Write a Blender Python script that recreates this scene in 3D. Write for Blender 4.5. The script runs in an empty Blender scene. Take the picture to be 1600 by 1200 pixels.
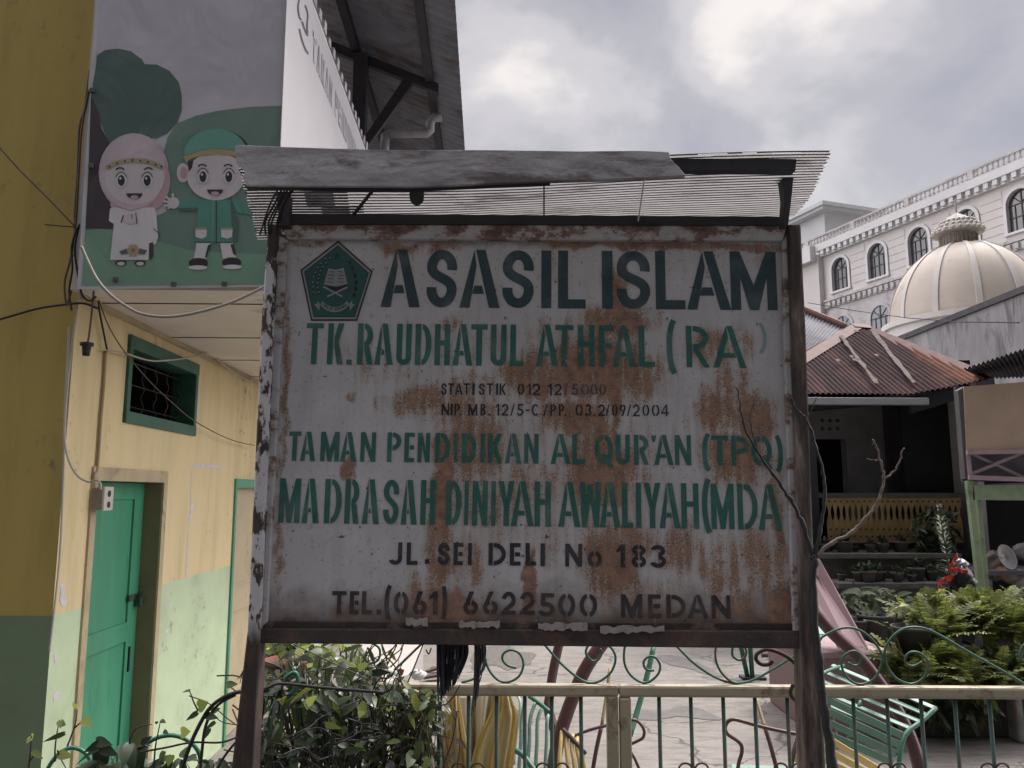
import bpy, math, random
from mathutils import Vector
R = math.radians
sc = bpy.context.scene
COL = sc.collection

# ---------------------------------------------------------------- camera
F = 1230.0
PITCH = R(7.87)
CP, SP = math.cos(PITCH), math.sin(PITCH)
CAM = Vector((0, 0, 1.9))
cd = bpy.data.cameras.new('camera')
cd.sensor_width = 36.0
cd.lens = 36.0 * F / 1600.0
cd.clip_start = 0.05
cd.clip_end = 2000
cam = bpy.data.objects.new('camera', cd)
cam.location = CAM
cam.rotation_euler = (R(90) + PITCH, 0, 0)
COL.objects.link(cam)
sc.camera = cam

# ---------------------------------------------------------------- world, sun, exposure
BACK, ZEN = 0.085, 2.6
SUN_EL, SUN_AZ = R(56), R(42)          # azimuth measured from +Y towards +X
sun_dir = Vector((math.sin(SUN_AZ) * math.cos(SUN_EL), math.cos(SUN_AZ) * math.cos(SUN_EL), math.sin(SUN_EL)))
w = bpy.data.worlds.new('World')
sc.world = w
w.use_nodes = True
nt = w.node_tree
nt.nodes.clear()
def N(tree, t, **kw):
    n = tree.nodes.new(t)
    for k, v in kw.items():
        setattr(n, k, v)
    return n
def mth(tree, op, a, b=None, clamp=False):
    n = tree.nodes.new('ShaderNodeMath'); n.operation = op; n.use_clamp = clamp
    for i, x in enumerate((a, b)):
        if x is None: continue
        if isinstance(x, (int, float)): n.inputs[i].default_value = x
        else: tree.links.new(x, n.inputs[i])
    return n.outputs[0]
def ramp(tree, fac, stops, interp='LINEAR'):
    n = tree.nodes.new('ShaderNodeValToRGB')
    n.color_ramp.interpolation = interp
    els = n.color_ramp.elements
    while len(els) < len(stops): els.new(0.5)
    for e, (p, c) in zip(els, stops):
        e.position = p
        e.color = (c, c, c, 1) if isinstance(c, (int, float)) else (*c, 1)
    tree.links.new(fac, n.inputs[0])
    return n.outputs[0]
def mixc(tree, fac, a, b, mode='MIX'):
    n = tree.nodes.new('ShaderNodeMix'); n.data_type = 'RGBA'; n.blend_type = mode
    for s, x in ((n.inputs[0], fac), (n.inputs[6], a), (n.inputs[7], b)):
        if isinstance(x, (int, float)): s.default_value = x
        elif isinstance(x, (tuple, list)): s.default_value = (*x[:3], 1)
        else: tree.links.new(x, s)
    return n.outputs[2]
sky = N(nt, 'ShaderNodeTexSky', sky_type='NISHITA', sun_disc=False)
sky.sun_elevation = SUN_EL
sky.sun_rotation = SUN_AZ
tc = N(nt, 'ShaderNodeTexCoord')
sep = N(nt, 'ShaderNodeSeparateXYZ'); nt.links.new(tc.outputs['Generated'], sep.inputs[0])
den = mth(nt, 'ADD', mth(nt, 'MAXIMUM', sep.outputs[2], 0.0), 0.75)
cmb = N(nt, 'ShaderNodeCombineXYZ')
nt.links.new(mth(nt, 'DIVIDE', sep.outputs[0], den), cmb.inputs[0])
nt.links.new(mth(nt, 'DIVIDE', sep.outputs[1], den), cmb.inputs[1])
mp = N(nt, 'ShaderNodeMapping'); mp.inputs['Rotation'].default_value = (0, 0, R(75)); mp.inputs['Scale'].default_value = (1.0, 1.25, 1)
mp.inputs['Location'].default_value = (3.3, 2.98, 0)
nt.links.new(cmb.outputs[0], mp.inputs[0])
n1 = N(nt, 'ShaderNodeTexNoise'); n1.inputs['Scale'].default_value = 3.4; n1.inputs['Detail'].default_value = 7; n1.inputs['Roughness'].default_value = 0.5
n1.inputs['Distortion'].default_value = 0.25
nt.links.new(mp.outputs[0], n1.inputs[0])
cloud = ramp(nt, n1.outputs[0], [(0.35, (4.2, 4.15, 4.6)), (0.45, (5.1, 4.95, 5.25)), (0.54, (6.8, 6.5, 6.6)), (0.64, (10.0, 9.3, 8.8))], 'EASE')
dotn = N(nt, 'ShaderNodeVectorMath', operation='DOT_PRODUCT')
nt.links.new(tc.outputs['Generated'], dotn.inputs[0]); dotn.inputs[1].default_value = sun_dir
# overcast: levels shaped by hand, boosted overhead and sideways, dimmed ahead and behind
def mrange(x, a, b, c, d):
    n = N(nt, 'ShaderNodeMapRange', interpolation_type='SMOOTHSTEP')
    nt.links.new(x, n.inputs[0])
    for i, v in enumerate((a, b, c, d)): n.inputs[i + 1].default_value = v
    return n.outputs[0]
side = mrange(sep.outputs[1], -0.50, 0.0, BACK, 2.2)
front = mrange(sep.outputs[1], 0.30, 0.66, 1.0, 0.176)
low = mth(nt, 'MULTIPLY', side, front)
high = mrange(sep.outputs[1], -0.45, 0.05, BACK * 2, ZEN)
zen = mrange(sep.outputs[2], 0.55, 0.80, 0.0, 1.0)
fac = mth(nt, 'ADD', mth(nt, 'MULTIPLY', low, mth(nt, 'SUBTRACT', 1.0, zen)), mth(nt, 'MULTIPLY', high, zen))
vm = N(nt, 'ShaderNodeVectorMath', operation='SCALE')
nt.links.new(cloud, vm.inputs[0]); nt.links.new(fac, vm.inputs['Scale'])
skyc = mixc(nt, 0.94, sky.outputs[0], vm.outputs[0])
bg = N(nt, 'ShaderNodeBackground'); bg.inputs[1].default_value = 0.1
nt.links.new(skyc, bg.inputs[0])
wo = N(nt, 'ShaderNodeOutputWorld'); nt.links.new(bg.outputs[0], wo.inputs[0])

sl = bpy.data.lights.new('sun', 'SUN')
sl.energy = 1.5; sl.angle = R(16); sl.color = (1.0, 0.95, 0.87)
so = bpy.data.objects.new('sun', sl)
so.rotation_euler = sun_dir.to_track_quat('Z', 'Y').to_euler()
so.location = (0, 0, 30)
COL.objects.link(so)
sc.view_settings.view_transform = 'Standard'
sc.view_settings.look = 'None'
sc.view_settings.exposure = 1.3
sc.view_settings.gamma = 1.0
sc.view_settings.use_curve_mapping = False

# ---------------------------------------------------------------- pixel -> world helpers (used to survey real positions)
def ray(px, py):
    a = (px - 800) / F; b = (600 - py) / F
    return Vector((a, CP - b * SP, SP + b * CP))
def P(px, py, Y):
    r = ray(px, py)
    return CAM + r * (Y / r.y)
def G(px, py, z=0.0):
    r = ray(px, py)
    return CAM + r * ((z - CAM.z) / r.z)
def isect(px, py, pt, n):
    r = ray(px, py)
    return CAM + r * ((pt - CAM).dot(n) / r.dot(n))

# ---------------------------------------------------------------- mesh builder
class MB:
    def __init__(s):
        s.v = []; s.f = []; s.m = []
    def add(s, vs, fs, m=0):
        o = len(s.v)
        s.v += [Vector(x) for x in vs]
        s.f += [[i + o for i in f] for f in fs]
        s.m += [m] * len(fs)
    def poly(s, pts, m=0):
        s.add(pts, [list(range(len(pts)))], m)
    def extrude(s, pts, d, m=0):
        """closed solid: polygon pts swept by vector d"""
        n = len(pts); d = Vector(d)
        a = [Vector(p) for p in pts]; b = [p + d for p in a]
        fs = [list(range(n))[::-1], [i + n for i in range(n)]]
        fs += [[i, (i + 1) % n, (i + 1) % n + n, i + n] for i in range(n)]
        s.add(a + b, fs, m)
    def box(s, o, ex, ey, ez, m=0):
        o = Vector(o); ex = Vector(ex); ey = Vector(ey); ez = Vector(ez)
        s.extrude([o, o + ex, o + ex + ey, o + ey], ez, m)
    def abox(s, x0, x1, y0, y1, z0, z1, m=0):
        s.box((x0, y0, z0), (x1 - x0, 0, 0), (0, y1 - y0, 0), (0, 0, z1 - z0), m)
    def tube(s, pts, r, n=8, m=0, flat=1.0):
        pts = [Vector(p) for p in pts]
        k = len(pts)
        if not isinstance(r, (list, tuple)): r = [r] * k
        up = Vector((0, 0, 1)); vs = []
        prev = None
        for i in range(k):
            t = (pts[min(i + 1, k - 1)] - pts[max(i - 1, 0)])
            if t.length < 1e-9: t = Vector((0, 0, 1))
            t.normalize()
            if prev is None:
                a = t.cross(up if abs(t.z) < 0.9 else Vector((1, 0, 0)))
            else:
                a = prev - t * prev.dot(t)
            a.normalize(); prev = a
            b = t.cross(a)
            for j in range(n):
                an = 2 * math.pi * j / n
                vs.append(pts[i] + a * (math.cos(an) * r[i]) + b * (math.sin(an) * r[i] * flat))
        fs = []
        for i in range(k - 1):
            for j in range(n):
                j2 = (j + 1) % n
                fs.append([i * n + j, i * n + j2, (i + 1) * n + j2, (i + 1) * n + j])
        fs.append(list(range(n))[::-1]); fs.append([(k - 1) * n + j for j in range(n)])
        s.add(vs, fs, m)
    def lathe(s, c, prof, n=24, m=0):
        c = Vector(c); vs = []
        for r, z in prof:
            for j in range(n):
                a = 2 * math.pi * j / n
                vs.append(c + Vector((r * math.cos(a), r * math.sin(a), z)))
        fs = []
        for i in range(len(prof) - 1):
            for j in range(n):
                j2 = (j + 1) % n
                fs.append([i * n + j, i * n + j2, (i + 1) * n + j2, (i + 1) * n + j])
        fs.append(list(range(n))[::-1]); fs.append([(len(prof) - 1) * n + j for j in range(n)])
        s.add(vs, fs, m)
    def grid(s, rows, m=0, skip=None):
        nr = len(rows); nc = len(rows[0])
        vs = [p for r in rows for p in r]
        fs = []
        for i in range(nr - 1):
            for j in range(nc - 1):
                if skip and skip(i, j): continue
                fs.append([i * nc + j, i * nc + j + 1, (i + 1) * nc + j + 1, (i + 1) * nc + j])
        s.add(vs, fs, m)
    def build(s, name, mats, parent=None, smooth=False, bevel=0.0, origin=None, solid=0.0):
        if not isinstance(mats, (list, tuple)): mats = [mats]
        if parent is not None:
            o = world_loc(parent)
        elif origin is not None:
            o = Vector(origin)
        else:
            xs = [p.x for p in s.v]; ys = [p.y for p in s.v]; zs = [p.z for p in s.v]
            o = Vector(((min(xs) + max(xs)) / 2, (min(ys) + max(ys)) / 2, min(zs)))
        me = bpy.data.meshes.new(name)
        me.from_pydata([p - o for p in s.v], [], s.f)
        for mt in mats: me.materials.append(mt)
        me.polygons.foreach_set('material_index', s.m)
        if smooth: me.polygons.foreach_set('use_smooth', [True] * len(s.f))
        me.update()
        ob = bpy.data.objects.new(name, me)
        COL.objects.link(ob)
        if parent is not None: ob.parent = parent
        else: ob.location = o
        if solid:
            md = ob.modifiers.new('thick', 'SOLIDIFY'); md.thickness = solid
        if bevel:
            md = ob.modifiers.new('edge', 'BEVEL'); md.width = bevel; md.segments = 2; md.limit_method = 'ANGLE'
        return ob
def world_loc(o):
    l = Vector((0, 0, 0))
    while o is not None:
        l = l + o.location; o = o.parent
    return l
def tag(o, label=None, cat=None, group=None, kind=None):
    if label: o['label'] = label
    if cat: o['category'] = cat
    if group: o['group'] = group
    if kind: o['kind'] = kind
    return o
def thing(name, loc, label, cat, group=None):
    o = bpy.data.objects.new(name, None)
    o.empty_display_size = 0.2
    COL.objects.link(o); o.location = loc
    return tag(o, label, cat, group)
def spline(pts, n=6):
    pts = [Vector(p) for p in pts]
    q = [pts[0]] + pts + [pts[-1]]
    out = []
    for i in range(1, len(q) - 2):
        p0, p1, p2, p3 = q[i - 1], q[i], q[i + 1], q[i + 2]
        for k in range(n):
            t = k / n
            out.append(0.5 * ((2 * p1) + (p2 - p0) * t + (2 * p0 - 5 * p1 + 4 * p2 - p3) * t * t + (3 * p1 - p0 - 3 * p2 + p3) * t ** 3))
    out.append(pts[-1])
    return out

# ---------------------------------------------------------------- materials
def pbsdf(name):
    m = bpy.data.materials.new(name); m.use_nodes = True
    t = m.node_tree
    b = t.nodes['Principled BSDF']
    return m, t, b
def noise(t, scale, detail=5, rough=0.6, vec=None, stretch=None, dist=0.0):
    n = t.nodes.new('ShaderNodeTexNoise')
    n.inputs['Scale'].default_value = scale; n.inputs['Detail'].default_value = detail
    n.inputs['Roughness'].default_value = rough; n.inputs['Distortion'].default_value = dist
    if vec is None:
        tcn = t.nodes.new('ShaderNodeTexCoord'); vec = tcn.outputs['Object']
    if stretch:
        mpn = t.nodes.new('ShaderNodeMapping'); mpn.inputs['Scale'].default_value = stretch
        t.links.new(vec, mpn.inputs[0]); vec = mpn.outputs[0]
    t.links.new(vec, n.inputs[0])
    return n.outputs[0]
def bump(t, b, h, strength=0.3, dist=0.01):
    n = t.nodes.new('ShaderNodeBump'); n.inputs['Strength'].default_value = strength; n.inputs['Distance'].default_value = dist
    t.links.new(h, n.inputs['Height']); t.links.new(n.outputs[0], b.inputs['Normal'])
def mat(name, c, rough=0.7, var=0.25, scale=6.0, dirt=None, dirt_amt=0.5, dscale=3.0, bmp=0.15, bscale=60.0, metal=0.0, stretch=None, spec=None):
    """weathered surface: base colour with broad variation, optional dirt / rust patches, fine bump"""
    m, t, b = pbsdf(name)
    n = noise(t, scale, 6, 0.62, stretch=stretch)
    lo = tuple(x * (1 - var) for x in c); hi = tuple(min(1, x * (1 + var * 0.5)) for x in c)
    col = ramp(t, n, [(0.3, lo), (0.7, hi)])
    if dirt:
        d = noise(t, dscale, 8, 0.68, stretch=stretch, dist=0.4)
        e = 0.72 - dirt_amt * 0.35
        msk = ramp(t, d, [(e - 0.04, 0.0), (e + 0.08, 1.0)])
        col = mixc(t, msk, col, dirt)
    t.links.new(col, b.inputs['Base Color'])
    b.inputs['Roughness'].default_value = rough
    b.inputs['Metallic'].default_value = metal
    if spec is not None: b.inputs['Specular IOR Level'].default_value = spec
    if bmp: bump(t, b, noise(t, bscale, 4, 0.6), bmp, 0.004)
    return m
def leafmat(name, c1, c2, rough=0.45, trans=0.3):
    m, t, b = pbsdf(name)
    oi = t.nodes.new('ShaderNodeNewGeometry')
    col = ramp(t, oi.outputs['Random Per Island'], [(0.0, c1), (0.75, c2), (1.0, tuple(min(1, x * 1.5) for x in c2))])
    t.links.new(col, b.inputs['Base Color']); b.inputs['Roughness'].default_value = rough
    tr = t.nodes.new('ShaderNodeBsdfTranslucent'); t.links.new(col, tr.inputs[0])
    mx = t.nodes.new('ShaderNodeMixShader'); mx.inputs[0].default_value = trans
    t.links.new(b.outputs[0], mx.inputs[1]); t.links.new(tr.outputs[0], mx.inputs[2])
    t.links.new(mx.outputs[0], t.nodes['Material Output'].inputs[0])
    return m

# ---------------------------------------------------------------- stencil lettering
def arc(cx, cy, rx, ry, a0, a1, n=10):
    return [(cx + rx * math.cos(R(a0 + (a1 - a0) * i / n)), cy + ry * math.sin(R(a0 + (a1 - a0) * i / n))) for i in range(n + 1)]
def stroke(pts, t):
    """band of width t along pts, as quads"""
    L = []
    k = len(pts)
    for i in range(k):
        a = pts[max(i - 1, 0)]; b = pts[min(i + 1, k - 1)]
        dx, dy = b[0] - a[0], b[1] - a[1]
        l = math.hypot(dx, dy) or 1e-9
        nx, ny = -dy / l, dx / l
        L.append(((pts[i][0] + nx * t / 2, pts[i][1] + ny * t / 2), (pts[i][0] - nx * t / 2, pts[i][1] - ny * t / 2)))
    return [[L[i][0], L[i + 1][0], L[i + 1][1], L[i][1]] for i in range(k - 1)]
def half(cx, cy, rx, ry, a0, a1, t, n=12):
    o = arc(cx, cy, rx, ry, a0, a1, n); q = arc(cx, cy, max(rx - t, .0005), max(ry - t, .0005), a0, a1, n)
    return [[o[i], o[i + 1], q[i + 1], q[i]] for i in range(n)]
def rc(x0, y0, x1, y1): return [(x0, y0), (x1, y0), (x1, y1), (x0, y1)]
def glyph(c, w, h, t):
    g = t * 0.22
    v = t; hz = t * 0.95
    def dia(xb, xt, y0=0, y1=h, tt=t): return [(xb, y0), (xb + tt, y0), (xt + tt, y1), (xt, y1)]
    if c == 'A':
        s = (w - t) / 2 / h
        sl = lambda y: (w - t) / 2 * (y / h)       # left edge of the left leg
        rr = lambda y: w - (w - t) * 0.5 * (y / h) # right edge of the right leg
        gp = g * 0.9
        right = [(w - t * 1.08, 0), (w, 0), (w / 2 + t * .52, h), (w / 2 - t * .45, h)]
        yq = h * 0.93
        def rl(y): return (w - t * 1.08) + ((w / 2 - t * .45) - (w - t * 1.08)) * y / h
        left = [(0, 0), (t * 1.02, 0), (min(rl(h * .80) - gp, t * 1.02 + (w / 2 - t * .3) * .80), h * .72), (rl(yq) - gp, yq), (w / 2 - t * .55, h * .98), (w / 2 - t * .62, h * .98)]
        y0, y1 = h * .24, h * .24 + t * .85
        lx = lambda y: t * .9 + (w / 2 - t * .5) * y / h
        return [right, left, [(lx(y0), y0), (rl(y0) - gp, y0), (rl(y1) - gp, y1), (lx(y1), y1)]]
    if c in 'I|': return [rc(0, 0, w, h)]
    if c == 'L': return [rc(0, 0, v, h), rc(v, 0, w, hz)]
    if c == 'T': return [rc(0, h - hz, w, h), rc(w / 2 - v / 2, 0, w / 2 + v / 2, h - hz)]
    if c == 'E': return [rc(0, 0, v, h), rc(v, h - hz, w, h), rc(v, 0, w, hz), rc(v + g, h / 2 - hz / 2, w * .95, h / 2 + hz / 2)]
    if c == 'F': return [rc(0, 0, v, h), rc(v, h - hz, w, h), rc(v + g, h * .5 - hz / 2, w * .9, h * .5 + hz / 2)]
    if c == 'H': return [rc(0, 0, v, h), rc(w - v, 0, w, h), rc(v, h / 2 - hz / 2 + h * .04, w - v, h / 2 + hz / 2 + h * .04)]
    if c == 'N': return [rc(0, 0, v * .92, h), rc(w - v * .92, 0, w, h), [(v * .92, h), (v * .92 , h * .62), (w - v * 1.0, 0), (w - v * .92, 0), (w - v * .92, h * .38), (v * 1.0, h)]]
    if c == 'M': return [rc(0, 0, v, h), rc(w - v, 0, w, h), [(v, h), (v, h * .55), (w / 2 - v * .45, 0), (w / 2, 0), (w / 2, h * .42)], [(w - v, h), (w / 2, h * .42), (w / 2, 0), (w / 2 + v * .45, 0), (w - v, h * .55)]]
    if c == 'W': return [dia(0, 0, 0, h, v * .01) if False else [(v * .35, 0), (v * 1.25, 0), (v, h), (0, h)], [(w - v * 1.25, 0), (w - v * .35, 0), (w, h), (w - v, h)], [(v * 1.25, 0), (w / 2, h * .62), (w / 2, h * .95), (w / 2 - v * .45, h * .95), (v * 1.1, h * .4)], [(w - v * 1.25, 0), (w - v * 1.1, h * .4), (w / 2 + v * .45, h * .95), (w / 2, h * .95), (w / 2, h * .62)]]
    if c == 'K': return [rc(0, 0, v, h), [(v + g, h * .42), (v + g, h * .66), (w - t * 1.05, h), (w, h), (v + g + t * .75, h * .55)], [(v + g, h * .42), (v + g + t * .75, h * .55), (w, 0), (w - t * 1.05, 0)]]
    if c == 'Y': return [rc(w / 2 - v / 2, 0, w / 2 + v / 2, h * .42), [(w / 2 - v / 2, h * .42), (w / 2, h * .42), (w / 2, h * .60), (v, h), (0, h)], [(w / 2, h * .42), (w / 2 + v / 2, h * .42), (w, h), (w - v, h), (w / 2, h * .60)]]
    if c == 'D': return [rc(0, 0, v, h)] + half(v + g, h / 2, w - v - g, h / 2, 90, -90, t)
    if c == 'P':
        ry = h * .30
        return [rc(0, 0, v, h)] + half(v + g, h - ry, w - v - g, ry, 90, -90, t)
    if c == 'R':
        ry = h * .29
        return [rc(0, 0, v, h)] + half(v + g, h - ry, (w - v - g) * .94, ry, 90, -90, t) + [[(v + g, h - 2 * ry), (v + g + t * .9, h - 2 * ry + t * .3), (w, 0), (w - t * 1.05, 0)]]
    if c == 'B':
        return [rc(0, 0, v, h)] + half(v + g, h * .75, (w - v - g) * .9, h * .25, 90, -90, t) + half(v + g, h * .27, w - v - g, h * .27, 90, -90, t)
    if c == 'U':
        ry = w / 2 * 1.05
        return [rc(0, ry, v, h), rc(w - v, ry, w, h)] + half(w / 2, ry, w / 2, ry, 180, 360, t)
    if c == 'J':
        ry = w / 2 * .9
        return [rc(w - v, ry, w, h)] + half(w / 2, ry, w / 2, ry, 200, 360, t)
    if c in '0O':
        q = 11
        return half(w / 2, h / 2, w / 2, h / 2, 90 + q, 270 - q, t, 16) + half(w / 2, h / 2, w / 2, h / 2, -90 + q, 90 - q, t, 16)
    if c == 'Q':
        return half(w / 2, h / 2, w / 2, h / 2, 97, 263, t, 16) + half(w / 2, h / 2, w / 2, h / 2, -83, 83, t, 16) + [[(w * .40, h * .30), (w * .40 + t * .9, h * .35), (w * 1.04, -h * .09), (w * 1.04 - t * 1.1, -h * .09)]]
    if c == 'C':
        return half(w / 2, h / 2, w / 2, h / 2, 45, 315, t, 18)
    if c == 'S':
        ry = (h * .27)
        rx = w / 2 - t / 2
        ry = h * .225
        top = arc(w / 2, h - t / 2 - ry, rx, ry, -12, 178, 12)
        bot = arc(w / 2, t / 2 + ry, rx, ry, 2, -190, 12)
        a, d = top[-1], bot[0]; kk = h * .21
        mid = []
        for i in range(1, 12):
            u = i / 12; b0, b1, b2, b3 = (1 - u) ** 3, 3 * u * (1 - u) ** 2, 3 * u * u * (1 - u), u ** 3
            mid.append((b0 * a[0] + b1 * a[0] + b2 * d[0] + b3 * d[0], b0 * a[1] + b1 * (a[1] - kk) + b2 * (d[1] + kk) + b3 * d[1]))
        return stroke(top + mid + bot, t)
    if c == '1': return [rc(w * .5, 0, w * .5 + v, h), [(w * .5, h), (w * .5, h - t * 1.3), (0, h * .62), (0, h * .76)]]
    if c == '2':
        rx = w / 2 - t / 2; ry = h * .27
        pts = arc(w / 2, h - t / 2 - ry, rx, ry, 172, -38, 12) + [(t * .75, t * .9)]
        return stroke(pts, t) + [rc(0, 0, w, hz)]
    if c == '3':
        return half(w * .45, h * .74, w * .5, h * .26, 165, -80, t, 12) + half(w * .45, h * .28, w * .55, h * .28, 80, -165, t, 12)
    if c == '4': return [rc(w * .62, 0, w * .62 + v, h), rc(0, h * .22, w, h * .22 + hz), [(0, h * .22 + hz), (t, h * .22 + hz), (w * .62, h * .86), (w * .62, h)]]
    if c == '5':
        return [rc(w * .12, h - hz, w * .95, h), rc(w * .12, h * .46, w * .12 + v, h - hz)] + half(w * .45, h * .31, w * .55, h * .31, 128, -160, t, 14)
    if c in '6':
        ry = h * .31
        return half(w / 2, ry, w / 2, ry, 100, 262, t, 12) + half(w / 2, ry, w / 2, ry, -82, 80, t, 12) + [[(0, ry), (t, ry), (w * .72, h), (w * .72 - t * 1.1, h)]]
    if c == '9':
        return [[(w - x, h - y) for x, y in p] for p in glyph('6', w, h, t)]
    if c == '7': return [rc(0, h - hz, w, h), [(w * .25, 0), (w * .25 + t, 0), (w, h - hz), (w - t, h - hz)]]
    if c == '8':
        return half(w / 2, h * .75, w * .46, h * .25, 99, 261, t, 10) + half(w / 2, h * .75, w * .46, h * .25, -81, 81, t, 10) + half(w / 2, h * .27, w * .5, h * .27, 99, 261, t, 10) + half(w / 2, h * .27, w * .5, h * .27, -81, 81, t, 10)
    if c in '.,': return [arc(w / 2, h / 2, w / 2, h / 2, 0, 345, 12)] if t > 1 else [rc(0, 0, w, h)]
    if c == 'o':
        return half(w / 2, h / 2, w / 2, h / 2, 101, 259, t, 12) + half(w / 2, h / 2, w / 2, h / 2, -79, 79, t, 12)
    if c == "'": return [[(w * .3, 0), (w * .7, 0), (w, h), (0, h)]]
    if c == '-': return [rc(0, h * .4, w, h * .4 + t)]
    if c == '/': return [[(0, 0), (t * .8, 0), (w, h), (w - t * .8, h)]]
    if c in '()':
        pts = arc(w * 1.0, h / 2, w * .88, h * .52, 112, 248, 12)
        L = stroke(pts, t)
        out = []
        k = len(pts)
        for i, q in enumerate(L):
            out.append(q)
        if c == ')': out = [[(w - x, y) for x, y in p] for p in out]
        return out
    return [rc(0, 0, w, h)]

# ---------------------------------------------------------------- signboard
ROLL = R(0.62); LEAN = R(1.0)
SC = P(830, 680, 2.3)
SN = Vector((0, -math.cos(LEAN), math.sin(LEAN)))
SX = Vector((math.cos(ROLL), 0, -math.sin(ROLL)))
SX = (SX - SN * SX.dot(SN)).normalized()
SZ = SN.cross(SX)
def S(px, py, d=0.0):
    return isect(px, py, SC + SN * d, SN)
def SL(px, py):
    q = S(px, py) - SC
    return q.dot(SX), q.dot(SZ)
def SW(x, z, d=0.0):
    return SC + SX * x + SZ * z + SN * d
sign = thing('signboard', (SC.x, SC.y, 0), 'rusty white school signboard with green stencilled lettering under a small corrugated canopy', 'signboard')

# blobs of rust read off the real board: px, py, rx, ry, strength
RUST = [(965,500,62,34,1.0),(925,575,95,62,1.05),(835,585,60,50,.9),(1000,590,50,45,.8),(665,625,52,32,.8),(625,635,40,22,.55),(735,610,50,40,.6),
        (720,640,75,45,.7),(742,700,60,70,.85),(690,765,20,100,1.1),(900,650,55,35,1.0),(940,740,75,60,1.0),(935,700,45,60,.9),(820,760,75,55,.62),(760,790,55,45,.6),
        (1120,640,45,42,.85),(1178,660,38,55,.95),(1150,715,62,50,.95),(1105,545,40,40,.75),(1160,535,30,40,.55),(1140,600,35,45,.7),
        (955,880,48,62,1.0),(985,850,60,34,.8),(1060,860,60,45,.7),(1125,885,60,55,.6),(1185,880,40,70,.7),(1010,935,70,40,.5),(1160,950,60,40,.55),
        (829,895,10,40,1.25),(830,925,8,50,1.1),(690,880,26,36,.95),(735,880,30,60,.55),(700,950,50,26,1.0),(665,935,42,40,.75),(960,455,22,40,1.0),(975,430,14,30,.7),
        (560,720,0,0,0),(545,732,12,18,1.0),(545,622,10,12,.9),(700,505,22,14,.8),(620,390,28,14,.9),(690,385,35,12,.7),(905,378,70,12,.95),(1010,382,120,9,.9),(1160,385,90,9,.8),(480,380,40,8,.75),
        (600,575,70,40,.38),(560,545,50,30,.30),(750,540,90,40,.42),(880,520,70,30,.55),(870,450,22,60,.35),(1215,820,14,160,.7),(1222,960,26,60,1.0),(1195,400,20,30,.5),(442,700,8,300,.7),(640,520,40,25,.35),
        (780,640,150,100,.45),(960,720,110,90,.42),(690,830,30,90,.8),(960,600,12,110,1.0),(700,955,50,30,1.1),(880,830,200,60,.40),(1080,690,60,60,.30),(880,680,140,60,.35)]
gt = bpy.data.node_groups.new('rust_wear', 'ShaderNodeTree')
gt.interface.new_socket('Rust', in_out='OUTPUT', socket_type='NodeSocketFloat')
gt.interface.new_socket('Grime', in_out='OUTPUT', socket_type='NodeSocketFloat')
gt.interface.new_socket('Speck', in_out='OUTPUT', socket_type='NodeSocketFloat')
gt.interface.new_socket('Halo', in_out='OUTPUT', socket_type='NodeSocketFloat')
gt.interface.new_socket('Heavy', in_out='OUTPUT', socket_type='NodeSocketFloat')
gtc = gt.nodes.new('ShaderNodeTexCoord')
vco = gtc.outputs['Object']
wn = gt.nodes.new('ShaderNodeTexNoise'); wn.inputs['Scale'].default_value = 14; wn.inputs['Detail'].default_value = 4
gt.links.new(vco, wn.inputs[0])
wv = gt.nodes.new('ShaderNodeVectorMath'); wv.operation = 'MULTIPLY_ADD'
gt.links.new(wn.outputs['Color'], wv.inputs[0]); wv.inputs[1].default_value = (.07, 0, .07); wv.inputs[2].default_value = (-.035, 0, -.035)
wa = gt.nodes.new('ShaderNodeVectorMath'); gt.links.new(vco, wa.inputs[0]); gt.links.new(wv.outputs[0], wa.inputs[1])
tot = None
SLOC = Vector(sign.location)
PPM = F / 2.3 / 1.0      # about pixels per metre on the board
for (px, py, rx, ry, st) in RUST:
    if st == 0: continue
    c = S(px, py) - SLOC
    sx, sz = PPM / (rx * 1.25), PPM / (ry * 1.25)
    q = gt.nodes.new('ShaderNodeVectorMath'); q.operation = 'MULTIPLY_ADD'
    gt.links.new(wa.outputs[0], q.inputs[0]); q.inputs[1].default_value = (sx, 0, sz); q.inputs[2].default_value = (-c.x * sx, 0, -c.z * sz)
    ln = gt.nodes.new('ShaderNodeVectorMath'); ln.operation = 'LENGTH'; gt.links.new(q.outputs[0], ln.inputs[0])
    mr = gt.nodes.new('ShaderNodeMapRange'); mr.interpolation_type = 'SMOOTHSTEP'
    gt.links.new(ln.outputs['Value'], mr.inputs[0])
    mr.inputs[1].default_value = 0.25; mr.inputs[2].default_value = 1.25; mr.inputs[3].default_value = st; mr.inputs[4].default_value = 0
    tot = mr.outputs[0] if tot is None else mth(gt, 'MAXIMUM', tot, mr.outputs[0])
def gnoise(scale, det=5, rg=.65):
    n = gt.nodes.new('ShaderNodeTexNoise'); n.inputs['Scale'].default_value = scale; n.inputs['Detail'].default_value = det; n.inputs['Roughness'].default_value = rg
    gt.links.new(vco, n.inputs[0]); return n.outputs[0]
fine = gnoise(200, 4, .75); medn = gnoise(30, 6, .62)
smp = gt.nodes.new('ShaderNodeMapping'); smp.inputs['Scale'].default_value = (1.0, 1.0, .14); gt.links.new(vco, smp.inputs[0])
srn = gt.nodes.new('ShaderNodeTexNoise'); srn.inputs['Scale'].default_value = 42; srn.inputs['Detail'].default_value = 5; srn.inputs['Roughness'].default_value = .6
gt.links.new(smp.outputs[0], srn.inputs[0])
streak = mth(gt, 'SUBTRACT', srn.outputs[0], .5)
halo = gt.nodes.new('ShaderNodeMapRange'); halo.interpolation_type = 'SMOOTHSTEP'
gt.links.new(mth(gt, 'ADD', tot, mth(gt, 'MULTIPLY', streak, 1.6)), halo.inputs[0])
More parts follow.
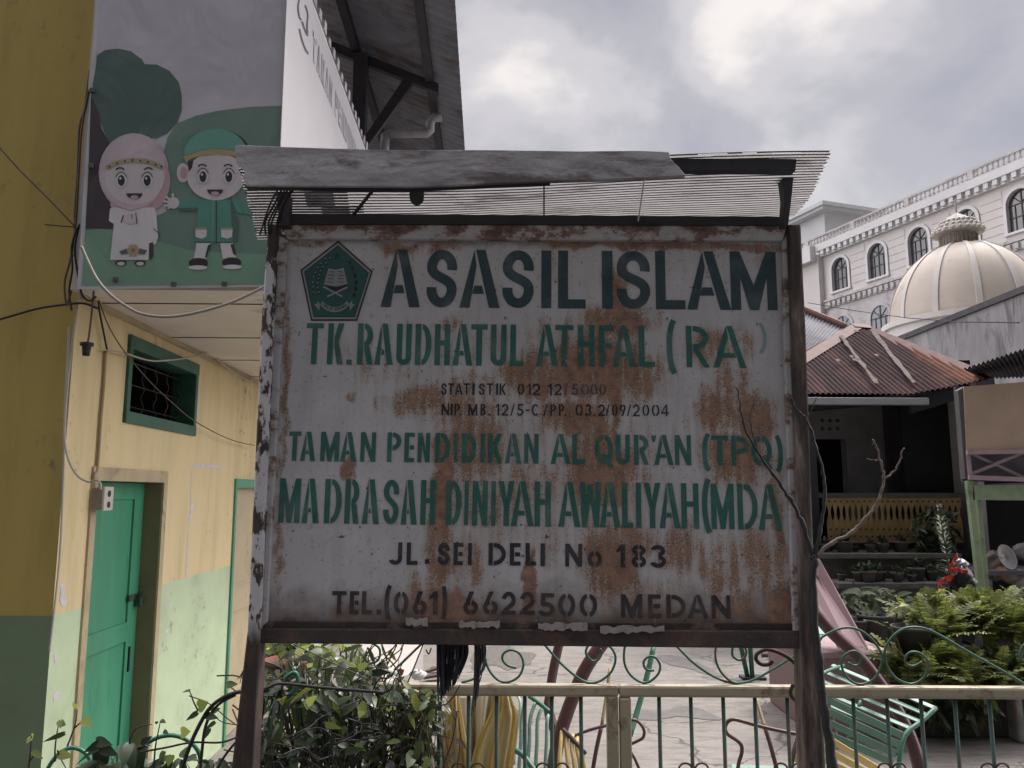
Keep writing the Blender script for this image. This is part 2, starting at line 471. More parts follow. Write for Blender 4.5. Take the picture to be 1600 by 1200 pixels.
halo.inputs[1].default_value = .12; halo.inputs[2].default_value = .95; halo.inputs[3].default_value = 0; halo.inputs[4].default_value = .75
val = mth(gt, 'ADD', mth(gt, 'ADD', mth(gt, 'MULTIPLY', tot, 0.74), mth(gt, 'MULTIPLY', streak, 1.1)), mth(gt, 'ADD', mth(gt, 'MULTIPLY', mth(gt, 'SUBTRACT', fine, .5), 1.7), mth(gt, 'MULTIPLY', mth(gt, 'SUBTRACT', medn, .5), .8)))
rustv = gt.nodes.new('ShaderNodeMapRange'); gt.links.new(val, rustv.inputs[0])
rustv.inputs[1].default_value = .46; rustv.inputs[2].default_value = .56
heavy = gt.nodes.new('ShaderNodeMapRange'); gt.links.new(val, heavy.inputs[0])
heavy.inputs[1].default_value = .86; heavy.inputs[2].default_value = 1.05
# dirt creeping up from the bottom edge and down from the top edge
zb = (S(830, 975) - SLOC).z; zt = (S(830, 372) - SLOC).z
gsep = gt.nodes.new('ShaderNodeSeparateXYZ'); gt.links.new(vco, gsep.inputs[0])
gx = mth(gt, 'ADD', gsep.outputs[2], mth(gt, 'MULTIPLY', mth(gt, 'SUBTRACT', gnoise(8, 6), 0.5), 0.20))
r1 = gt.nodes.new('ShaderNodeMapRange'); gt.links.new(gx, r1.inputs[0])
r1.inputs[1].default_value = zb + .115; r1.inputs[2].default_value = zb + .012; r1.inputs[3].default_value = 0; r1.inputs[4].default_value = 1
r2 = gt.nodes.new('ShaderNodeMapRange'); gt.links.new(gx, r2.inputs[0])
r2.inputs[1].default_value = zt - .03; r2.inputs[2].default_value = zt + .01; r2.inputs[3].default_value = 0; r2.inputs[4].default_value = .7
gr = mth(gt, 'MAXIMUM', r1.outputs[0], r2.outputs[0])
sp = gt.nodes.new('ShaderNodeMapRange'); gt.links.new(gnoise(60, 3, .5), sp.inputs[0])
sp.inputs[1].default_value = .69; sp.inputs[2].default_value = .73
go = gt.nodes.new('NodeGroupOutput')
gt.links.new(rustv.outputs[0], go.inputs[0]); gt.links.new(gr, go.inputs[1]); gt.links.new(sp.outputs[0], go.inputs[2]); gt.links.new(halo.outputs[0], go.inputs[3]); gt.links.new(heavy.outputs[0], go.inputs[4])
def signpaint(name, c, fade=0.0, rust_k=1.0, rough=0.55, fadec=None, letter=True):
    m, t, b = pbsdf(name)
    gn = t.nodes.new('ShaderNodeGroup'); gn.node_tree = gt
    base = ramp(t, noise(t, 5, 5, .6), [(.3, tuple(x * .86 for x in c)), (.7, tuple(min(1, x * 1.06) for x in c))])
    if fade:
        fm = ramp(t, noise(t, 11, 5, .55), [(.5, 0.0), (.78, fade)])
        base = mixc(t, fm, base, fadec or (.55, .56, .58))
    rc_ = ramp(t, noise(t, 30, 6, .7), [(.25, (.11, .06, .042)), (.42, (.20, .118, .085)), (.58, (.32, .19, .13)), (.75, (.42, .28, .20))])
    if not letter: base = mixc(t, gn.outputs[3], base, (.31, .215, .15))
    col = mixc(t, mth(t, 'MULTIPLY', gn.outputs[1], .35 if letter else .9), base, ramp(t, noise(t, 18, 5, .6), [(.3, (.05, .03, .022)), (.7, (.17, .10, .065))]))
    col = mixc(t, mth(t, 'MULTIPLY', gn.outputs[4 if letter else 0], rust_k), col, rc_)
    # faint run-down stains and grey grime over everything on the board
    stn = ramp(t, noise(t, 7, 7, .68, stretch=(2.2, 1, .22)), [(.50, 0.0), (.68, .38)])
    col = mixc(t, stn, col, mixc(t, .5, col, (.16, .11, .085)))
    grm = ramp(t, noise(t, 70, 5, .7), [(.58, 0.0), (.68, .25 if letter else .55)])
    col = mixc(t, grm, col, (.20, .17, .16))
    col = mixc(t, mth(t, 'MULTIPLY', gn.outputs[2], .85), col, (.05, .03, .025))
    t.links.new(col, b.inputs['Base Color'])
    rr = ramp(t, gn.outputs[0], [(0, rough), (1, .9)])
    t.links.new(rr, b.inputs['Roughness'])
    bump(t, b, mth(t, 'ADD', gn.outputs[0], mth(t, 'MULTIPLY', noise(t, 90, 4), .4)), .25, .002)
    return m
M_SIGNW = signpaint('sign_white_paint', (.52, .51, .52), letter=False)
M_DKGRN = signpaint('sign_dark_green_paint', (.024, .058, .068), .12, .9)
M_TEAL = signpaint('sign_teal_paint', (.022, .125, .102), .40, .93, fadec=(.18, .32, .29))
M_BLACKP = signpaint('sign_black_paint', (.018, .018, .028), .1, .6)
M_FADED = signpaint('sign_faded_black_paint', (.06, .055, .06), .8, .7, fadec=(.4, .36, .34))
M_EMBG = mat('emblem_green', (.022, .09, .08), .5, .2, 12)
M_EMBK = mat('emblem_black', (.012, .014, .016), .5, .1, 12)
M_EMBW = mat('emblem_silver', (.26, .28, .285), .5, .15, 20)
M_EMBD = mat('emblem_deep_green', (.013, .045, .042), .5, .2, 12)

pn = MB()
q = [S(435, 366), S(1230, 368), S(1252, 982), S(402, 982)]
pn.extrude(q, -SN * .008)
pn.build('panel', M_SIGNW, sign)

# frame and posts
M_POST = None
m, t, b = pbsdf('post_peeling_paint')
tcn = t.nodes.new('ShaderNodeTexCoord'); spz = t.nodes.new('ShaderNodeSeparateXYZ'); t.links.new(tcn.outputs['Object'], spz.inputs[0])
pe = noise(t, 16, 7, .66, stretch=(1.3, 1.3, .55))
zcut = (S(400, 1000) - SLOC).z
peel = ramp(t, pe, [(.50, 0.0), (.535, 1.0)])
below = t.nodes.new('ShaderNodeMapRange'); t.links.new(mth(t, 'ADD', spz.outputs[2], mth(t, 'MULTIPLY', pe, .12)), below.inputs[0])
below.inputs[1].default_value = zcut + .13; below.inputs[2].default_value = zcut + .05; below.inputs[3].default_value = 0; below.inputs[4].default_value = 1
dk = ramp(t, noise(t, 22, 7, .7, stretch=(1, 1, .35)), [(.3, (.022, .017, .016)), (.55, (.05, .034, .028)), (.75, (.12, .07, .045))])
wt = ramp(t, noise(t, 7, 5), [(.3, (.46, .45, .47)), (.7, (.60, .59, .60))])
c_ = mixc(t, mth(t, 'MAXIMUM', peel, below.outputs[0]), wt, dk)
t.links.new(c_, b.inputs['Base Color']); b.inputs['Roughness'].default_value = .7
bump(t, b, peel, .35, .003)
M_POST = m
m2, t, b = pbsdf('post_brown_paint')
pe = noise(t, 14, 8, .68, stretch=(1.6, 1.6, .25))
c_ = ramp(t, pe, [(.32, (.020, .015, .015)), (.46, (.055, .038, .034)), (.56, (.14, .10, .085)), (.66, (.26, .22, .20))])
t.links.new(c_, b.inputs['Base Color']); b.inputs['Roughness'].default_value = .75
bump(t, b, pe, .4, .003)
M_POSTB = m2
M_BEAM = mat('beam_brown_metal', (.050, .036, .034), .65, .5, 10, (.10, .06, .045), .5, 6, .35, 90)

def sprism(px, d0, d1, mb, m=0):
    f = [S(x, y, d1) for x, y in px]
    mb.extrude(f, -SN * (d1 - d0), m)
def post(px, mt):
    mb = MB()
    sprism(px, -.035, .032, mb)
    return mb.build('post', mt, sign, bevel=.006)
gl_ = lambda x, y: (x, y)
post([(418, 349), (435, 349), (427, 500), (406, 985), (395, 1200), (369, 1782), (325, 1782), (361, 1200), (386, 985), (408, 500)], M_POST)
post([(1231, 350), (1252, 350), (1260, 520), (1276, 985), (1289, 1200), (1317, 1782), (1284, 1782), (1257, 1200), (1251, 985), (1237, 520)], M_POSTB)
fr = MB()
sprism([(434, 349.5), (1231, 351.5), (1223, 376), (449, 373)], .0, .022, fr)
sprism([(434, 366), (449, 373), (441, 500), (417, 972), (405, 983), (409, 960), (426, 500)], .0, .018, fr)
sprism([(1223, 376), (1232, 360), (1238, 520), (1254, 986), (1240, 988), (1225, 520)], .0, .018, fr)
m, t, b = pbsdf('frame_rusty_white')
pe = noise(t, 9, 8, .7, stretch=(.8, 1, 1.6)); pf = noise(t, 40, 6, .7)
pk = mth(t, 'ADD', pe, mth(t, 'MULTIPLY', mth(t, 'SUBTRACT', pf, .5), .35))
spz = t.nodes.new('ShaderNodeSeparateXYZ'); tcn = t.nodes.new('ShaderNodeTexCoord'); t.links.new(tcn.outputs['Object'], spz.inputs[0])
tp = t.nodes.new('ShaderNodeMapRange'); t.links.new(spz.outputs[2], tp.inputs[0]); tp.inputs[1].default_value = zt - .012; tp.inputs[2].default_value = zt + .03
tp.inputs[3].default_value = 0; tp.inputs[4].default_value = .10
c_ = ramp(t, mth(t, 'ADD', pk, tp.outputs[0]), [(.46, (.42, .41, .42)), (.54, (.35, .32, .31)), (.575, (.20, .13, .105)), (.68, (.09, .06, .055))])
t.links.new(c_, b.inputs['Base Color']); b.inputs['Roughness'].default_value = .75
bump(t, b, pk, .4, .003)
fr.build('frame', m, sign, bevel=.004)
lp = MB()
sprism([(405, 972), (1244, 975), (1246, 990), (402, 990)], .0, .010, lp)
lp.build('bottom_lip', mat('lip_dirty', (.045, .03, .026), .8, .5, 14, (.16, .12, .10), .45, 9), sign)
bm = MB()
sprism([(392, 982), (1262, 986), (1262, 1014), (391, 1005)], -.03, .022, bm)
bm.build('crossbar', M_BEAM, sign, bevel=.004)
tb = MB()
sprism([(437, 333), (1226, 338), (1228, 352), (435, 350)], -.03, .028, tb)
tb.build('top_rail', mat('rail_black', (.025, .022, .024), .7, .4, 12), sign, bevel=.003)
M_TORN = mat('torn_plaster_strip', (.34, .30, .285), .8, .25, 40, (.2, .14, .1), .4, 30)
random.seed(4)
for (xa, xb, y) in ((634, 668, 972), (717, 781, 976), (841, 918, 979), (938, 1038, 984)):
    mb = MB(); n = 14
    up = [(xa + (xb - xa) * i / n, y - 4.5 + random.uniform(-2.6, 2.0)) for i in range(n + 1)]
    lo = [(xb - (xb - xa) * i / n, y + 4.5 + random.uniform(-2.2, 3.0)) for i in range(n + 1)]
    sprism(up + lo, .0226, .0275, mb)
    mb.build('torn_strip', M_TORN, sign)

# lettering, one part per line
def line(name, letters, mt, tk, d=.0014):
    mb = MB()
    for (c, x0, x1, y0, y1) in letters:
        a = SL(x0, y1); bq = SL(x1, y0)
        lx0, lz0 = a; lx1, lz1 = bq
        # follow the small tilt of the painted line
        for k, pg in enumerate(glyph(c, lx1 - lx0, lz1 - lz0, tk)):
            mb.poly([SW(lx0 + x, lz0 + z, d + .00004 * (k % 12)) for x, z in pg])
    return mb.build('lettering', mt, sign)
def lerp_y(x, xa, ya, xb, yb): return ya + (yb - ya) * (x - xa) / (xb - xa)
def row(s, yt, yb):
    """s: list of (char, x0, x1); yt, yb: (xa, ya, xb, yb) slanted top and foot lines"""
    return [(c, x0, x1, lerp_y((x0 + x1) / 2, *yt), lerp_y((x0 + x1) / 2, *yb)) for c, x0, x1 in s]
px2m = 2.3 / F * 1.02
line('l1', row([('A',594.5,658.6),('S',665.6,715),('A',717.7,782),('S',784.6,834.4),('I',845.6,861.6),('L',872,914.7),('I',940.8,956.8),('S',963.8,1014.8),('L',1025,1069),('A',1073.8,1139.5),('M',1142.7,1211.3)],
     (594, 390, 1211, 394), (594, 479.5, 1211, 484.5)), M_DKGRN, 15.6 * px2m)
line('l2', row([('T',476.6,506.3),('K',510.6,538.4),('R',557.4,584.7),('A',584.7,615.6),('U',618.7,644),('D',648,675),('H',678.5,704),('A',707,739),('T',735.5,762),('U',766.4,791.8),('L',797,818),
     ('A',837.5,872),('T',867.5,896),('H',903,928.8),('F',936,958.8),('A',957.5,992.5),('L',998.8,1022.5),('R',1073,1107.5),('A',1115,1164)], (476, 505, 1164, 510), (476, 569, 1164, 574.5))
     + [('.',541,549.8,562,570),('(',1045,1057,499,585)], M_TEAL, 8.6 * px2m)
line('l2b', [(')',1183,1196,504,552)], signpaint('sign_ghost_teal', (.22, .36, .36), .8, .9), 5 * px2m)
def small(cells, ox, oy, sc_, y0, y1, dy=0.0):
    out = []
    for c, a, b_ in cells:
        yy0, yy1 = y0, y1
        if c in '.': yy0 = y1 - 10
        if c == "'": yy1 = y0 + (y1 - y0) * .28
        x = ox + (a + b_) / 2 * sc_
        d = dy * (a + b_) / 2
        out.append((c, ox + a * sc_, ox + b_ * sc_, oy + (yy0 + d) * sc_, oy + (yy1 + d) * sc_))
    return out
line('l3', small([('S',78,113),('T',120,157),('A',163,213),('T',217,256),('I',271,287),('S',313,350),('T',362,402),('I',420,434),('K',442,484),('0',555,597),('1',612,640),('2',648,696),('1',745,772),('2',785,830)], 670, 580, .25, 75, 147, .004), M_BLACKP, 2.6 * px2m)
line('l3b', small([('7',836,868),('5',895,932),('0',952,1000),('0',1012,1052),('0',1066,1106)], 670, 580, .25, 77, 147, .002), M_FADED, 2.2 * px2m)
line('l4', small([('N',80,128),('I',135,150),('P',160,196),('.',194,204),('M',246,304),('B',322,357),('.',374,385),('1',418,442),('2',455,498),('/',509,538),('5',552,592),('-',606,628),('C',643,690),('/',714,745),('P',760,796),('P',813,846),('.',847,858),('0',917,962),('3',978,1016),('.',1028,1039),('2',1058,1100),('/',1106,1130),('0',1145,1180),('9',1193,1230),('/',1238,1264),('2',1275,1317),('0',1335,1377),('0',1394,1440),('4',1452,1498)], 670, 580, .25, 203, 276, .004), M_BLACKP, 2.5 * px2m)
l5a = [('T',80,165),('A',155,258),('M',280,405),('A',405,515),('N',530,632),('P',697,790),('E',805,873),('N',888,970),('D',998,1095),('I',1115,1141),('D',1165,1258),('I',1283,1309),('K',1328,1420),('A',1435,1540)]
l5b = [('A',118,240),('L',250,325),('Q',388,497),('U',518,600),('R',628,715),('A',750,865),('N',878,972),('T',1100,1200),('P',1223,1325),('Q',1345,1462)]
L5 = [(c, 430 + a * .25, 430 + b_ * .25) for c, a, b_ in l5a] + [('N', 819, 841.5)] + [(c, 830 + a * .25625, 830 + b_ * .25625) for c, a, b_ in l5b]
line('l5', row(L5, (450, 674.3, 1205, 681.5), (450, 720, 1205, 728.5)) + [("'",1017,1025.5,680.5,690.5),('(',1100,1110.5,677,736),(')',1212,1219.5,680,738)], M_TEAL, 6.9 * px2m)
l6a = [('M',18,165),('A',163,285),('D',303,422),('R',430,533),('A',540,658),('S',672,778),('A',783,893),('H',905,1005),('D',1065,1167),('I',1180,1210),('N',1230,1330),('I',1348,1379),('Y',1393,1497),('A',1472,1618)]
l6b = [('H',20,120),('A',165,300),('W',298,424),('A',418,542),('L',555,618),('I',640,668),('Y',690,787),('A',783,905),('H',918,1018),('M',1100,1232),('D',1262,1375),('A',1388,1520)]
L6 = [(c, 430 + a * .25, 430 + b_ * .25) for c, a, b_ in l6a] + [(c, 830 + a * .25625, 830 + b_ * .25625) for c, a, b_ in l6b]
line('l6', row(L6, (434, 747.5, 1220, 757), (434, 816.5, 1220, 828)) + [('(',1100.5,1111,747,834)], M_TEAL, 8.2 * px2m)
l7 = small([('J',502,607),('L',635,722),('S',865,955),('E',980,1053),('I',1088,1117),('D',1238,1368),('E',1395,1476)], 500, 830, .2125, 79, 243, .006) + [('.',664,670.5,874,881)]
l7 += [('L',821,837.7,848.5,883.5)] + small([('I',115,148),('N',297,422),('1',675,738),('8',785,890),('3',930,1036)], 820, 830, .2125, 88, 255, .014)
l7 += [('o',918,940.5,861,886)]
line('l7', l7, M_BLACKP, 6.3 * px2m)
l8 = small([('T',85,197),('E',215,290),('L',305,388),('0',540,653),('6',680,788),('1',800,868),('6',1053,1164),('6',1197,1309),('2',1335,1440),('2',1470,1579)], 500, 830, .2125, 440, 609, .003)
l8 += [('.',588.5,595.5,952,959.5),('(',602,613,914,968),(')',690,696.5,915,968)]
l8 += small([('5',105,220),('0',245,370),('0',403,531),('M',708,862),('E',908,998),('D',1043,1180),('A',1198,1346),('N',1375,1508)], 820, 830, .2125, 454, 624, .012)
line('l8', l8, M_BLACKP, 6.3 * px2m)

# emblem (pentagon shield with rice, cotton, book and motto ribbon)
emb = MB()
def E(x, y): return (460 + x / 8.57, 370 + y / 8.57)
def epoly(pts, lay, m):
    d = .0016 + lay * .0006 + .00003 * (len(emb.f) % 14)
    emb.poly([S(*E(x, y), d) for x, y in pts], m)
pent = [(585, 50), (1048, 462), (838, 1125), (222, 1125), (80, 445)]
cx, cy = 560, 650
def shrink(k): return [(cx + (x - cx) * k, cy + (y - cy) * k) for x, y in pent]
epoly(pent, 0, 1); epoly(shrink(.955), 1, 2); epoly(shrink(.895), 2, 1); epoly(shrink(.875), 3, 0)
star = []
for i in range(10):
    r_ = 62 if i % 2 == 0 else 24
    a = R(90 + 36 * i); star.append((568 + r_ * math.cos(a), 258 - r_ * math.sin(a)))
epoly(star, 4, 3)
for (x, y) in ((480,283),(410,293),(352,357),(422,350),(313,413),(382,403),(282,480),(350,455),(257,540),(332,510),(247,608),(320,558),(250,668),(311,615),(257,740),(315,680),(330,740),(288,760)):
    epoly([(x + 19 * math.cos(R(a)), y + 19 * math.sin(R(a)) + 10) for a in range(0, 360, 45)], 4, 1)
    epoly([(x + 11 * math.cos(R(a)), y + 11 * math.sin(R(a))) for a in range(0, 360, 45)], 5, 2)
for (x, y, a0) in ((745,345,40),(780,420,60),(812,520,80),(832,610,90),(820,700,100),(800,780,110)):
    epoly([(x + 24 * math.cos(R(a)), y + 34 * math.sin(R(a))) for a in range(0, 360, 45)], 4, 1 if y > 480 else 3)
for pg in stroke([(735, 390), (770, 450), (800, 520), (808, 620), (800, 720)], 10): epoly(pg, 5, 3)
epoly([(455, 420), (560, 440), (660, 415), (712, 640), (565, 665), (395, 640)], 4, 2)
epoly([(390, 650), (550, 672), (705, 632), (705, 660), (560, 728), (395, 672)], 5, 1)
for i in range(4):
    for sx in (0, 1):
        y = 460 + i * 46; x0 = (465 - i * 14) if sx == 0 else 580
        epoly([(x0, y), (x0 + 75 + i * 6, y + 8), (x0 + 75 + i * 6, y + 16), (x0, y + 8)], 6, 3)
for pg in stroke([(385, 665), (640, 800)], 24) + stroke([(708, 675), (440, 800)], 24): epoly(pg, 6, 2)
rib = arc(540, 640, 290, 370, 133, 47, 14); rib2 = arc(540, 640, 235, 300, 133, 47, 14)
for i in range(14):
    epoly([rib[i], rib[i + 1], rib2[i + 1], rib2[i]], 5, 2)
epoly([(265, 905), (310, 895), (305, 855), (345, 900), (330, 990), (300, 945)], 4, 2)
epoly([(810, 905), (770, 895), (772, 850), (735, 895), (745, 990), (775, 945)], 4, 2)
mot = 'IKHLAS BERAMAL'
for i, c in enumerate(mot):
    if c == ' ': continue
    a = 129 - (129 - 51) * (i + .5) / len(mot)
    bx, by = 540 + 250 * math.cos(R(a)), 640 + 316 * math.sin(R(a))
    ux, uy = math.sin(R(a)), -math.cos(R(a)) * 1.2
    l = math.hypot(ux, uy); ux, uy = ux / l, uy / l
    ang = math.atan2(-uy, ux)
    for pg in glyph(c, 20 if c != 'I' else 6, 44, 6):
        pts = []
        for x, z in pg:
            xx = x - 10; zz = z - 32
            pts.append((bx + xx * ux + zz * uy, by + xx * uy - zz * ux))
        epoly(pts, 6, 1)
emb.build('emblem', [M_EMBG, M_EMBK, M_EMBW, M_EMBD], sign)

# canopy
m, t, b = pbsdf('canopy_sheet')
cc = ramp(t, noise(t, 6, 6, .62, stretch=(.6, 2, 2)), [(.34, (.30, .27, .27)), (.43, (.52, .49, .50)), (.7, (.62, .60, .61))])
t.links.new(cc, b.inputs['Base Color']); b.inputs['Roughness'].default_value = .6
tr = t.nodes.new('ShaderNodeBsdfTranslucent'); t.links.new(cc, tr.inputs[0])
mx = t.nodes.new('ShaderNodeMixShader'); mx.inputs[0].default_value = .24
t.links.new(b.outputs[0], mx.inputs[1]); t.links.new(tr.outputs[0], mx.inputs[2]); t.links.new(mx.outputs[0], t.nodes['Material Output'].inputs[0])
M_SHEET = m
M_GROOVE = mat('groove_shade', (.15, .14, .15), .85, .4, 20)  # dark tone painted in for the shade between corrugations and on the overhangs
FL, FR, BL, BR = P(374, 258, 2.06), P(1299, 236, 2.06), P(404, 374, 2.52), P(1252, 336, 2.52)
rows = []
random.seed(2)
nw = 27; nr = nw * 8
upn = (FR - FL).cross(BL - FL).normalized()
if upn.z < 0: upn = -upn
for i in range(nr + 1):
    v = i / nr
    a = FL.lerp(BL, v); bb = FR.lerp(BR, v)
    if v > .62: bb = bb + (a - bb) * (.012 * (v - .62) / .38)
    jl = .006 * math.sin(i * .9) + random.uniform(-.002, .002); jr = .004 * math.sin(i * 1.3) + random.uniform(-.004, .004)
    row_ = []
    for j in range(41):
        u = j / 40
        p = a.lerp(bb, u)
        if j == 0: p = p + Vector((jl, 0, 0))
        if j == 40: p = p + Vector((jr, 0, 0))
        sag = -.012 * math.sin(math.pi * u) * math.sin(math.pi * v)
        row_.append(p + upn * (.0026 * math.sin(2 * math.pi * nw * v) + sag + .004 * math.sin(u * 9 + v * 3)))
    rows.append(row_)
cs = MB()
holes = {(3, 31), (3, 32), (3, 34), (4, 36), (4, 37), (5, 31), (110, 37), (140, 39)}
cs.grid(rows, 0, lambda i, j: (i, j) in holes)
cs.m = [1 if math.sin(2 * math.pi * nw * ((int(k // 40) + .5) / nr)) > (-.82 if (k % 40 < 1 or k % 40 > 37) else .2) else 0 for k in range(len(cs.m))]  # shading stripes and dark end columns set by colour
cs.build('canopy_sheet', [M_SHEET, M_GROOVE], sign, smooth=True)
# weathered fascia board
M_BOARD = mat('weathered_board', (.40, .385, .41), .85, .45, 9, (.12, .10, .10), .55, 5, .7, 60, stretch=(.6, 1, 2.6))
fb = MB()
fp = [(367, 229), (372, 226), (440, 229), (470, 230), (600, 234), (760, 234), (905, 236), (1000, 235), (1045, 237), (1049, 249), (1062, 262), (1072, 274), (960, 280), (860, 283), (700, 290), (640, 292), (540, 291), (384, 290), (378, 276), (383, 268), (369, 254)]
fb.extrude([P(x, y, 2.02) for x, y in fp], (0, .018, 0))
fb.build('fascia_board', M_BOARD, sign, bevel=.002)
ub = MB()
up_ = [(382, 289), (540, 290.5), (640, 291), (860, 282.5), (860, 285.5), (700, 293), (640, 295.5), (540, 295), (384, 293)]
ub.extrude([P(x, y, 2.03) for x, y in up_], (0, .02, 0))
ub.build('fascia_edge', mat('edge_black', (.02, .02, .022), .7, .3), sign)
M_DKWOOD = mat('dark_wood', (.034, .033, .041), .75, .4, 9)
rb = MB()
rb.extrude([P(x, y, 2.08) for x, y in [(1035, 247), (1245, 248), (1243, 267), (1035, 266)]], (0, .03, 0))
rb.build('canopy_beam', M_DKWOOD, sign, bevel=.002)
for pts, Y in (([(1221, 268), (1241, 268), (1238, 300), (1232, 352), (1223, 352), (1226, 310)], 2.22), ([(431, 292), (452, 292), (450, 352), (436, 352)], 2.22)):
    mb = MB(); mb.extrude([P(x, y, Y) for x, y in pts], (0, .04, 0)); mb.build('canopy_strut', M_DKWOOD, sign, bevel=.002)
M_BLKM = mat('black_rubber', (.018, .018, .02), .6, .2)
mb = MB(); mb.tube([P(590, 284, 2.06), P(586, 293, 2.08), P(552, 336, 2.26)], .0055, 6); mb.build('tie_rod', M_BLKM, sign)
mb = MB(); mb.extrude([P(x, y, 2.07) for x, y in arc(651, 309, 11, 11, 180, 0, 8) + [(663, 287), (639, 287)]], (0, .006, 0)); mb.build('hanging_tab', M_BLKM, sign)
mb = MB(); mb.tube([P(850, 283, 2.10), P(850, 336, 2.28)], .0022, 6); mb.build('wire', M_BLKM, sign)
mb = MB(); mb.tube(spline([P(1007, 279, 2.06), P(1003, 305, 2.12), P(1000, 325, 2.2), P(997, 345, 2.26)]), .0022, 6); mb.build('string', mat('pale_string', (.6, .58, .55), .8), sign)
random.seed(9)
for k in range(6):
    mb = MB()
    x = 414 + k * 5
    mb.tube(spline([P(x + 24, 290, 2.1), P(x + 10 + random.uniform(-3, 3), 315, 2.16), P(x + random.uniform(-4, 4), 345, 2.22), P(x - 4 + random.uniform(-5, 5), 366, 2.26)]), .0028, 6)
    mb.build('loose_wire', M_BLKM, sign)

# ---------------------------------------------------------------- ground
M_ROAD = mat('road_asphalt', (.055, .053, .052), .9, .3, 4, (.10, .09, .08), .3, 2, .4, 120)
gb = MB(); gb.poly([(-400, -400, 0), (400, -400, 0), (400, 400, 0), (-400, 400, 0)])
tag(gb.build('ground', M_ROAD, origin=(0, 0, 0)), kind='structure')
m, t, b = pbsdf('courtyard_concrete')
tcn = t.nodes.new('ShaderNodeTexCoord')
n0 = noise(t, 1.1, 8, .65); n9 = noise(t, 7, 6, .7, stretch=(.5, 1.6, 1))
base = ramp(t, n0, [(.25, (.165, .15, .14)), (.5, (.225, .207, .192)), (.75, (.285, .263, .246))])
base = mixc(t, ramp(t, n9, [(.38, .85), (.54, 0.0)]), base, (.15, .135, .128))
vo = t.nodes.new('ShaderNodeTexVoronoi'); vo.feature = 'DISTANCE_TO_EDGE'; vo.inputs['Scale'].default_value = .75
wn = t.nodes.new('ShaderNodeTexNoise'); wn.inputs['Scale'].default_value = 2.3; wn.inputs['Detail'].default_value = 6
t.links.new(tcn.outputs['Object'], wn.inputs[0])
va = t.nodes.new('ShaderNodeVectorMath'); va.operation = 'MULTIPLY_ADD'
t.links.new(wn.outputs['Color'], va.inputs[0]); va.inputs[1].default_value = (.9, .9, 0); t.links.new(tcn.outputs['Object'], va.inputs[2])
t.links.new(va.outputs[0], vo.inputs['Vector'])
crk = ramp(t, vo.outputs['Distance'], [(.0, 1.0), (.013, .0)])
crk = mth(t, 'MULTIPLY', crk, ramp(t, noise(t, .8, 3), [(.42, 0.0), (.52, 1.0)]))
base = mixc(t, ramp(t, noise(t, 55, 6, .75), [(.52, 0.0), (.70, .5)]), base, (.13, .115, .105))
base = mixc(t, ramp(t, noise(t, 2.6, 7, .7, dist=.6), [(.56, 0.0), (.66, .6)]), base, (.15, .135, .125))
base = mixc(t, crk, base, (.07, .06, .055))
t.links.new(base, b.inputs['Base Color']); b.inputs['Roughness'].default_value = .8
bump(t, b, mth(t, 'SUBTRACT', mth(t, 'ADD', n9, mth(t, 'MULTIPLY', noise(t, 40, 5), .5)), crk), .5, .012)
M_CONC = m
cb = MB(); cb.abox(-2.6, 16, 2.62, 34, -.2, .004)
tag(cb.build('courtyard', M_CONC, origin=(0, 2.62, 0)), kind='structure')
M_WET = mat('damp_concrete', (.12, .11, .105), .6, .3, 7)
def patch(name, px, z, mt):
    mb = MB(); mb.poly([G(x, y, z) for x, y in px])
    return tag(mb.build(name, mt), kind='structure')
def blob(px, seed, n=5, jit=2.0):
    random.seed(seed)
    out = spline([(x, y, 0) for x, y in px + [px[0]]], n)[:-1]
    return [(p.x + random.uniform(-jit, jit), p.y + random.uniform(-jit * .4, jit * .4)) for p in out]
patch('damp_patch', blob([(988, 1115), (1000, 1109), (1040, 1111), (1060, 1104), (1085, 1105), (1105, 1112), (1128, 1124), (1090, 1123), (1060, 1119), (1030, 1124), (1000, 1124)], 1), .008, M_WET)
patch('damp_patch', blob([(1025, 1023), (1055, 1024), (1085, 1034), (1110, 1044), (1130, 1058), (1100, 1052), (1070, 1043), (1040, 1036)], 2, 4), .008, M_WET)
patch('damp_patch', blob([(1140, 1060), (1165, 1056), (1190, 1058), (1190, 1064), (1160, 1066)], 3, 4, 1), .008, M_WET)
patch('damp_patch', blob([(742, 1012), (770, 1008), (800, 1011), (812, 1018), (838, 1024), (826, 1036), (795, 1046), (770, 1040), (742, 1046), (735, 1030)], 5, 3, 4), .008, mat('damp_gravel', (.15, .137, .128), .9, .5, 26, bmp=.8))

# ---------------------------------------------------------------- left building (frame: lx right, ly into the yard)
A_ = math.atan2(38, F)
BX = Vector((math.cos(A_), math.sin(A_), 0)); BY = Vector((-math.sin(A_), math.cos(A_), 0))
C0 = P(97, 770, 3.72); C0.z = 0
def L(x, y, z): return C0 + BX * x + BY * y + Vector((0, 0, z))
def wb(px, py, off=0.0):
    """pixel -> (ly, z) on the side wall plane lx = off"""
    q = isect(px, py, C0 + BX * off, BX) - C0
    return q.dot(BY), q.z
def wa(px, py, off=0.0):
    q = isect(px, py, C0 - BY * off, BY) - C0
    return q.dot(BX), q.z
def lbox(mb, x0, x1, y0, y1, z0, z1, m=0):
    mb.box(L(x0, y0, z0), BX * (x1 - x0), BY * (y1 - y0), Vector((0, 0, z1 - z0)), m)
ZB = wa(50, 962)[1]                        # height where green meets yellow
bld = thing('school_building', L(0, 0, 0), 'yellow and pale green plastered school building with an overhanging upper floor', 'building')
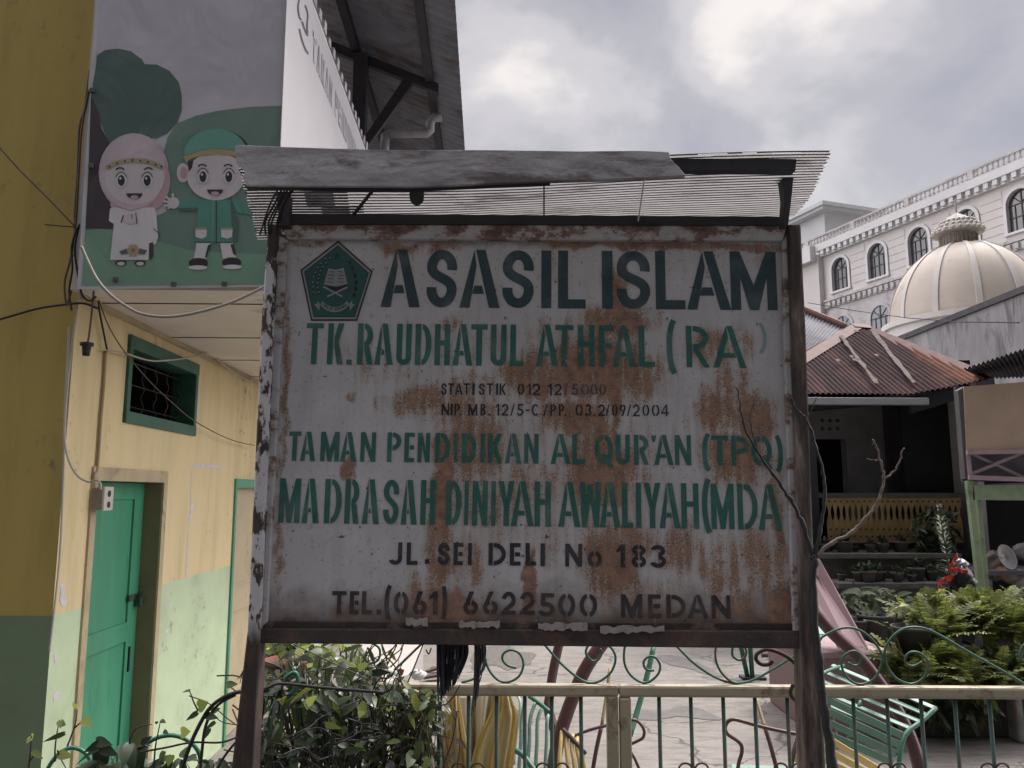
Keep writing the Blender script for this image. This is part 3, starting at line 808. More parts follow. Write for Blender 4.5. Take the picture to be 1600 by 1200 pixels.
def wallmat(name, yel, grn, peelc, spots=.5):
    m, t, b = pbsdf(name)
    tcn = t.nodes.new('ShaderNodeTexCoord'); s_ = t.nodes.new('ShaderNodeSeparateXYZ'); t.links.new(tcn.outputs['Object'], s_.inputs[0])
    nz = noise(t, 2.2, 6, .6); st = noise(t, 5, 6, .65, stretch=(1, 1, .16))
    y_ = ramp(t, st, [(.28, tuple(x * .80 for x in yel)), (.5, yel), (.75, tuple(x * 1.07 for x in yel))])
    g_ = ramp(t, noise(t, 3, 6, .65), [(.28, tuple(x * .8 for x in grn)), (.5, grn), (.75, tuple(min(1, x * 1.1) for x in grn))])
    zz = mth(t, 'ADD', s_.outputs[2], mth(t, 'MULTIPLY', mth(t, 'SUBTRACT', noise(t, 6, 2), .5), .012))
    ms = t.nodes.new('ShaderNodeMapRange'); t.links.new(zz, ms.inputs[0])
    ms.inputs[1].default_value = ZB + .003; ms.inputs[2].default_value = ZB - .003
    c = mixc(t, ms.outputs[0], y_, g_)
    # flaked paint and grime
    fl = mth(t, 'MULTIPLY', ramp(t, noise(t, 9, 7, .7), [(.655, 0.0), (.675, 1.0)]), ramp(t, nz, [(.50, 0.0), (.56, spots)]))
    c = mixc(t, fl, c, peelc)
    gr = mth(t, 'MULTIPLY', ramp(t, noise(t, 14, 7, .7), [(.56, 0.0), (.66, .8)]), ramp(t, noise(t, 1.7, 4, .6, dist=.3), [(.52, 0.0), (.66, 1.0)]))
    c = mixc(t, gr, c, (.11, .105, .10))
    t.links.new(c, b.inputs['Base Color']); b.inputs['Roughness'].default_value = .78
    bump(t, b, mth(t, 'ADD', mth(t, 'MULTIPLY', fl, -2), mth(t, 'ADD', nz, mth(t, 'MULTIPLY', noise(t, 55, 4), .25))), .25, .006)
    return m
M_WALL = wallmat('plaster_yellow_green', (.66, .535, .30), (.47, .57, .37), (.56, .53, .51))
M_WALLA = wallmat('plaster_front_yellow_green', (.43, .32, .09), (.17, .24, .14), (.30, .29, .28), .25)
M_TRIM = mat('plaster_trim', (.44, .36, .22), .8, .2, 8, (.25, .2, .14), .35, 5)
M_TRIMG = mat('reveal_plaster', (.20, .17, .095), .8, .15, 6)
M_DOORG = mat('door_green_paint', (.055, .265, .15), .45, .14, 5, (.03, .18, .11), .3, 6, .08, 60, stretch=(2, 2, .3))
M_WING = mat('window_green_paint', (.026, .105, .07), .5, .25, 8)
M_DARK = mat('dark_interior', (.012, .011, .012), .9, .3)
M_TAN = mat('tan_door', (.47, .39, .25), .7, .14, 5, (.3, .24, .15), .2, 4)
M_SOFF = mat('soffit_board', (.66, .59, .53), .75, .10, 3, (.42, .35, .28), .15, 3)
M_WHITE = mat('white_painted', (.62, .60, .61), .7, .12, 3, (.4, .38, .37), .25, 3)

dy0 = wb(147.5, 790)[0]; dy1 = wb(251, 800)[0]; dz1 = (wb(165, 752)[1] + wb(235, 753)[1]) / 2
wy0 = wb(197, 590)[0]; wy1 = wb(304.5, 620)[0]; wz1 = (wb(201, 529)[1] + wb(307, 571)[1]) / 2; wz0 = (wb(192, 659)[1] + wb(301, 675)[1]) / 2
ey0 = wb(364, 800)[0]; ey1 = ey0 + 1.15; ez1 = wb(368, 748)[1]
LEN = 10.0
WT = .16
def wall_cells(y0, y1, z0, z1, holes):
    ys = sorted({y0, y1, *[h for q in holes for h in q[:2]]}); zs = sorted({z0, z1, *[h for q in holes for h in q[2:]]})
    for i in range(len(ys) - 1):
        for j in range(len(zs) - 1):
            cy, cz = (ys[i] + ys[i + 1]) / 2, (zs[j] + zs[j + 1]) / 2
            if any(a < cy < b_ and c < cz < d for a, b_, c, d in holes): continue
            yield ys[i], ys[i + 1], zs[j], zs[j + 1]
sof = wa(300, 452, .10)[1]
xb = wa(441, 120, .13)[0]
mb = MB()
for (a, b_, c, d) in wall_cells(0, LEN, 0, 3.0, [(dy0, dy1, -1, dz1), (wy0, wy1, wz0, wz1), (ey0, ey1, -1, ez1)]):
    mb.poly([L(0, a, c), L(0, b_, c), L(0, b_, d), L(0, a, d)])
for (a, b_, c, d) in ((dy0, dy1, 0, dz1), (wy0, wy1, wz0, wz1), (ey0, ey1, 0, ez1)):
    for quad in ([(a, c), (a, d)], [(a, d), (b_, d)], [(b_, d), (b_, c)], [(b_, c), (a, c)]):
        (p0, q0), (p1, q1) = quad
        mb.poly([L(0, p0, q0), L(0, p1, q1), L(-WT, p1, q1), L(-WT, p0, q0)], 1)
mb.build('side_wall', [M_WALL, M_TRIMG], bld)
# old plaster showing where the paint has flaked off
M_FLAKE = mat('bare_plaster', (.60, .57, .56), .9, .2, 30)
def flake(px, wallf='side'):
    mb = MB()
    if wallf == 'side': mb.poly([isect(x, y, C0 + BX * .0015, BX) for x, y in px])
    else: mb.poly([isect(x, y, C0 - BY * .0015, BY) for x, y in px])
    mb.build('peeled_patch', M_FLAKE, bld)
flake([(94, 914), (98, 911), (101, 918), (103, 930), (105, 940), (102, 947), (97, 948), (93, 938), (95, 926)])
flake([(299, 789), (304, 787), (305, 791), (301, 796), (300, 806), (298, 818), (294, 824), (295, 812), (297, 800)])
flake([(300, 727), (318, 725), (335, 727), (347, 730), (346, 735), (338, 733), (322, 730), (305, 731)])
flake([(299, 735), (300.5, 735), (300, 765), (299.5, 786), (298, 786), (298.5, 760)])
flake([(294, 830), (296, 830), (294, 870), (291, 905), (289.5, 905), (292, 868)])
flake([(262, 940), (266, 938), (268, 944), (264, 950)]); flake([(84, 1022), (89, 1020), (91, 1030), (86, 1036)]); flake([(83, 1086), (92, 1078), (96, 1084), (90, 1094), (84, 1098)])
flake([(258, 985), (263, 983), (264, 989), (259, 991)])
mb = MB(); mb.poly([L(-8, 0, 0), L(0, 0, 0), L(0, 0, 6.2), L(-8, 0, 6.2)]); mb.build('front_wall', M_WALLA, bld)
# plaster band round the first door, proud of the wall
mb = MB()
tw = .055
lbox(mb, 0.0, .012, dy0 - .055, dy0, 0, dz1 + .07); lbox(mb, 0.0, .012, dy1, dy1 + tw, 0, dz1 + .07); lbox(mb, 0, .012, dy0, dy1, dz1, dz1 + .07)
mb.build('door_surround', M_TRIM, bld)
# green door leaf, set back; two panels and rails
dr = MB()
rx = -.115
lbox(dr, rx - .04, rx, dy0, dy1, .01, dz1)
door = dr.build('door', M_DOORG, bld)
fr_ = MB()
zmid0, zmid1 = wb(140, 985, rx)[1], wb(140, 1020, rx)[1]
zm = (wb(165, 985, rx)[1] + wb(165, 1012, rx)[1]) / 2
st = .085
lbox(fr_, rx, rx + .012, dy0 + .002, dy0 + st, .03, dz1 - .004); lbox(fr_, rx, rx + .012, dy1 - st - .04, dy1 - .003, .03, dz1 - .004)
lbox(fr_, rx, rx + .011, dy0 + st, dy1 - st - .04, dz1 - .10, dz1 - .004)
lbox(fr_, rx, rx + .011, dy0 + st, dy1 - st - .04, zm - .055, zm + .055); lbox(fr_, rx, rx + .011, dy0 + st, dy1 - st - .04, .03, .2)
fr_.build('door_frame', M_DOORG, door, bevel=.002)
M_BRASS = mat('dull_green_metal', (.05, .09, .06), .5, .3, 20, metal=.4)
hs = MB(); hy, hz = wb(232, 934)
lbox(hs, rx + .012, rx + .022, dy1 - .14, dy1 - .005, hz - .018, hz + .018); lbox(hs, rx + .02, rx + .05, dy1 - .06, dy1 - .015, hz - .055, hz + .01)
hs.tube([L(rx + .03, dy1 - .055, hz), L(rx + .06, dy1 - .05, hz + .012), L(rx + .06, dy1 - .02, hz + .012), L(rx + .03, dy1 - .015, hz)], .005, 6)
hs.build('hasp_lock', M_BRASS, door)
ht = MB(); lbox(ht, rx + .012, rx + .02, dy1 - .09, dy1 - .075, hz - .42, hz - .28); ht.build('bolt_plate', M_DARK, door)
# high window with green frame and a dark grille
wn_ = MB()
fwd = .07
lbox(wn_, -.14, .02, wy0 - .01, wy1 + .01, wz1 - .06, wz1 + .015); lbox(wn_, -.14, .02, wy0 - .01, wy1 + .01, wz0 - .015, wz0 + .05)
lbox(wn_, -.14, .018, wy0 - .008, wy0 + .035, wz0 + .05, wz1 - .06); lbox(wn_, -.14, .018, wy1 - .035, wy1 + .008, wz0 + .05, wz1 - .06)
win = wn_.build('window', M_WING, bld, bevel=.003)
mb = MB(); lbox(mb, -.90, -.165, wy0 - .05, wy1 + .05, wz0 - .05, wz1 + .05); mb.f = [f for i, f in enumerate(mb.f) if i != 3]; mb.m = mb.m[:-1]
mb.build('window_back', M_DARK, win)
gr_ = MB(); random.seed(3)
M_IRON = mat('grille_iron', (.022, .02, .022), .6, .3)
for k in range(6):
    y = wy0 + .06 + (wy1 - wy0 - .12) * k / 5
    pts = []
    for q_ in range(25):
        zz = wz0 + .03 + (wz1 - wz0 - .07) * q_ / 24
        pts.append(L(-.09, y + .022 * math.sin(q_ * .9 + k * 1.7), zz))
    gr_.tube(pts, .0035, 5)
for q_ in range(3):
    zz = wz0 + .1 + (wz1 - wz0 - .2) * q_ / 2
    gr_.tube([L(-.09, wy0 + .02, zz), L(-.09, wy1 - .02, zz)], .004, 5)
gr_.build('grille', M_IRON, win)
# second door: green frame, tan leaf
mb = MB()
lbox(mb, -.10, .015, ey0, ey0 + .045, 0, ez1); lbox(mb, -.10, .015, ey1 - .045, ey1, 0, ez1); lbox(mb, -.10, .015, ey0 + .045, ey1 - .045, ez1 - .07, ez1)
d2f = mb.build('tan_door', M_DOORG, bld, bevel=.002)
mb = MB(); lbox(mb, -.08, -.05, ey0 + .045, ey1 - .045, 0.01, ez1 - .07)
for z in (.3, .95, 1.15):
    lbox(mb, -.05, -.042, ey0 + .1, ey1 - .1, z, z + .02)
mb.build('door_leaf', M_TAN, d2f)
# overhanging upper floor
mb = MB(); lbox(mb, 0.002, xb, -.08, LEN, sof, sof + .16)
soff = mb.build('upper_floor_slab', M_SOFF, bld)
mb = MB()
gv = [wb(300, yy, 0)[0] for yy in (0,)]
y = .12
for yy in (474, 527, 562):
    q = isect(330, yy, Vector((0, 0, sof)), Vector((0, 0, 1))) - C0
    lbox(mb, .0, xb, q.dot(BY), q.dot(BY) + .014, sof - .003, sof - .0005)
for k in range(5):
    lbox(mb, .0, xb, q.dot(BY) + .83 * (k + 1), q.dot(BY) + .83 * (k + 1) + .014, sof - .003, sof - .0005)
mb.build('board_joints', mat('joint_dark', (.06, .05, .045), .9), bld)
mb = MB(); lbox(mb, .004, .03, .0, LEN, sof - .028, sof - .0006); mb.build('soffit_moulding', M_TRIM, bld)
PT = wb(520, 90, xb)[1]                     # parapet top
mb = MB(); lbox(mb, xb - .07, xb, -.07, LEN, sof + .161, PT); lbox(mb, 0.01, xb - .071, -.07, 0.0, sof + .161, PT + .6)
mb.build('balcony_parapet', M_WHITE, bld)
M_UPW = mat('upper_wall_grey', (.17, .16, .16), .85, .25, 3)
mb = MB(); lbox(mb, .002, .1, .02, LEN, PT - .3, 5.6); lbox(mb, .1, xb + .0, LEN - .1, LEN, sof + .17, 5.6); mb.build('upper_wall', M_UPW, bld)
# roof with corrugated underside
ezr = 5.55
def eave(py):
    px = 710 + (727 - 710) * py / 232
    r_ = ray(px, py); tt = (ezr - CAM.z) / r_.z
    return (CAM + r_ * tt) - C0
e0 = eave(0); e1 = eave(225)
xe = (e0.dot(BX) + e1.dot(BX)) / 2
rise = math.tan(R(22))
M_ROOFU = mat('grey_corrugated_iron', (.165, .17, .205), .6, .3, 4, (.10, .08, .075), .4, 3, .1)
rows = []
ny = int((LEN + 1.4) / .02)
for i in range(ny + 1):
    y = .25 + i * .02
    wv_ = .011 * math.cos(2 * math.pi * y / .11)
    rows.append([L(xe - s_ , y, ezr + s_ * rise + wv_) for s_ in (0, .6, 1.4, 2.4, 3.6)])
mb = MB(); mb.grid(rows); roof = mb.build('roof', M_ROOFU, bld, smooth=True, solid=.003)
mb = MB()
for s_ in (.28, .95, 1.75, 2.5):
    lbox(mb, xe - s_ - .035, xe - s_ + .035, .3, LEN + .9, ezr + s_ * rise - .095, ezr + s_ * rise - .016)
mb.build('purlin', M_DKWOOD, roof)
for k, y in enumerate((wb(570, 150, xb - .1)[0], )):
    mb = MB(); lbox(mb, xb - .20, xb - .08, y - .06, y + .06, sof + .17, ezr + (xe - xb + .14) * rise - .1); mb.build('roof_post', M_DKWOOD, bld)
    mb = MB()
    zt_ = ezr + (xe - xb) * rise
    mb.extrude([L(xb - .6, y, zt_ + .6 * rise - .16), L(xe - .2, y, ezr + .2 * rise - .16), L(xe - .2, y, ezr + .2 * rise - .07), L(xb - .6, y, zt_ + .6 * rise - .07)], BY * .06)
    mb.extrude([L(xb - .1, y + .01, zt_ - .95), L(xb - .1, y + .01, zt_ - .82), L(xe - .5, y + .01, ezr + .5 * rise - .12), L(xe - .42, y + .01, ezr + .42 * rise - .14)], BY * .05)
    mb.build('rafter', M_DKWOOD, roof)
mb = MB()
mb.tube([P(600, 250, 7.2), P(602, 212, 7.2), P(606, 209, 7.2), P(668, 208, 7.2), P(672, 204, 7.2), P(672, 192, 7.2), P(678, 184, 7.2), P(690, 183, 7.2)], .045, 8)
mb.build('drain_pipe', mat('grey_pipe', (.32, .31, .32), .5, .3), bld, smooth=True)

# ---------------------------------------------------------------- cartoon banner hung on the front of the upper floor
m, t, b = pbsdf('vinyl_backing')
ban_mats = []
def vinyl(name, c):
    m, t, b = pbsdf(name)
    n_ = noise(t, 3, 4, .5)
    t.links.new(ramp(t, n_, [(.3, tuple(x * .93 for x in c)), (.7, c)]), b.inputs['Base Color'])
    b.inputs['Roughness'].default_value = .52
    wv_ = noise(t, 2.2, 3, .5, stretch=(1.6, 1, .9), dist=.6)
    bump(t, b, wv_, .8, .032)
    ban_mats.append(m); return len(ban_mats) - 1
V_W = vinyl('vinyl_grey_white', (.46, .45, .50)); V_DG = vinyl('vinyl_dark_green', (.072, .122, .105)); V_MG = vinyl('vinyl_mid_green', (.135, .22, .18)); V_LG = vinyl('vinyl_light_green', (.17, .31, .22))
V_BR = vinyl('vinyl_dark_brown', (.05, .035, .04)); V_SK = vinyl('vinyl_pale_skin', (.55, .50, .52)); V_PK = vinyl('vinyl_pink', (.46, .30, .33)); V_HJ = vinyl('vinyl_pale_pink', (.50, .42, .46))
V_BK = vinyl('vinyl_black', (.02, .02, .025)); V_TN = vinyl('vinyl_tan', (.36, .30, .17)); V_TQ = vinyl('vinyl_turquoise', (.085, .25, .205)); V_CAP = vinyl('vinyl_cap_green', (.12, .31, .25)); V_WH = vinyl('vinyl_white', (.60, .58, .60)); V_RD = vinyl('vinyl_red', (.32, .12, .11))
V_EDGE = vinyl('vinyl_hem', (.50, .50, .52))
bn = MB()
BO = .15
def Bp(px, py, lay): 
    p = isect(px, py, C0 - BY * (BO + lay * .0007), BY)
    return p
def bpoly(pts, lay, m):
    lay = lay + .05 * (len(bn.f) % 14)
    bn.poly([Bp(x, y, lay) for x, y in pts], m)
def ell(cx, cy, rx, ry, a0=0, a1=360, n=28): return [(cx + rx * math.cos(R(a0 + (a1 - a0) * i / n)), cy - ry * math.sin(R(a0 + (a1 - a0) * i / n))) for i in range(n + (0 if a1 - a0 == 360 else 1))]
def bstroke(pts, wd, lay, m):
    for q in stroke(pts, wd): bpoly(q, lay, m)
XL = lambda y: 155 - (155 - 121) * (y + 60) / 512      # left hem
XR = lambda y: 450 - (445 - 424) * (y + 60) / 512
bn.extrude([Bp(XL(-160), -160, -6), Bp(XR(-160), -160, -6), Bp(XR(448), 448, -6), Bp(XL(452), 452, -6)], -BY * .004, V_EDGE)
hem = [(XL(-160) + 4, -158), (XR(-160) - 1, -158), (XR(446) - 1, 444), (XL(446) + 6, 446)]
bpoly(hem, 0, V_W)
bpoly([(XL(355) + 6, 355), (180, 357), (215, 352), (260, 330), (250, 260), (262, 214), (277, 193), (305, 181), (340, 173), (390, 167), (XR(165) - 1, 165), (XR(444) - 1, 444), (XL(446) + 6, 446)], 1, V_MG)
bpoly([(XL(100) + 6, 100), (XL(86) + 6, 86), (165, 78), (185, 76), (205, 80), (222, 93), (226, 100), (245, 101), (264, 110), (279, 128), (284, 150), (284, 172), (277, 192), (262, 208), (245, 216), (200, 216), (170, 225), (XL(230) + 6, 150)], 2, V_DG)
bpoly([(XL(225) + 6, 150), (154, 175), (158, 200), (170, 222), (190, 250), (195, 330), (178, 340), (176, 358), (XL(356) + 6, 357), (XL(280) + 6, 260)], 3, V_BR)
bpoly([(XL(362) + 6, 362), (150, 356), (180, 358), (230, 372), (300, 392), (420, 398), (XR(444) - 1, 444), (XL(446) + 6, 446)], 2, V_LG)
# girl
bpoly(ell(209, 270, 55, 62), 4, V_HJ); bpoly(ell(222, 282, 44, 52, -90, 60), 5, V_PK)
bpoly(ell(207, 268, 52, 59), 6, V_HJ)
bpoly([(172, 318), (245, 316), (241, 333), (176, 332)], 5, V_HJ); bstroke([(176, 321), (205, 329), (242, 318)], 2, 7, V_PK)
bpoly(ell(210, 279, 46, 41), 7, V_SK); bpoly(ell(210, 279, 46, 41, 20, 160, 18) + [(170, 264), (186, 257), (210, 254), (234, 257), (250, 264)], 8, V_HJ)
bstroke(arc(210, -300, 47, 60, 140, 40, 12) if False else [(166, 262), (180, 255), (195, 251), (210, 250), (225, 251), (240, 255), (254, 262)], 7, 9, V_TN)
for x, y in ((171, 259), (183, 254), (195, 250.5), (207, 249), (219, 250), (231, 252), (243, 256), (252, 259)):
    bpoly(ell(x, y + 1, 3.4, 3.4, n=10), 10, V_TN); bpoly(ell(x, y + 1, 1.6, 1.6, n=8), 11, V_BK)
for x in (189.5, 230):
    bpoly(ell(x, 281, 8.5, 11.5), 9, V_WH); bpoly(ell(x, 282, 5.5, 8.5), 10, V_BK); bpoly(ell(x - 1.5, 278.5, 1.8, 2.2, n=10), 11, V_WH)
    bstroke(ell(x, 281, 8.8, 11.8, 20, 160, 8), 1.4, 10, V_BK)
    bstroke(ell(x + (2 if x > 200 else -2), 270, 8, 8, 35, 145, 6), 2.2, 10, V_BK)
bpoly(ell(210, 302, 12.5, 9, 180, 360, 14), 9, V_BK); bpoly(ell(210, 308, 6.5, 3, n=12), 10, V_PK)
bpoly([(172, 326), (176, 324), (240, 324), (244, 330), (247, 372), (243, 382), (233, 380), (232, 406), (172, 406), (178, 350), (170, 345)], 6, V_WH)
bpoly([(233, 380), (239, 378), (240, 400), (234, 407)], 6, V_BR)
bpoly(ell(204, 342, 10, 8), 8, V_SK); bstroke([(193, 336), (189, 348)], 2, 9, V_BR); bstroke([(212, 332), (214, 350)], 1.4, 9, V_BR); bstroke([(206, 334), (206, 342)], 1, 9, V_BR)
bpoly([(186, 393), (198, 388), (200, 396), (190, 398)], 8, V_DG); bpoly([(230, 391), (218, 388), (216, 397), (226, 398)], 8, V_DG)
for a in range(0, 360, 60): bpoly(ell(208 + 6 * math.cos(R(a)), 391 + 6 * math.sin(R(a)), 4, 4, n=10), 9, V_TN)
bpoly(ell(208, 391, 3, 3, n=10), 10, V_RD)
for x in (189, 219): bpoly(ell(x, 411, 9, 5, n=14), 5, V_BR); bpoly(ell(x, 412, 6, 3, n=12), 6, V_SK)
bstroke([(240, 357), (250, 366), (246, 376)], 1.5, 7, V_DG)
# boy
bpoly(ell(286, 270, 10, 15), 4, V_SK); bpoly(ell(287, 270, 5.5, 9), 5, V_PK)
bpoly([(294, 253), (302, 250), (300, 262), (295, 268)], 8, V_BK)
bpoly(ell(340, 244, 52, 42, 0, 180, 26), 4, V_BK); bpoly(ell(337, 246, 50, 43, 0, 180, 26), 5, V_CAP)
bpoly(ell(337, 275, 45, 38), 6, V_SK)
bpoly(ell(337, 262, 47, 30, 12, 168, 20) + [(291, 241), (310, 236), (337, 233), (365, 236), (384, 241)], 7, V_SK)
bstroke([(288, 248), (308, 240), (337, 236), (366, 239), (386, 246)], 9, 8, V_TN)
bpoly(ell(337, 242, 50, 41, 8, 172, 26) + [(290, 243), (310, 235), (337, 231.5), (365, 234), (386, 241)], 9, V_CAP)
for x in (317, 357.5):
    bpoly(ell(x, 275, 8.5, 11.5), 9, V_WH); bpoly(ell(x, 276, 5.5, 8.5), 10, V_BK); bpoly(ell(x - 1.5, 272.5, 1.8, 2.2, n=10), 11, V_WH)
    bstroke(ell(x, 275, 8.8, 11.8, 20, 160, 8), 1.4, 10, V_BK); bstroke(ell(x - 1, 264, 8, 7, 35, 145, 6), 2.2, 10, V_BK)
bpoly(ell(336, 296, 12.5, 9, 180, 360, 14), 9, V_BK); bpoly(ell(336, 302, 6.5, 3, n=12), 10, V_PK)
bpoly([(310, 312), (360, 312), (372, 340), (371, 378), (302, 377), (308, 345)], 5, V_TQ); bpoly([(360, 312), (372, 345), (371, 378), (364, 378), (362, 345)], 6, V_DG)
bstroke([(333, 313), (332, 380)], 2, 7, V_LG); bstroke([(338, 313), (338, 380)], 1.4, 7, V_BR)
bpoly([(312, 313), (280, 312), (278, 325), (280, 329), (309, 326)], 4, V_TQ); bpoly([(279, 325), (310, 324), (310, 329), (281, 330)], 5, V_DG)
bpoly([(362, 312), (392, 322), (396, 336), (370, 332)], 4, V_TQ)
bpoly(ell(271, 317, 9, 9), 5, V_SK)
for a, l_ in ((200, 16), (170, 16), (140, 16), (95, 15), (225, 13)):
    bstroke([(271, 317), (271 + l_ * math.cos(R(a)), 317 - l_ * math.sin(R(a)))], 3.4, 6, V_SK)
for x in (314.5, 354.5):
    bpoly([(x - 9, 357), (x + 9, 357), (x + 8, 370), (x, 373), (x - 9, 370)], 7, V_WH); bstroke([(x - 9, 357), (x + 9, 357)], 3, 8, V_TN)
bpoly([(307, 380), (329, 380), (322, 404), (303, 404)], 4, V_WH); bpoly([(344, 380), (364, 380), (369, 404), (348, 404)], 4, V_WH)
bpoly([(325, 383), (330, 381), (323, 402), (320, 402)], 5, V_BR); bpoly([(360, 382), (365, 381), (369, 398), (365, 398)], 5, V_BR)
bpoly(ell(310, 411, 15, 8), 5, V_BK); bpoly(ell(309, 418, 15, 3.5, n=14), 6, V_WH); bpoly(ell(362, 410, 15, 8), 5, V_BK); bpoly(ell(363, 417, 15, 3.5, n=14), 6, V_WH)
cartoon = bn.build('cartoon_banner', ban_mats, origin=L(.3, -.15, sof))
tag(cartoon, 'green vinyl banner with a printed cartoon girl in headscarf and boy in cap', 'banner')
M_GROM = mat('grommet_metal', (.10, .11, .11), .45, .2, metal=.5)
for (x, y) in ((145, 142), (143, 260), (181, 437), (272, 444.5), (351, 444.5)):
    mb = MB()
    p = Bp(x, y, 3); mb.box(p - BX * .012 - Vector((0, 0, .012)), BX * .024, -BY * .012, Vector((0, 0, .024)))
    mb.build('grommet', M_GROM, cartoon, bevel=.003)

# white banner with outlined letters along the side of the upper floor
sb = MB()
so_ = xb + .012
ymax = 8.6
vz0 = sof - .02
sb.extrude([L(so_, -.16, vz0), L(so_, ymax, vz0), L(so_, ymax, PT - .06), L(so_, -.16, PT - .06)], BX * .003)
sban = sb.build('text_banner', mat('banner_white_vinyl', (.47, .455, .47), .5, .07, 2.0, bmp=.12, bscale=5), origin=L(so_, -.16, vz0))
tag(sban, 'long white banner with outlined capital letters along the side of the upper floor', 'banner')
M_OUTL = mat('print_dark_outline', (.07, .07, .085), .5); M_LETW = mat('print_letter_fill', (.46, .445, .46), .5)
ty = wb(487, 70, so_)[0]
tz1 = wb(486.5, 43, so_)[1]; tz0 = wb(487, 93, so_)[1]
lt = MB(); yy = ty; wl = .098; hl = tz1 - tz0
for c in 'TAMAN PENDIDIKAN AL QURAN':
    if c == ' ': yy += .07; continue
    wc = wl if c != 'I' else .036
    for pg in glyph(c, wc, hl, .034):
        cxx = sum(p[0] for p in pg) / len(pg); czz = sum(p[1] for p in pg) / len(pg)
        lt.poly([L(so_ + .0045, yy + (x - cxx) * 1.0, tz0 + z) if False else L(so_ + .0045, yy + x, tz0 + z) for x, z in pg], 0)
        lt.poly([L(so_ + .0055, yy + cxx + (x - cxx) * .66, tz0 + czz + (z - czz) * .95) for x, z in pg], 1)
    yy += wc + .022
lt.build('lettering', [M_OUTL, M_LETW], sban)
lg = MB()
def sbp(px, py): 
    a, z = wb(px, py, so_ + .005); return L(so_ + .005, a, z)
for pts in ([(470, -8), (466, 10), (468, 26), (471, 31)], [(477, 8), (481, 22), (480, 40), (481, 52)], [(472, 33), (476, 45), (481, 56)], [(468, 45), (472, 62), (477, 76), (482, 84)]):
    for q in stroke([(p.x, p.y) for p in spline([(x, y, 0) for x, y in pts], 5)], 2.4): lg.poly([sbp(x, y) for x, y in q])
lg.build('round_emblem', M_OUTL, sban)
# toothed metal edge above the banner
mb = MB()
k = 0
yv = .0
while yv < 8.8:
    hgt = .05 + .03 * ((k * 7) % 3) / 2
    mb.extrude([L(xb - .02, yv, PT + .001), L(xb - .02, yv + .075, PT + .001), L(xb - .02, yv + .075, PT + hgt), L(xb - .02, yv + .02, PT + hgt * .9)], BX * .03)
    yv += .14; k += 1
mb.build('parapet_edge', mat('edge_galvanised', (.42, .41, .42), .6, .3), bld)

# ---------------------------------------------------------------- far palace-like building
PP = P(1437, 400, 50.0); PP.z = 0
PU = Vector((-math.sin(R(19.7)), math.cos(R(19.7)), 0))      # along the facade, away from us
PN = Vector((-PU.y, PU.x, 0))                                # out of the facade, towards the yard
def fp(px, py, off=0.0):
    q = isect(px, py, PP + PN * off, PN) - PP
    return q.dot(PU), q.z
def FW(t, z, off=0.0): return PP + PU * t + PN * off + Vector((0, 0, z))
def fbox(mb, t0, t1, o0, o1, z0, z1, m=0):
    mb.box(FW(t0, z0, o0), PU * (t1 - t0), PN * (o1 - o0), Vector((0, 0, z1 - z0)), m)
M_PAL = mat('palace_cream_stone', (.64, .605, .59), .8, .06, .6, (.50, .46, .43), .2, .5, .1, 8)
M_PALT = mat('palace_white_trim', (.68, .67, .68), .75, .08, .8)
M_PALG = mat('palace_grey_stone', (.54, .51, .51), .8, .2, 1.2, (.32, .3, .3), .35, 1.5)
M_GLASS = mat('dark_window_glass', (.07, .075, .09), .15, .2, 1.0, bmp=0, spec=.6)
M_MULL = mat('window_mullion', (.025, .026, .03), .5, .1)
pal = thing('palace_building', FW(0, 0), 'large cream palace-like building with arched windows and a roof balustrade', 'building')
zbt = fp(1600, 233)[1]; zbb = fp(1600, 253)[1]; zcb = fp(1600, 278)[1]
zs = fp(1436, 412)[1]; zw = fp(1436, 355)[1]
zst = fp(1370, 447)[1]; zl = fp(1370, 479)[1]
tE = fp(1288, 450)[0]; tF = fp(1256, 470)[0]
T0 = -14.0
wins = [7.1, 3.55, 0.0, -3.55, -7.1, -10.65]
WW = .80
def archpts(t, z0, z1, w_, n=12):
    zc = z1 - w_
    return [(t + w_, z0)] + [(t + w_ * math.cos(R(180 * i / n)), zc + w_ * math.sin(R(180 * i / n))) for i in range(n + 1)] + [(t - w_, z0)]
# upper wall with real arched openings: panels between and above the windows
mb = MB()
zwt = zw + .25
edges = sorted(wins)
prev = T0
for t_ in edges:
    mb.poly([FW(prev, zst, 0), FW(t_ - WW, zst, 0), FW(t_ - WW, zwt, 0), FW(prev, zwt, 0)])
    mb.poly([FW(t_ - WW, zst, 0), FW(t_ + WW, zst, 0), FW(t_ + WW, zs, 0), FW(t_ - WW, zs, 0)])
    ap = archpts(t_, zs, zw, WW)[1:-1]
    k = len(ap)
    for i in range(k - 1):
        mb.poly([FW(ap[i][0], ap[i][1]), FW(ap[i + 1][0], ap[i + 1][1]), FW(ap[i + 1][0], zwt), FW(ap[i][0], zwt)])
    full = archpts(t_, zs, zw, WW)
    for i in range(len(full)):
        a, c = full[i], full[(i + 1) % len(full)]
        mb.poly([FW(*a), FW(*c), FW(c[0], c[1], -.25), FW(a[0], a[1], -.25)])
    prev = t_ + WW
mb.poly([FW(prev, zst), FW(tE, zst), FW(tE, zwt), FW(prev, zwt)])
mb.poly([FW(T0, zwt), FW(tE, zwt), FW(tE, zcb), FW(T0, zcb)])
fbox(mb, T0, tF, -.6, -.5, 0, zcb)
fbox(mb, tE, tF, -.5, .45, 0, zcb + .2)
mb.build('upper_wall', M_PAL, pal)
mb = MB()                                   # grooves in the stone between the windows
for t_ in [10.0] + [w_ - 1.775 for w_ in wins]:
    for k in range(5):
        z = zs + .15 + k * .52
        if t_ < 9 or True: fbox(mb, t_ - .72, t_ + .72, .001, .03, z, z + .46)
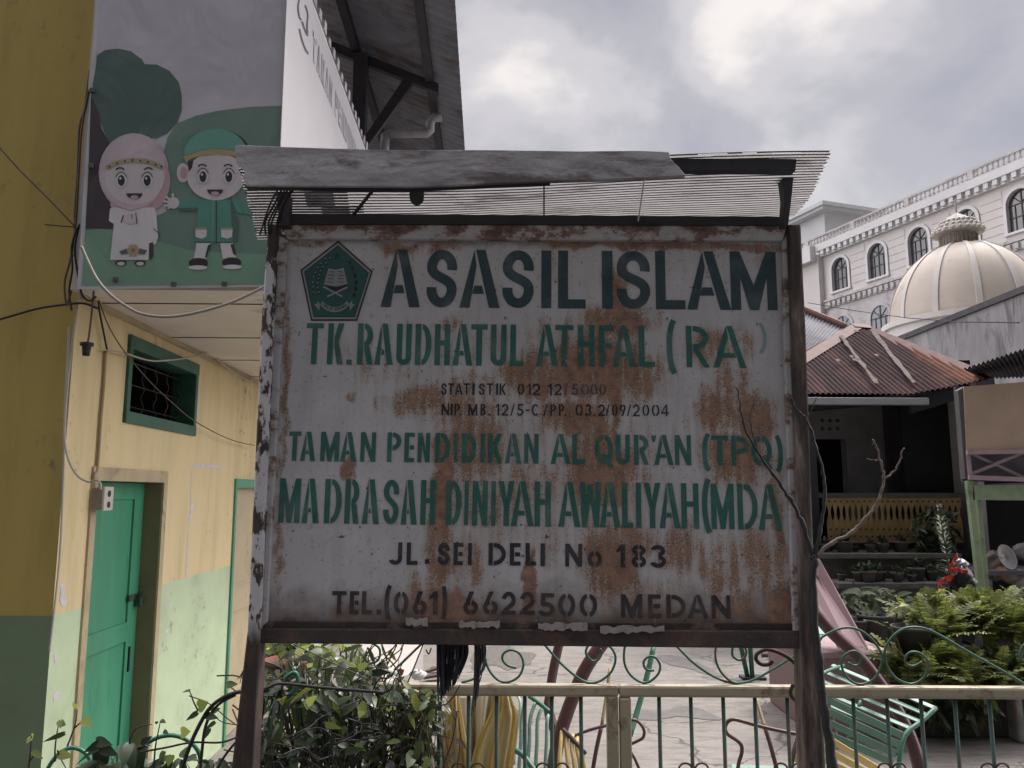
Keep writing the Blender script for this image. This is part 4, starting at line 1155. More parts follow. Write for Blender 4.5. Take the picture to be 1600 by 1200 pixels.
mb.build('stone_course', M_PAL, pal, bevel=.03)
mb = MB()
fbox(mb, T0, tE, -.49, .02, 0, zst); mb.build('lower_wall', M_PALG, pal)
mb = MB(); fbox(mb, T0, tE, 0, .22, zst - .05, zst + .12); fbox(mb, T0, tE, .021, .15, zst - .55, zst - .1)
for k in range(int((tE - T0) / .5)): fbox(mb, T0 + k * .5, T0 + k * .5 + .26, .16, .30, zst - .48, zst - .14)
mb.build('string_course', M_PALG, pal)
mb = MB()
fbox(mb, T0, tE + .2, 0, .55, zcb + (zbb - zcb) * .45, zbb - .0); fbox(mb, T0, tE, .0, .28, zcb, zcb + (zbb - zcb) * .44)
for k in range(int((tE - T0) / .6)): fbox(mb, T0 + k * .6, T0 + k * .6 + .3, .29, .5, zcb + .08, zcb + (zbb - zcb) * .44)
fbox(mb, tE + .2, tF, .46, 1.0, zcb - .3, zbb)
mb.build('cornice', M_PALT, pal)
bal = MB()
hb = zbt - zbb
for o_ in (.30,):
    fbox(bal, T0, tF + .5, o_ - .12, o_ + .12, zbt - .13, zbt); fbox(bal, T0, tF + .5, o_ - .12, o_ + .12, zbb + .002, zbb + .12)
    prof = [(.07, 0), (.10, .1), (.13, .28), (.08, .5), (.055, .72), (.09, .9), (.10, 1.0)]
    t_ = T0 + .2; k = 0
    while t_ < tF:
        if k % 14 == 13: fbox(bal, t_ - .16, t_ + .2, o_ - .14, o_ + .14, zbb + .121, zbt - .131)
        else: bal.lathe(FW(t_, zbb + .12, o_), [(r_, z_ * (hb - .25)) for r_, z_ in prof], 8)
        t_ += .345; k += 1
bal.build('balustrade', M_PALG, pal)
def pwindow(t_, z0, z1, w_, lower=False):
    mb = MB()
    fi = archpts(t_, z0, z1, w_, 14); fo = archpts(t_, z0 - .02, z1 + .22, w_ + .2, 14)
    for i in range(len(fi) - 1):
        q = [fi[i], fi[i + 1], fo[i + 1], fo[i]]
        mb.extrude([FW(a, c, .04) for a, c in q], PN * .07)
    fbox(mb, t_ - w_ - .25, t_ + w_ + .25, .04, .18, z0 - .16, z0 - .021)
    wnd = mb.build('window', M_PALT if not lower else M_PALG, pal)
    g = MB(); g.poly([FW(a, c, -.16 if not lower else .03) for a, c in fi]); g.build('glass', M_GLASS if not lower else mat('pale_window_glass', (.20, .23, .25), .15, .2, 1.0, bmp=0, spec=.6), wnd)
    mu = MB(); o_ = -.155 if not lower else .035
    fbox(mu, t_ - .03, t_ + .03, o_, o_ + .04, z0, z1 - .02); zc = z1 - w_
    fbox(mu, t_ - w_, t_ + w_, o_, o_ + .04, zc - .03, zc + .03)
    fbox(mu, t_ - w_ * .55, t_ - w_ * .55 + .05, o_, o_ + .039, z0, zc - .031); fbox(mu, t_ + w_ * .55 - .05, t_ + w_ * .55, o_, o_ + .039, z0, zc - .031)
    fbox(mu, t_ - w_, t_ + w_, o_, o_ + .038, z0 + (zc - z0) * .52, z0 + (zc - z0) * .52 + .05)
    for a in (45, 135):
        mu.tube([FW(t_, zc, o_ + .02), FW(t_ + w_ * .97 * math.cos(R(a)), zc + w_ * .97 * math.sin(R(a)), o_ + .02)], .025, 4)
    mu.build('mullion', M_MULL, wnd)
for t_ in wins: pwindow(t_, zs, zw, WW)
for t_ in (7.1, 3.55, 0.0, -3.55): pwindow(t_, zl - 3.0, zl, .85, True)
# roof-top block at the far end
K = P(1287, 322, 60.0)
kb = MB()
zk = K.z; K0 = Vector((K.x, K.y, 8.0))
kb.box(K0, PU * 9, -PN * 9, Vector((0, 0, zk - 8.0 - .5)))
kb.box(K0 - PU * .7 + PN * .7 + Vector((0, 0, zk - 8.5)), PU * 10.4, -PN * 10.4, Vector((0, 0, .25)))
kb.box(K0 - PU * .9 + PN * .9 + Vector((0, 0, zk - 8.25)), PU * 10.8, -PN * 10.8, Vector((0, 0, .3)))
kb.build('roof_block', mat('roof_block_grey', (.58, .59, .60), .8, .08, .5), pal)

# dome on its own drum, in front of the palace
DC = P(1511, 505, 38.0); DR = 3.45; DH = P(1511, 381, 38).z - DC.z
dome = thing('domed_hall', (DC.x, DC.y, 0), 'cream ribbed dome topped by a small tiled lantern, in front of the arched facade', 'dome')
mb = MB()
mb.lathe(DC, [(DR * math.cos(R(a)), DH * math.sin(R(a))) for a in range(0, 86, 4)], 64)
mb.build('dome_shell', mat('dome_cream', (.51, .45, .395), .75, .10, .7, (.36, .30, .24), .25, .8), dome, smooth=True)
mb = MB()
for k in range(12):
    az = R(k * 30 + 9)
    er = Vector((math.cos(az), math.sin(az), 0)); et = Vector((-er.y, er.x, 0))
    rows = []
    for a in range(0, 84, 4):
        c = DC + er * (DR * math.cos(R(a)) + .05) + Vector((0, 0, DH * math.sin(R(a)) + .03))
        wd = .125 * (.35 + .65 * math.cos(R(a)))
        rows.append([c - et * wd - er * .1, c - et * wd, c + et * wd, c + et * wd - er * .1])
    mb.grid(rows)
mb.build('dome_rib', mat('dome_rib_white', (.55, .52, .50), .75, .08, 1), dome)
mb = MB(); mb.lathe((DC.x, DC.y, 0), [(DR + .25, 0), (DR + .25, DC.z - .3), (DR + .4, DC.z - .25), (DR + .4, DC.z + .02), (DR, DC.z + .03)], 48); mb.build('drum', M_PAL, dome)
LZ = P(1507, 386, 38).z
def zz(py): return P(1507, py, 38).z - LZ
lan = MB()
lan.lathe((DC.x - .1, DC.y, LZ), [(.86, -.15), (.86, .02), (.74, .05), (.74, zz(368)), (.92, zz(366)), (.92, zz(362))], 24)
lant = lan.build('lantern', mat('lantern_stone', (.42, .36, .32), .8, .2, 3), dome)
mb = MB(); mb.lathe((DC.x - .1, DC.y, LZ), [(1.18, zz(366)), (1.12, zz(362)), (.98, zz(356)), (.80, zz(350)), (.62, zz(345)), (.42, zz(340)), (.2, zz(336)), (.06, zz(333)), (.045, zz(318)), (.02, zz(310))], 20)
mb.build('lantern_roof', mat('lantern_tile', (.43, .39, .36), .8, .3, 6), lant)
mb = MB()
for r_, py in ((1.13, 362), (.97, 355), (.78, 348)):
    for k in range(22):
        a = 2 * math.pi * k / 22
        c = Vector((DC.x - .1 + r_ * math.cos(a), DC.y + r_ * math.sin(a), LZ + zz(py)))
        mb.lathe(c + Vector((0, 0, -.09)), [(.02, 0), (.10, .03), (.10, .10), (.03, .15)], 6)
mb.build('roof_scale', mat('tile_pale', (.52, .49, .46), .8, .2, 5), lant)
mb = MB()
for k in range(30):
    a = 2 * math.pi * k / 30
    mb.lathe((DC.x - .1 + .84 * math.cos(a), DC.y + .84 * math.sin(a), LZ + .03), [(.035, 0), (.05, .12), (.03, .3), (.045, zz(371))], 6)
mb.build('lantern_baluster', mat('lantern_dark', (.25, .21, .19), .8, .2, 3), lant)

# long grey rendered wall with a dark coping, right
GX = 9.5
pA = isect(1604, 446, Vector((GX, 0, 0)), Vector((1, 0, 0))); pB = isect(1392, 524, Vector((GX, 0, 0)), Vector((1, 0, 0)))
gw = thing('grey_boundary_wall', (GX, (pA.y + pB.y) / 2, 0), 'tall streaked grey cement wall with a dark coping above the rusty roof', 'wall')
m = mat('streaked_cement', (.27, .265, .275), .9, .35, 1.2, (.12, .115, .12), .45, 1.4, .35, 20, stretch=(1, 1.4, .45))
mb = MB(); mb.abox(GX, GX + .2, pA.y - 3, pB.y, 0, pA.z - .12); mb.build('wall_face', m, gw)
mb = MB(); mb.abox(GX - .06, GX + .28, pA.y - 3, pB.y + .05, pA.z - .119, pA.z); mb.build('coping', mat('coping_dark', (.07, .07, .075), .85, .3, 3), gw)
mb = MB(); mb.tube([P(1262, 473, 24), P(1340, 486, 24), P(1420, 497, 20), P(1500, 503, 15), P(1592, 504, 12)], .012, 5)
tag(mb.build('overhead_wire', M_BLKM), 'thin dark wire strung across in front of the palace and the dome', 'wire')

# pale roofed house behind, left of the rusty roof
sr = thing('pale_roof_house', (P(1262, 540, 16.0).x, 16, 0), 'house with a pale silvery corrugated roof just behind the rusty roof', 'house')
a, b_, c, d = P(1180, 455, 17.4), P(1322, 513, 16.4), P(1240, 590, 14.6), P(1150, 590, 14.6)
rows = []
for i in range(121):
    u = i / 120
    top = a.lerp(b_, u); bot = d.lerp(c, u)
    rows.append([top.lerp(bot, v) + Vector((0, 0, .018 * math.sin(2 * math.pi * 30 * u))) for v in (0, .33, .66, 1)])
mb = MB(); mb.grid(rows); mb.build('roof', mat('silver_corrugated', (.19, .19, .215), .8, .15, 3, spec=.15), sr, smooth=True, solid=.003)
mb = MB(); mb.tube([a + Vector((0, 0, .04)), b_ + Vector((0, 0, .04))], .07, 8); mb.build('ridge_cap', mat('ridge_rust', (.20, .10, .085), .8, .3, 6), sr)
mb = MB(); mb.abox(d.x, c.x - .3, 15.0, 17.5, 0, d.z - .05); mb.build('wall', mat('grey_house_wall', (.3, .29, .29), .85, .2, 2), sr)

# ---------------------------------------------------------------- porch house with the rusty hip roof
hs_ = thing('rusty_roof_house', (P(1350, 770, 12.0).x, 12.0, 0), 'old house with a rust brown corrugated hip roof over a dark raised porch', 'house')
YE = 10.8
AP1, AP2 = P(1334, 509, 13.4), P(1354, 512, 13.4)
HL, HR = P(1150, 622, YE), P(1552, 590, YE)
def eavez(x):
    px_ = 800 + x * F / YE * .995
    py_ = 614 if px_ < 1420 else 614 - (px_ - 1420) * (614 - 590) / 132
    return P(px_, py_, YE).z
def hipz(x):
    if x <= AP1.x: a, c = HL, AP1
    elif x <= AP2.x: a, c = AP1, AP2
    else: a, c = AP2, HR
    k = (x - a.x) / (c.x - a.x)
    return a.lerp(c, k)
mrr, t, b = pbsdf('rusty_corrugated')
tcn = t.nodes.new('ShaderNodeTexCoord'); spx = t.nodes.new('ShaderNodeSeparateXYZ'); t.links.new(tcn.outputs['Object'], spx.inputs[0])
nn = noise(t, 3.0, 7, .65, stretch=(1.5, .35, .35))
c_ = ramp(t, nn, [(.3, (.018, .010, .012)), (.5, (.035, .017, .019)), (.66, (.070, .033, .030))])
xr = P(1462, 560, 11.5).x - world_loc(hs_).x
mr_ = t.nodes.new('ShaderNodeMapRange'); t.links.new(mth(t, 'ADD', spx.outputs[0], mth(t, 'MULTIPLY', noise(t, 4, 3), .25)), mr_.inputs[0])
mr_.inputs[1].default_value = xr + .0; mr_.inputs[2].default_value = xr + .16
c_ = mixc(t, mth(t, 'MULTIPLY', mr_.outputs[0], ramp(t, nn, [(.2, .5), (.6, 1.0)])), c_, ramp(t, noise(t, 5, 6, .7, stretch=(2, .4, .4)), [(.3, (.08, .034, .027)), (.6, (.17, .072, .045)), (.8, (.23, .13, .085))]))
t.links.new(c_, b.inputs['Base Color']); b.inputs['Roughness'].default_value = .85; b.inputs['Specular IOR Level'].default_value = .15
bump(t, b, noise(t, 30, 4), .2, .004)
rows = []
x = HL.x + .02; st_ = .0125
slp = None
while x < HR.x - .01:
    h_ = hipz(x); e_ = Vector((x, YE, eavez(x)))
    h_.x = x
    wv_ = .014 * math.sin(2 * math.pi * x / .075)
    rows.append([e_.lerp(h_, v) + Vector((0, -.4, .9)).normalized() * wv_ for v in (-.02, .25, .5, .75, 1.0)])
    x += st_
mb = MB(); mb.grid(rows)
# left and rear faces of the hip
mb.poly([HL, AP1, AP1 + Vector((0, 1.5, 0)), HL + Vector((0, 5.5, 0))]); mb.poly([AP2, HR, HR + Vector((0, 5.5, -.2)), AP2 + Vector((0, 1.5, 0))])
roof = mb.build('roof', mrr, hs_, solid=.004)
mb = MB()
M_CAP = mat('ridge_cap_rust', (.125, .066, .062), .75, .3, 8)
def cap(a, c, w_):
    d = (c - a)
    s_ = d.cross(Vector((0, 0, 1))).normalized() * w_
    up = Vector((0, 0, .05))
    mb.grid([[a - s_ - up * .9, a + up, a + s_ - up * .9], [c - s_ - up * .9, c + up, c + s_ - up * .9]])
cap(HL, AP1, .17); cap(AP1 - Vector((.05, 0, 0)), AP2 + Vector((.05, 0, 0)), .17); cap(AP2, AP2.lerp(HR, .86), .13)
mb.build('ridge_cap', M_CAP, roof, solid=.003)
mb = MB()
def rstrip(pa, pb, w_):
    a = P(pa[0], pa[1], 12.9); 
    def onroof(px, py):
        # intersect the sloping front plane
        n_ = (AP1 - Vector((AP1.x, YE, eavez(AP1.x)))).cross(Vector((1, 0, 0))).normalized()
        return isect(px, py, AP1 - n_ * 0 , n_)
    A_1, B_1 = onroof(*pa), onroof(*pb)
    n_ = Vector((0, -.4, .9)).normalized() * .022
    k = 14
    rw = []
    for i in range(k + 1):
        p = A_1.lerp(B_1, i / k) + n_
        rw.append([p + Vector((random.uniform(-.012, .012), 0, 0)), p + Vector((w_ + random.uniform(-.015, .015), 0, 0))])
    mb.grid(rw)
random.seed(5)
rstrip((1310, 526), (1367, 601), .06); rstrip((1361, 521), (1424, 600), .075)
for (px_, py_) in ((1335, 517), (1327, 557), (1305, 563), (1331, 562), (1336, 563), (1366, 555)):
    rstrip((px_, py_), (px_ + 2, py_ + 3.5), .05)
mb.build('pale_patch', mat('bare_zinc', (.14, .125, .12), .85, .25, 8, (.10, .055, .03), .5, 12, spec=.1), roof)
mb = MB(); gA, gB = P(1200, 626, YE - .06), P(1452, 627, YE - .06)
mb.box(gA + Vector((0, 0, -.05)), gB - gA, (0, .1, 0), (0, 0, .10)); mb.build('gutter', mat('grey_gutter', (.33, .34, .36), .5, .15, 2), hs_, bevel=.01)
mb = MB(); mb.box(gB + Vector((-.2, .11, -.16)), P(1498, 613, YE) - P(1452, 627, YE) + Vector((.2, 0, .06)), (0, .05, 0), (0, 0, .2)); mb.build('fascia', M_DKWOOD, hs_)
PF = P(1350, 857, 11.3).z                  # porch floor level
xl, xr_ = P(1180, 770, 11.3).x, P(1512, 770, 11.3).x
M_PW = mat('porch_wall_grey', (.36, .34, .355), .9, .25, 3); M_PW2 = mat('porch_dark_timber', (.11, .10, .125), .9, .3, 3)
YB = 13.0
def bw(px, py): return isect(px, py, Vector((0, YB, 0)), Vector((0, 1, 0)))
def holewall(mb, x0, x1, z0, z1, holes, Y):
    xs = sorted({x0, x1, *[h for q in holes for h in q[:2]]}); zs_ = sorted({z0, z1, *[h for q in holes for h in q[2:]]})
    for i in range(len(xs) - 1):
        for j in range(len(zs_) - 1):
            cx_, cz_ = (xs[i] + xs[i + 1]) / 2, (zs_[j] + zs_[j + 1]) / 2
            if any(a < cx_ < c and d < cz_ < e for a, c, d, e in holes): continue
            mb.poly([(xs[i], Y, zs_[j]), (xs[i + 1], Y, zs_[j]), (xs[i + 1], Y, zs_[j + 1]), (xs[i], Y, zs_[j + 1])])
dh = (bw(1279, 770).x, bw(1326, 770).x, PF, bw(1300, 686).z)
vents = []
for py_ in (657, 670):
    for px_ in (1285, 1297, 1309):
        q = bw(px_, py_); vents.append((q.x - .028, q.x + .028, q.z - .028, q.z + .028))
mb = MB(); holewall(mb, bw(1180, 700).x, bw(1382, 700).x, PF, 4.2, [dh] + vents, YB)
for (a, c, d, e) in [dh] + vents:
    mb.poly([(a, YB, d), (a, YB + .2, d), (a, YB + .2, e), (a, YB, e)]); mb.poly([(c, YB, d), (c, YB + .2, d), (c, YB + .2, e), (c, YB, e)]); mb.poly([(a, YB, e), (c, YB, e), (c, YB + .2, e), (a, YB + .2, e)])
mb.build('back_wall', M_PW, hs_)
mb = MB(); mb.abox(bw(1382, 700).x, bw(1560, 700).x, YB - .05, YB + .1, PF, 4.0)
for px_ in (1384, 1424, 1466, 1500):
    q = bw(px_, 700); mb.abox(q.x - .035, q.x + .035, YB - .09, YB - .051, PF, 3.6)
mb.build('timber_wall', M_PW2, hs_)
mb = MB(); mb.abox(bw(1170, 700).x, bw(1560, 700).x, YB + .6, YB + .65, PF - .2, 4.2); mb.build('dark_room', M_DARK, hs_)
mb = MB(); mb.abox(xl, xr_, 11.2, YB + .6, PF - .12, PF); mb.abox(xl, xr_, 11.25, 11.4, 0, PF - .121); mb.build('porch_floor', mat('porch_floor_cement', (.055, .052, .052), .9, .3, 3), hs_)
mb = MB(); mb.abox(P(1160, 700, 12).x, P(1182, 700, 12).x, 11.1, YB + .6, 0, 3.4); mb.build('end_wall', M_PW, hs_)
mb = MB(); mb.abox(P(1504, 700, 11.3).x, P(1514, 700, 11.3).x, 11.0, YB, 0, 3.5); mb.build('end_wall', M_PW, hs_)
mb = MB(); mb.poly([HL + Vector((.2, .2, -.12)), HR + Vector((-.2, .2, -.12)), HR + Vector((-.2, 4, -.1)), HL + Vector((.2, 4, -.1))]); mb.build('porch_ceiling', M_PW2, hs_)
# yellow cut-out balustrade, every board profiled
M_YEL = mat('yellow_paint', (.27, .185, .075), .7, .2, 8, (.2, .11, .03), .35, 6)
yb_ = MB(); bx0 = P(1291, 800, 11.22).x; pw = .0825; zt2 = P(1291, 778, 11.22).z; zb2 = P(1291, 848, 11.22).z
hh = zt2 - zb2
nb = 23
for k in range(nb):
    x0 = bx0 + k * pw; x1 = x0 + pw - .002
    ns = 10
    Lp = [(x0, zb2)]; Rp = [(x1, zb2)]
    for i in range(ns + 1):
        v = .48 + .36 * i / ns; dpt = .026 * math.sin(math.pi * i / ns) ** .8
        Lp.append((x0 + dpt, zb2 + v * hh)); Rp.append((x1 - dpt, zb2 + v * hh))
    Lp.append((x0, zt2)); Rp.append((x1, zt2))
    for i in range(len(Lp) - 1):
        yb_.extrude([(Lp[i][0], 11.2, Lp[i][1]), (Rp[i][0], 11.2, Rp[i][1]), (Rp[i + 1][0], 11.2, Rp[i + 1][1]), (Lp[i + 1][0], 11.2, Lp[i + 1][1])], (0, .02, 0))
balu = yb_.build('porch_balustrade', M_YEL, hs_)
mb = MB()
for k in range(nb):
    for v in (.92, .30, .14):
        c = Vector((bx0 + (k + .5) * pw, 11.198, zb2 + v * hh))
        mb.extrude([c + Vector((.014 * math.cos(R(a)), 0, .014 * math.sin(R(a)))) for a in range(0, 360, 45)], (0, -.0015, 0))
mb.build('drilled_hole', M_DARK, balu)
mb = MB(); mb.abox(bx0 - .1, bx0 + nb * pw + .1, 11.19, 11.25, zt2 + .002, zt2 + .07); mb.build('top_rail', mat('greenish_rail', (.07, .08, .065), .8, .3), balu)
# stepped plant ledges in front of the porch
l1, l2 = P(1350, 864, 10.7).z, P(1400, 909, 10.2).z
st2 = thing('plant_ledge', (P(1370, 900, 10.6).x, 10.6, 0), 'stepped dark cement ledge below the yellow balustrade', 'ledge')
mb = MB(); mb.abox(P(1255, 860, 10.7).x, P(1492, 860, 10.7).x, 10.55, 11.19, l1 - .06, l1); mb.abox(P(1255, 860, 10.7).x + .04, P(1492, 860, 10.7).x, 10.75, 11.18, 0, l1 - .061)
mb.build('upper_step', mat('ledge_cement', (.13, .12, .115), .9, .35, 5), st2)
mb = MB(); mb.abox(P(1300, 905, 10.2).x, P(1496, 905, 10.2).x, 10.0, 10.54, l2 - .06, l2); mb.abox(P(1300, 905, 10.2).x + .04, P(1496, 905, 10.2).x, 10.2, 10.54, 0, l2 - .061)
mb.build('lower_step', mat('ledge_cement_dark', (.09, .085, .082), .9, .35, 5), st2)

# ---------------------------------------------------------------- stall at the right edge
YS = 9.6
def ps(px, py, Y=YS): return P(px, py, Y)
stl = thing('lean_to_stall', (ps(1580, 800).x, YS, 0), 'lean-to stall with a tan board front, pink cross lattice and pale green timber frame', 'stall')
M_PINK = mat('faded_pink_timber', (.33, .25, .27), .75, .15, 8); M_PGRN = mat('pale_green_timber', (.23, .30, .18), .7, .2, 6, (.12, .14, .09), .3, 5)
mb = MB(); a, c, d, e = ps(1511, 705), ps(1690, 700), ps(1690, 590), ps(1506, 604)
mb.extrude([a, c, d, e], (0, .04, 0)); mb.build('tan_board', mat('tan_board', (.42, .31, .23), .75, .12, 3, (.25, .18, .14), .25, 2), stl)
mb = MB()
def bar(pa, pb, w_, Y=YS, dy=.04, mb_=None):
    A1, B1 = P(*pa, Y), P(*pb, Y)
    d_ = (B1 - A1).normalized(); s_ = Vector((-d_.z, 0, d_.x)) * (w_ / 2)
    (mb_ or mb).extrude([A1 - s_, B1 - s_, B1 + s_, A1 + s_], (0, dy, 0))
bar((1513, 706), (1517, 748), .045); bar((1512, 707), (1690, 704), .05, YS - .041); bar((1515, 746), (1690, 752), .055, YS - .041)
bar((1516, 742), (1603, 706), .032, YS + .045); bar((1517, 708), (1605, 748), .032, YS + .09)
mb.build('cross_lattice', M_PINK, stl)
mb = MB(); bar((1516, 751), (1541, 975), .075, YS, .07); bar((1530, 780), (1549, 975), .05, YS + .08, .05); mb.build('frame_post', M_PGRN, stl, bevel=.006)
mb = MB(); mb.extrude([ps(1521, 781), ps(1690, 783), ps(1690, 757), ps(1520, 758)], (0, .06, 0)); mb.build('green_beam', M_PGRN, stl)
mb = MB(); mb.extrude([ps(1497, 610, YS + .02), ps(1508, 604, YS + .02), ps(1513, 748, YS + .02), ps(1508, 748, YS + .02)], (0, .10, 0)); mb.build('side_board', mat('side_board_grey', (.10, .095, .10), .8, .2, 4), stl)
mb = MB(); mb.abox(ps(1500, 700).x + .3, ps(1690, 700).x + 2.2, YS + 2.0, YS + 2.1, 0, 3.3); mb.abox(ps(1500, 700).x + .3, ps(1690, 700).x + 2.2, YS + .1, YS + 2.0, 0.005, .03); mb.build('back_wall', M_DARK, stl)
mb = MB(); zq = ps(1600, 752).z; mb.abox(ps(1516, 700).x, ps(1690, 700).x, YS + .22, YS + .26, zq + .0, ps(1600, 600).z); mb.build('loft_wall', M_PW2, stl)
mb = MB(); mb.abox(ps(1520, 700).x + 1.0, ps(1690, 700).x + 2.2, YS + .3, YS + 2.0, zq - .06, zq - .01); mb.build('loft_floor', M_PW2, stl)
rows = []
for i in range(91):
    u = i / 90
    top = P(1535, 591, YS + 3.0).lerp(P(1720, 588, YS + 3.0), u); bot = P(1506, 577, YS - .35).lerp(P(1720, 506, YS - .35), u)
    rows.append([bot.lerp(top, v) + Vector((0, 0, .02 * math.sin(2 * math.pi * 30 * u))) for v in (0, .5, 1)])
mb = MB(); mb.grid(rows); mb.build('dark_roof', mat('dark_corrugated', (.028, .027, .03), .6, .3, 4), stl, smooth=True, solid=.004)
# things stored under the stall
M_SACK = mat('sack_cloth', (.22, .19, .17), .9, .25, 10, bmp=.4, bscale=25)
def lump(px, py, Y, rx, ry, rz, name, label, cat, mt, seed=0, n=18):
    random.seed(seed); c = P(px, py, Y); mb = MB(); rows = []
    for i in range(n + 1):
        th = math.pi * i / n; rw = []
        for j in range(26):
            ph = 2 * math.pi * (j % 25) / 25
            k = 1 + .16 * math.sin(3 * ph + seed + th * 2) + .12 * math.sin(5 * ph + th * 6 + seed) + .09 * math.sin(9 * th + 4 * ph + seed * 2)
            rw.append(c + Vector((rx * math.sin(th) * math.cos(ph) * k, ry * math.sin(th) * math.sin(ph) * k, rz * math.cos(th) * (1 + .12 * math.sin(ph * 3 + seed) + .06 * math.sin(ph * 7 + th * 4)))))
        rows.append(rw)
    mb.grid(rows)
    return tag(mb.build(name, mt, smooth=True), label, cat)
tb_ = MB(); tb_.abox(ps(1545, 900).x, ps(1690, 900).x, YS + .35, YS + 1.4, P(1570, 893, YS + .3).z - .05, P(1570, 893, YS + .3).z)
for xx in (ps(1550, 900).x, ps(1680, 900).x): tb_.abox(xx, xx + .06, YS + .4, YS + .46, 0, P(1570, 893, YS + .3).z - .051)
tag(tb_.build('stall_table', M_PW2), 'dark table inside the stall piled with odds and ends', 'table')
mb = MB()
cdk = P(1574, 870, YS + .5)
nrm = Vector((.35, -.85, .3)).normalized(); e1_ = nrm.cross(Vector((0, 0, 1))).normalized(); e2_ = nrm.cross(e1_)
prof = [(0.02, .03), (.10, .03), (.14, .012), (.16, 0)]
rows = [[cdk + (e1_ * math.cos(2 * math.pi * j / 20) + e2_ * math.sin(2 * math.pi * j / 20)) * r_ - nrm * z_ for j in range(21)] for r_, z_ in prof]
mb.grid(rows); mb.poly(rows[0][:-1])
tag(mb.build('plate', mat('enamel_grey', (.30, .29, .28), .5, .15), smooth=True, solid=.004), 'grey plate leaning on the clutter under the stall', 'plate')
lump(1597, 905, YS + .5, .18, .15, .11, 'paper_bag', 'pale crumpled bag on the stall table at the right edge', 'bag', mat('pale_paper', (.35, .31, .29), .85, .2), 3)
lump(1566, 895, YS + .45, .07, .06, .07, 'dried_gourd', 'small orange brown gourd on the stall table', 'gourd', mat('gourd_orange', (.26, .13, .06), .7, .3), 5)
lump(1555, 884, YS + .75, .20, .12, .17, 'sack', 'dim grey brown sack behind the plate under the stall', 'sack', M_SACK, 8)
lump(1600, 862, YS + .9, .16, .12, .10, 'tin_bowl', 'upturned pale bowl at the back of the stall table', 'bowl', mat('tin_pale', (.33, .31, .32), .5, .2), 1)

# ---------------------------------------------------------------- gate and fence
M_CREAM = mat('cream_paint_metal', (.36, .32, .23), .55, .12, 8, (.17, .095, .06), .42, 11, .1, 60)
M_BAR = mat('dark_green_paint_metal', (.022, .075, .06), .5, .25, 15, (.09, .05, .035), .45, 14)
M_SCR = mat('scroll_green_paint', (.035, .115, .075), .45, .25, 15, (.10, .06, .035), .42, 16)
M_RUSTY = mat('rusted_iron', (.07, .045, .04), .8, .4, 15)
YG = 2.8
def c7(x, y): return (640 + x / 4.4444, 980 + y / 4.4444)
def c8(x, y): return (960 + x / 4.4444, 980 + y / 4.4444)
def c6(x, y): return (1240 + x / 4.4444, 940 + y / 4.4444)
def curl(pts, r_, name, mt, parent, Y=YG, n=6, yj=0.0):
    q = spline([P(x, y, Y + yj * i) for i, (x, y) in enumerate(pts)], n)
    mb = MB(); mb.tube(q, r_, 8); return mb.build(name, mt, parent, smooth=True)
def gate(x0, x1, label, bars, scrolls, rings, st_side):
    g = thing('metal_gate', (P((x0 + x1) / 2, 1076, YG).x, YG, 0), label, 'gate', 'leaves of the yard gate')
    a, b_ = P(x0, 1067 + (x0 - 660) * .006, YG), P(x1, 1067 + (x1 - 660) * .006, YG)
    mb = MB(); mb.box(a + Vector((0, -.018, -.040)), b_ - a, (0, .036, 0), (0, 0, .040)); mb.build('top_rail', M_CREAM, g, bevel=.009)
    for xs_ in st_side:
        c = P(xs_, 1085, YG); mb = MB(); mb.abox(c.x - .0195, c.x + .0195, YG - .0185, YG + .0185, .08, a.z - .041 if True else 0); mb.build('stile', M_CREAM, g, bevel=.006)
    mb = MB(); mb.abox(min(a.x, b_.x), max(a.x, b_.x), YG - .0175, YG + .0175, .04, .08); mb.build('bottom_rail', M_CREAM, g)
    for x in bars:
        c = P(x, 1085, YG); mb = MB(); mb.tube([(c.x, YG, .079), (c.x, YG, a.z - .039)], .0068, 8); mb.build('bar', M_BAR, g, smooth=True)
    for s_ in scrolls: curl(s_, .0042, 'scroll', M_SCR, g)
    for x in rings:
        pts = [(x + 10.5 * math.cos(R(k * 24)), 1203 + 10.5 * math.sin(R(k * 24))) for k in range(16)]
        curl(pts, .0033, 'ring', M_RUSTY, g, YG - .008, 2)
    return g
gate(590, 965.5, 'left cream gate leaf with green bars, partly under the shrubs', [645, 688, 732.5, 776, 820, 862, 907.5],
     [[c7(*q) for q in ((560, -10), (535, 60), (524, 140), (527, 230), (560, 310), (620, 370), (690, 380), (760, 340), (790, 260), (765, 185), (705, 158), (655, 180), (645, 225), (680, 265), (740, 283))],
      [c7(*q) for q in ((800, -30), (940, 125), (1050, 250), (1160, 345), (1240, 385), (1320, 375), (1400, 310), (1430, 220), (1405, 150), (1340, 105), (1270, 100), (1228, 150), (1230, 195), (1270, 235), (1310, 225), (1335, 180), (1325, 150))],
      [c7(*q) for q in ((360, 384), (430, 365), (480, 335), (515, 285), (530, 220))],
      [(600, 1066), (608, 1055), (633, 1031), (658, 1007), (690, 980)],
      [(560, 1003), (575, 1003), (590, 1010), (594, 1020), (590, 1032), (578, 1036), (570, 1028), (574, 1018)]],
     [716, 746, 848, 878], (956,))
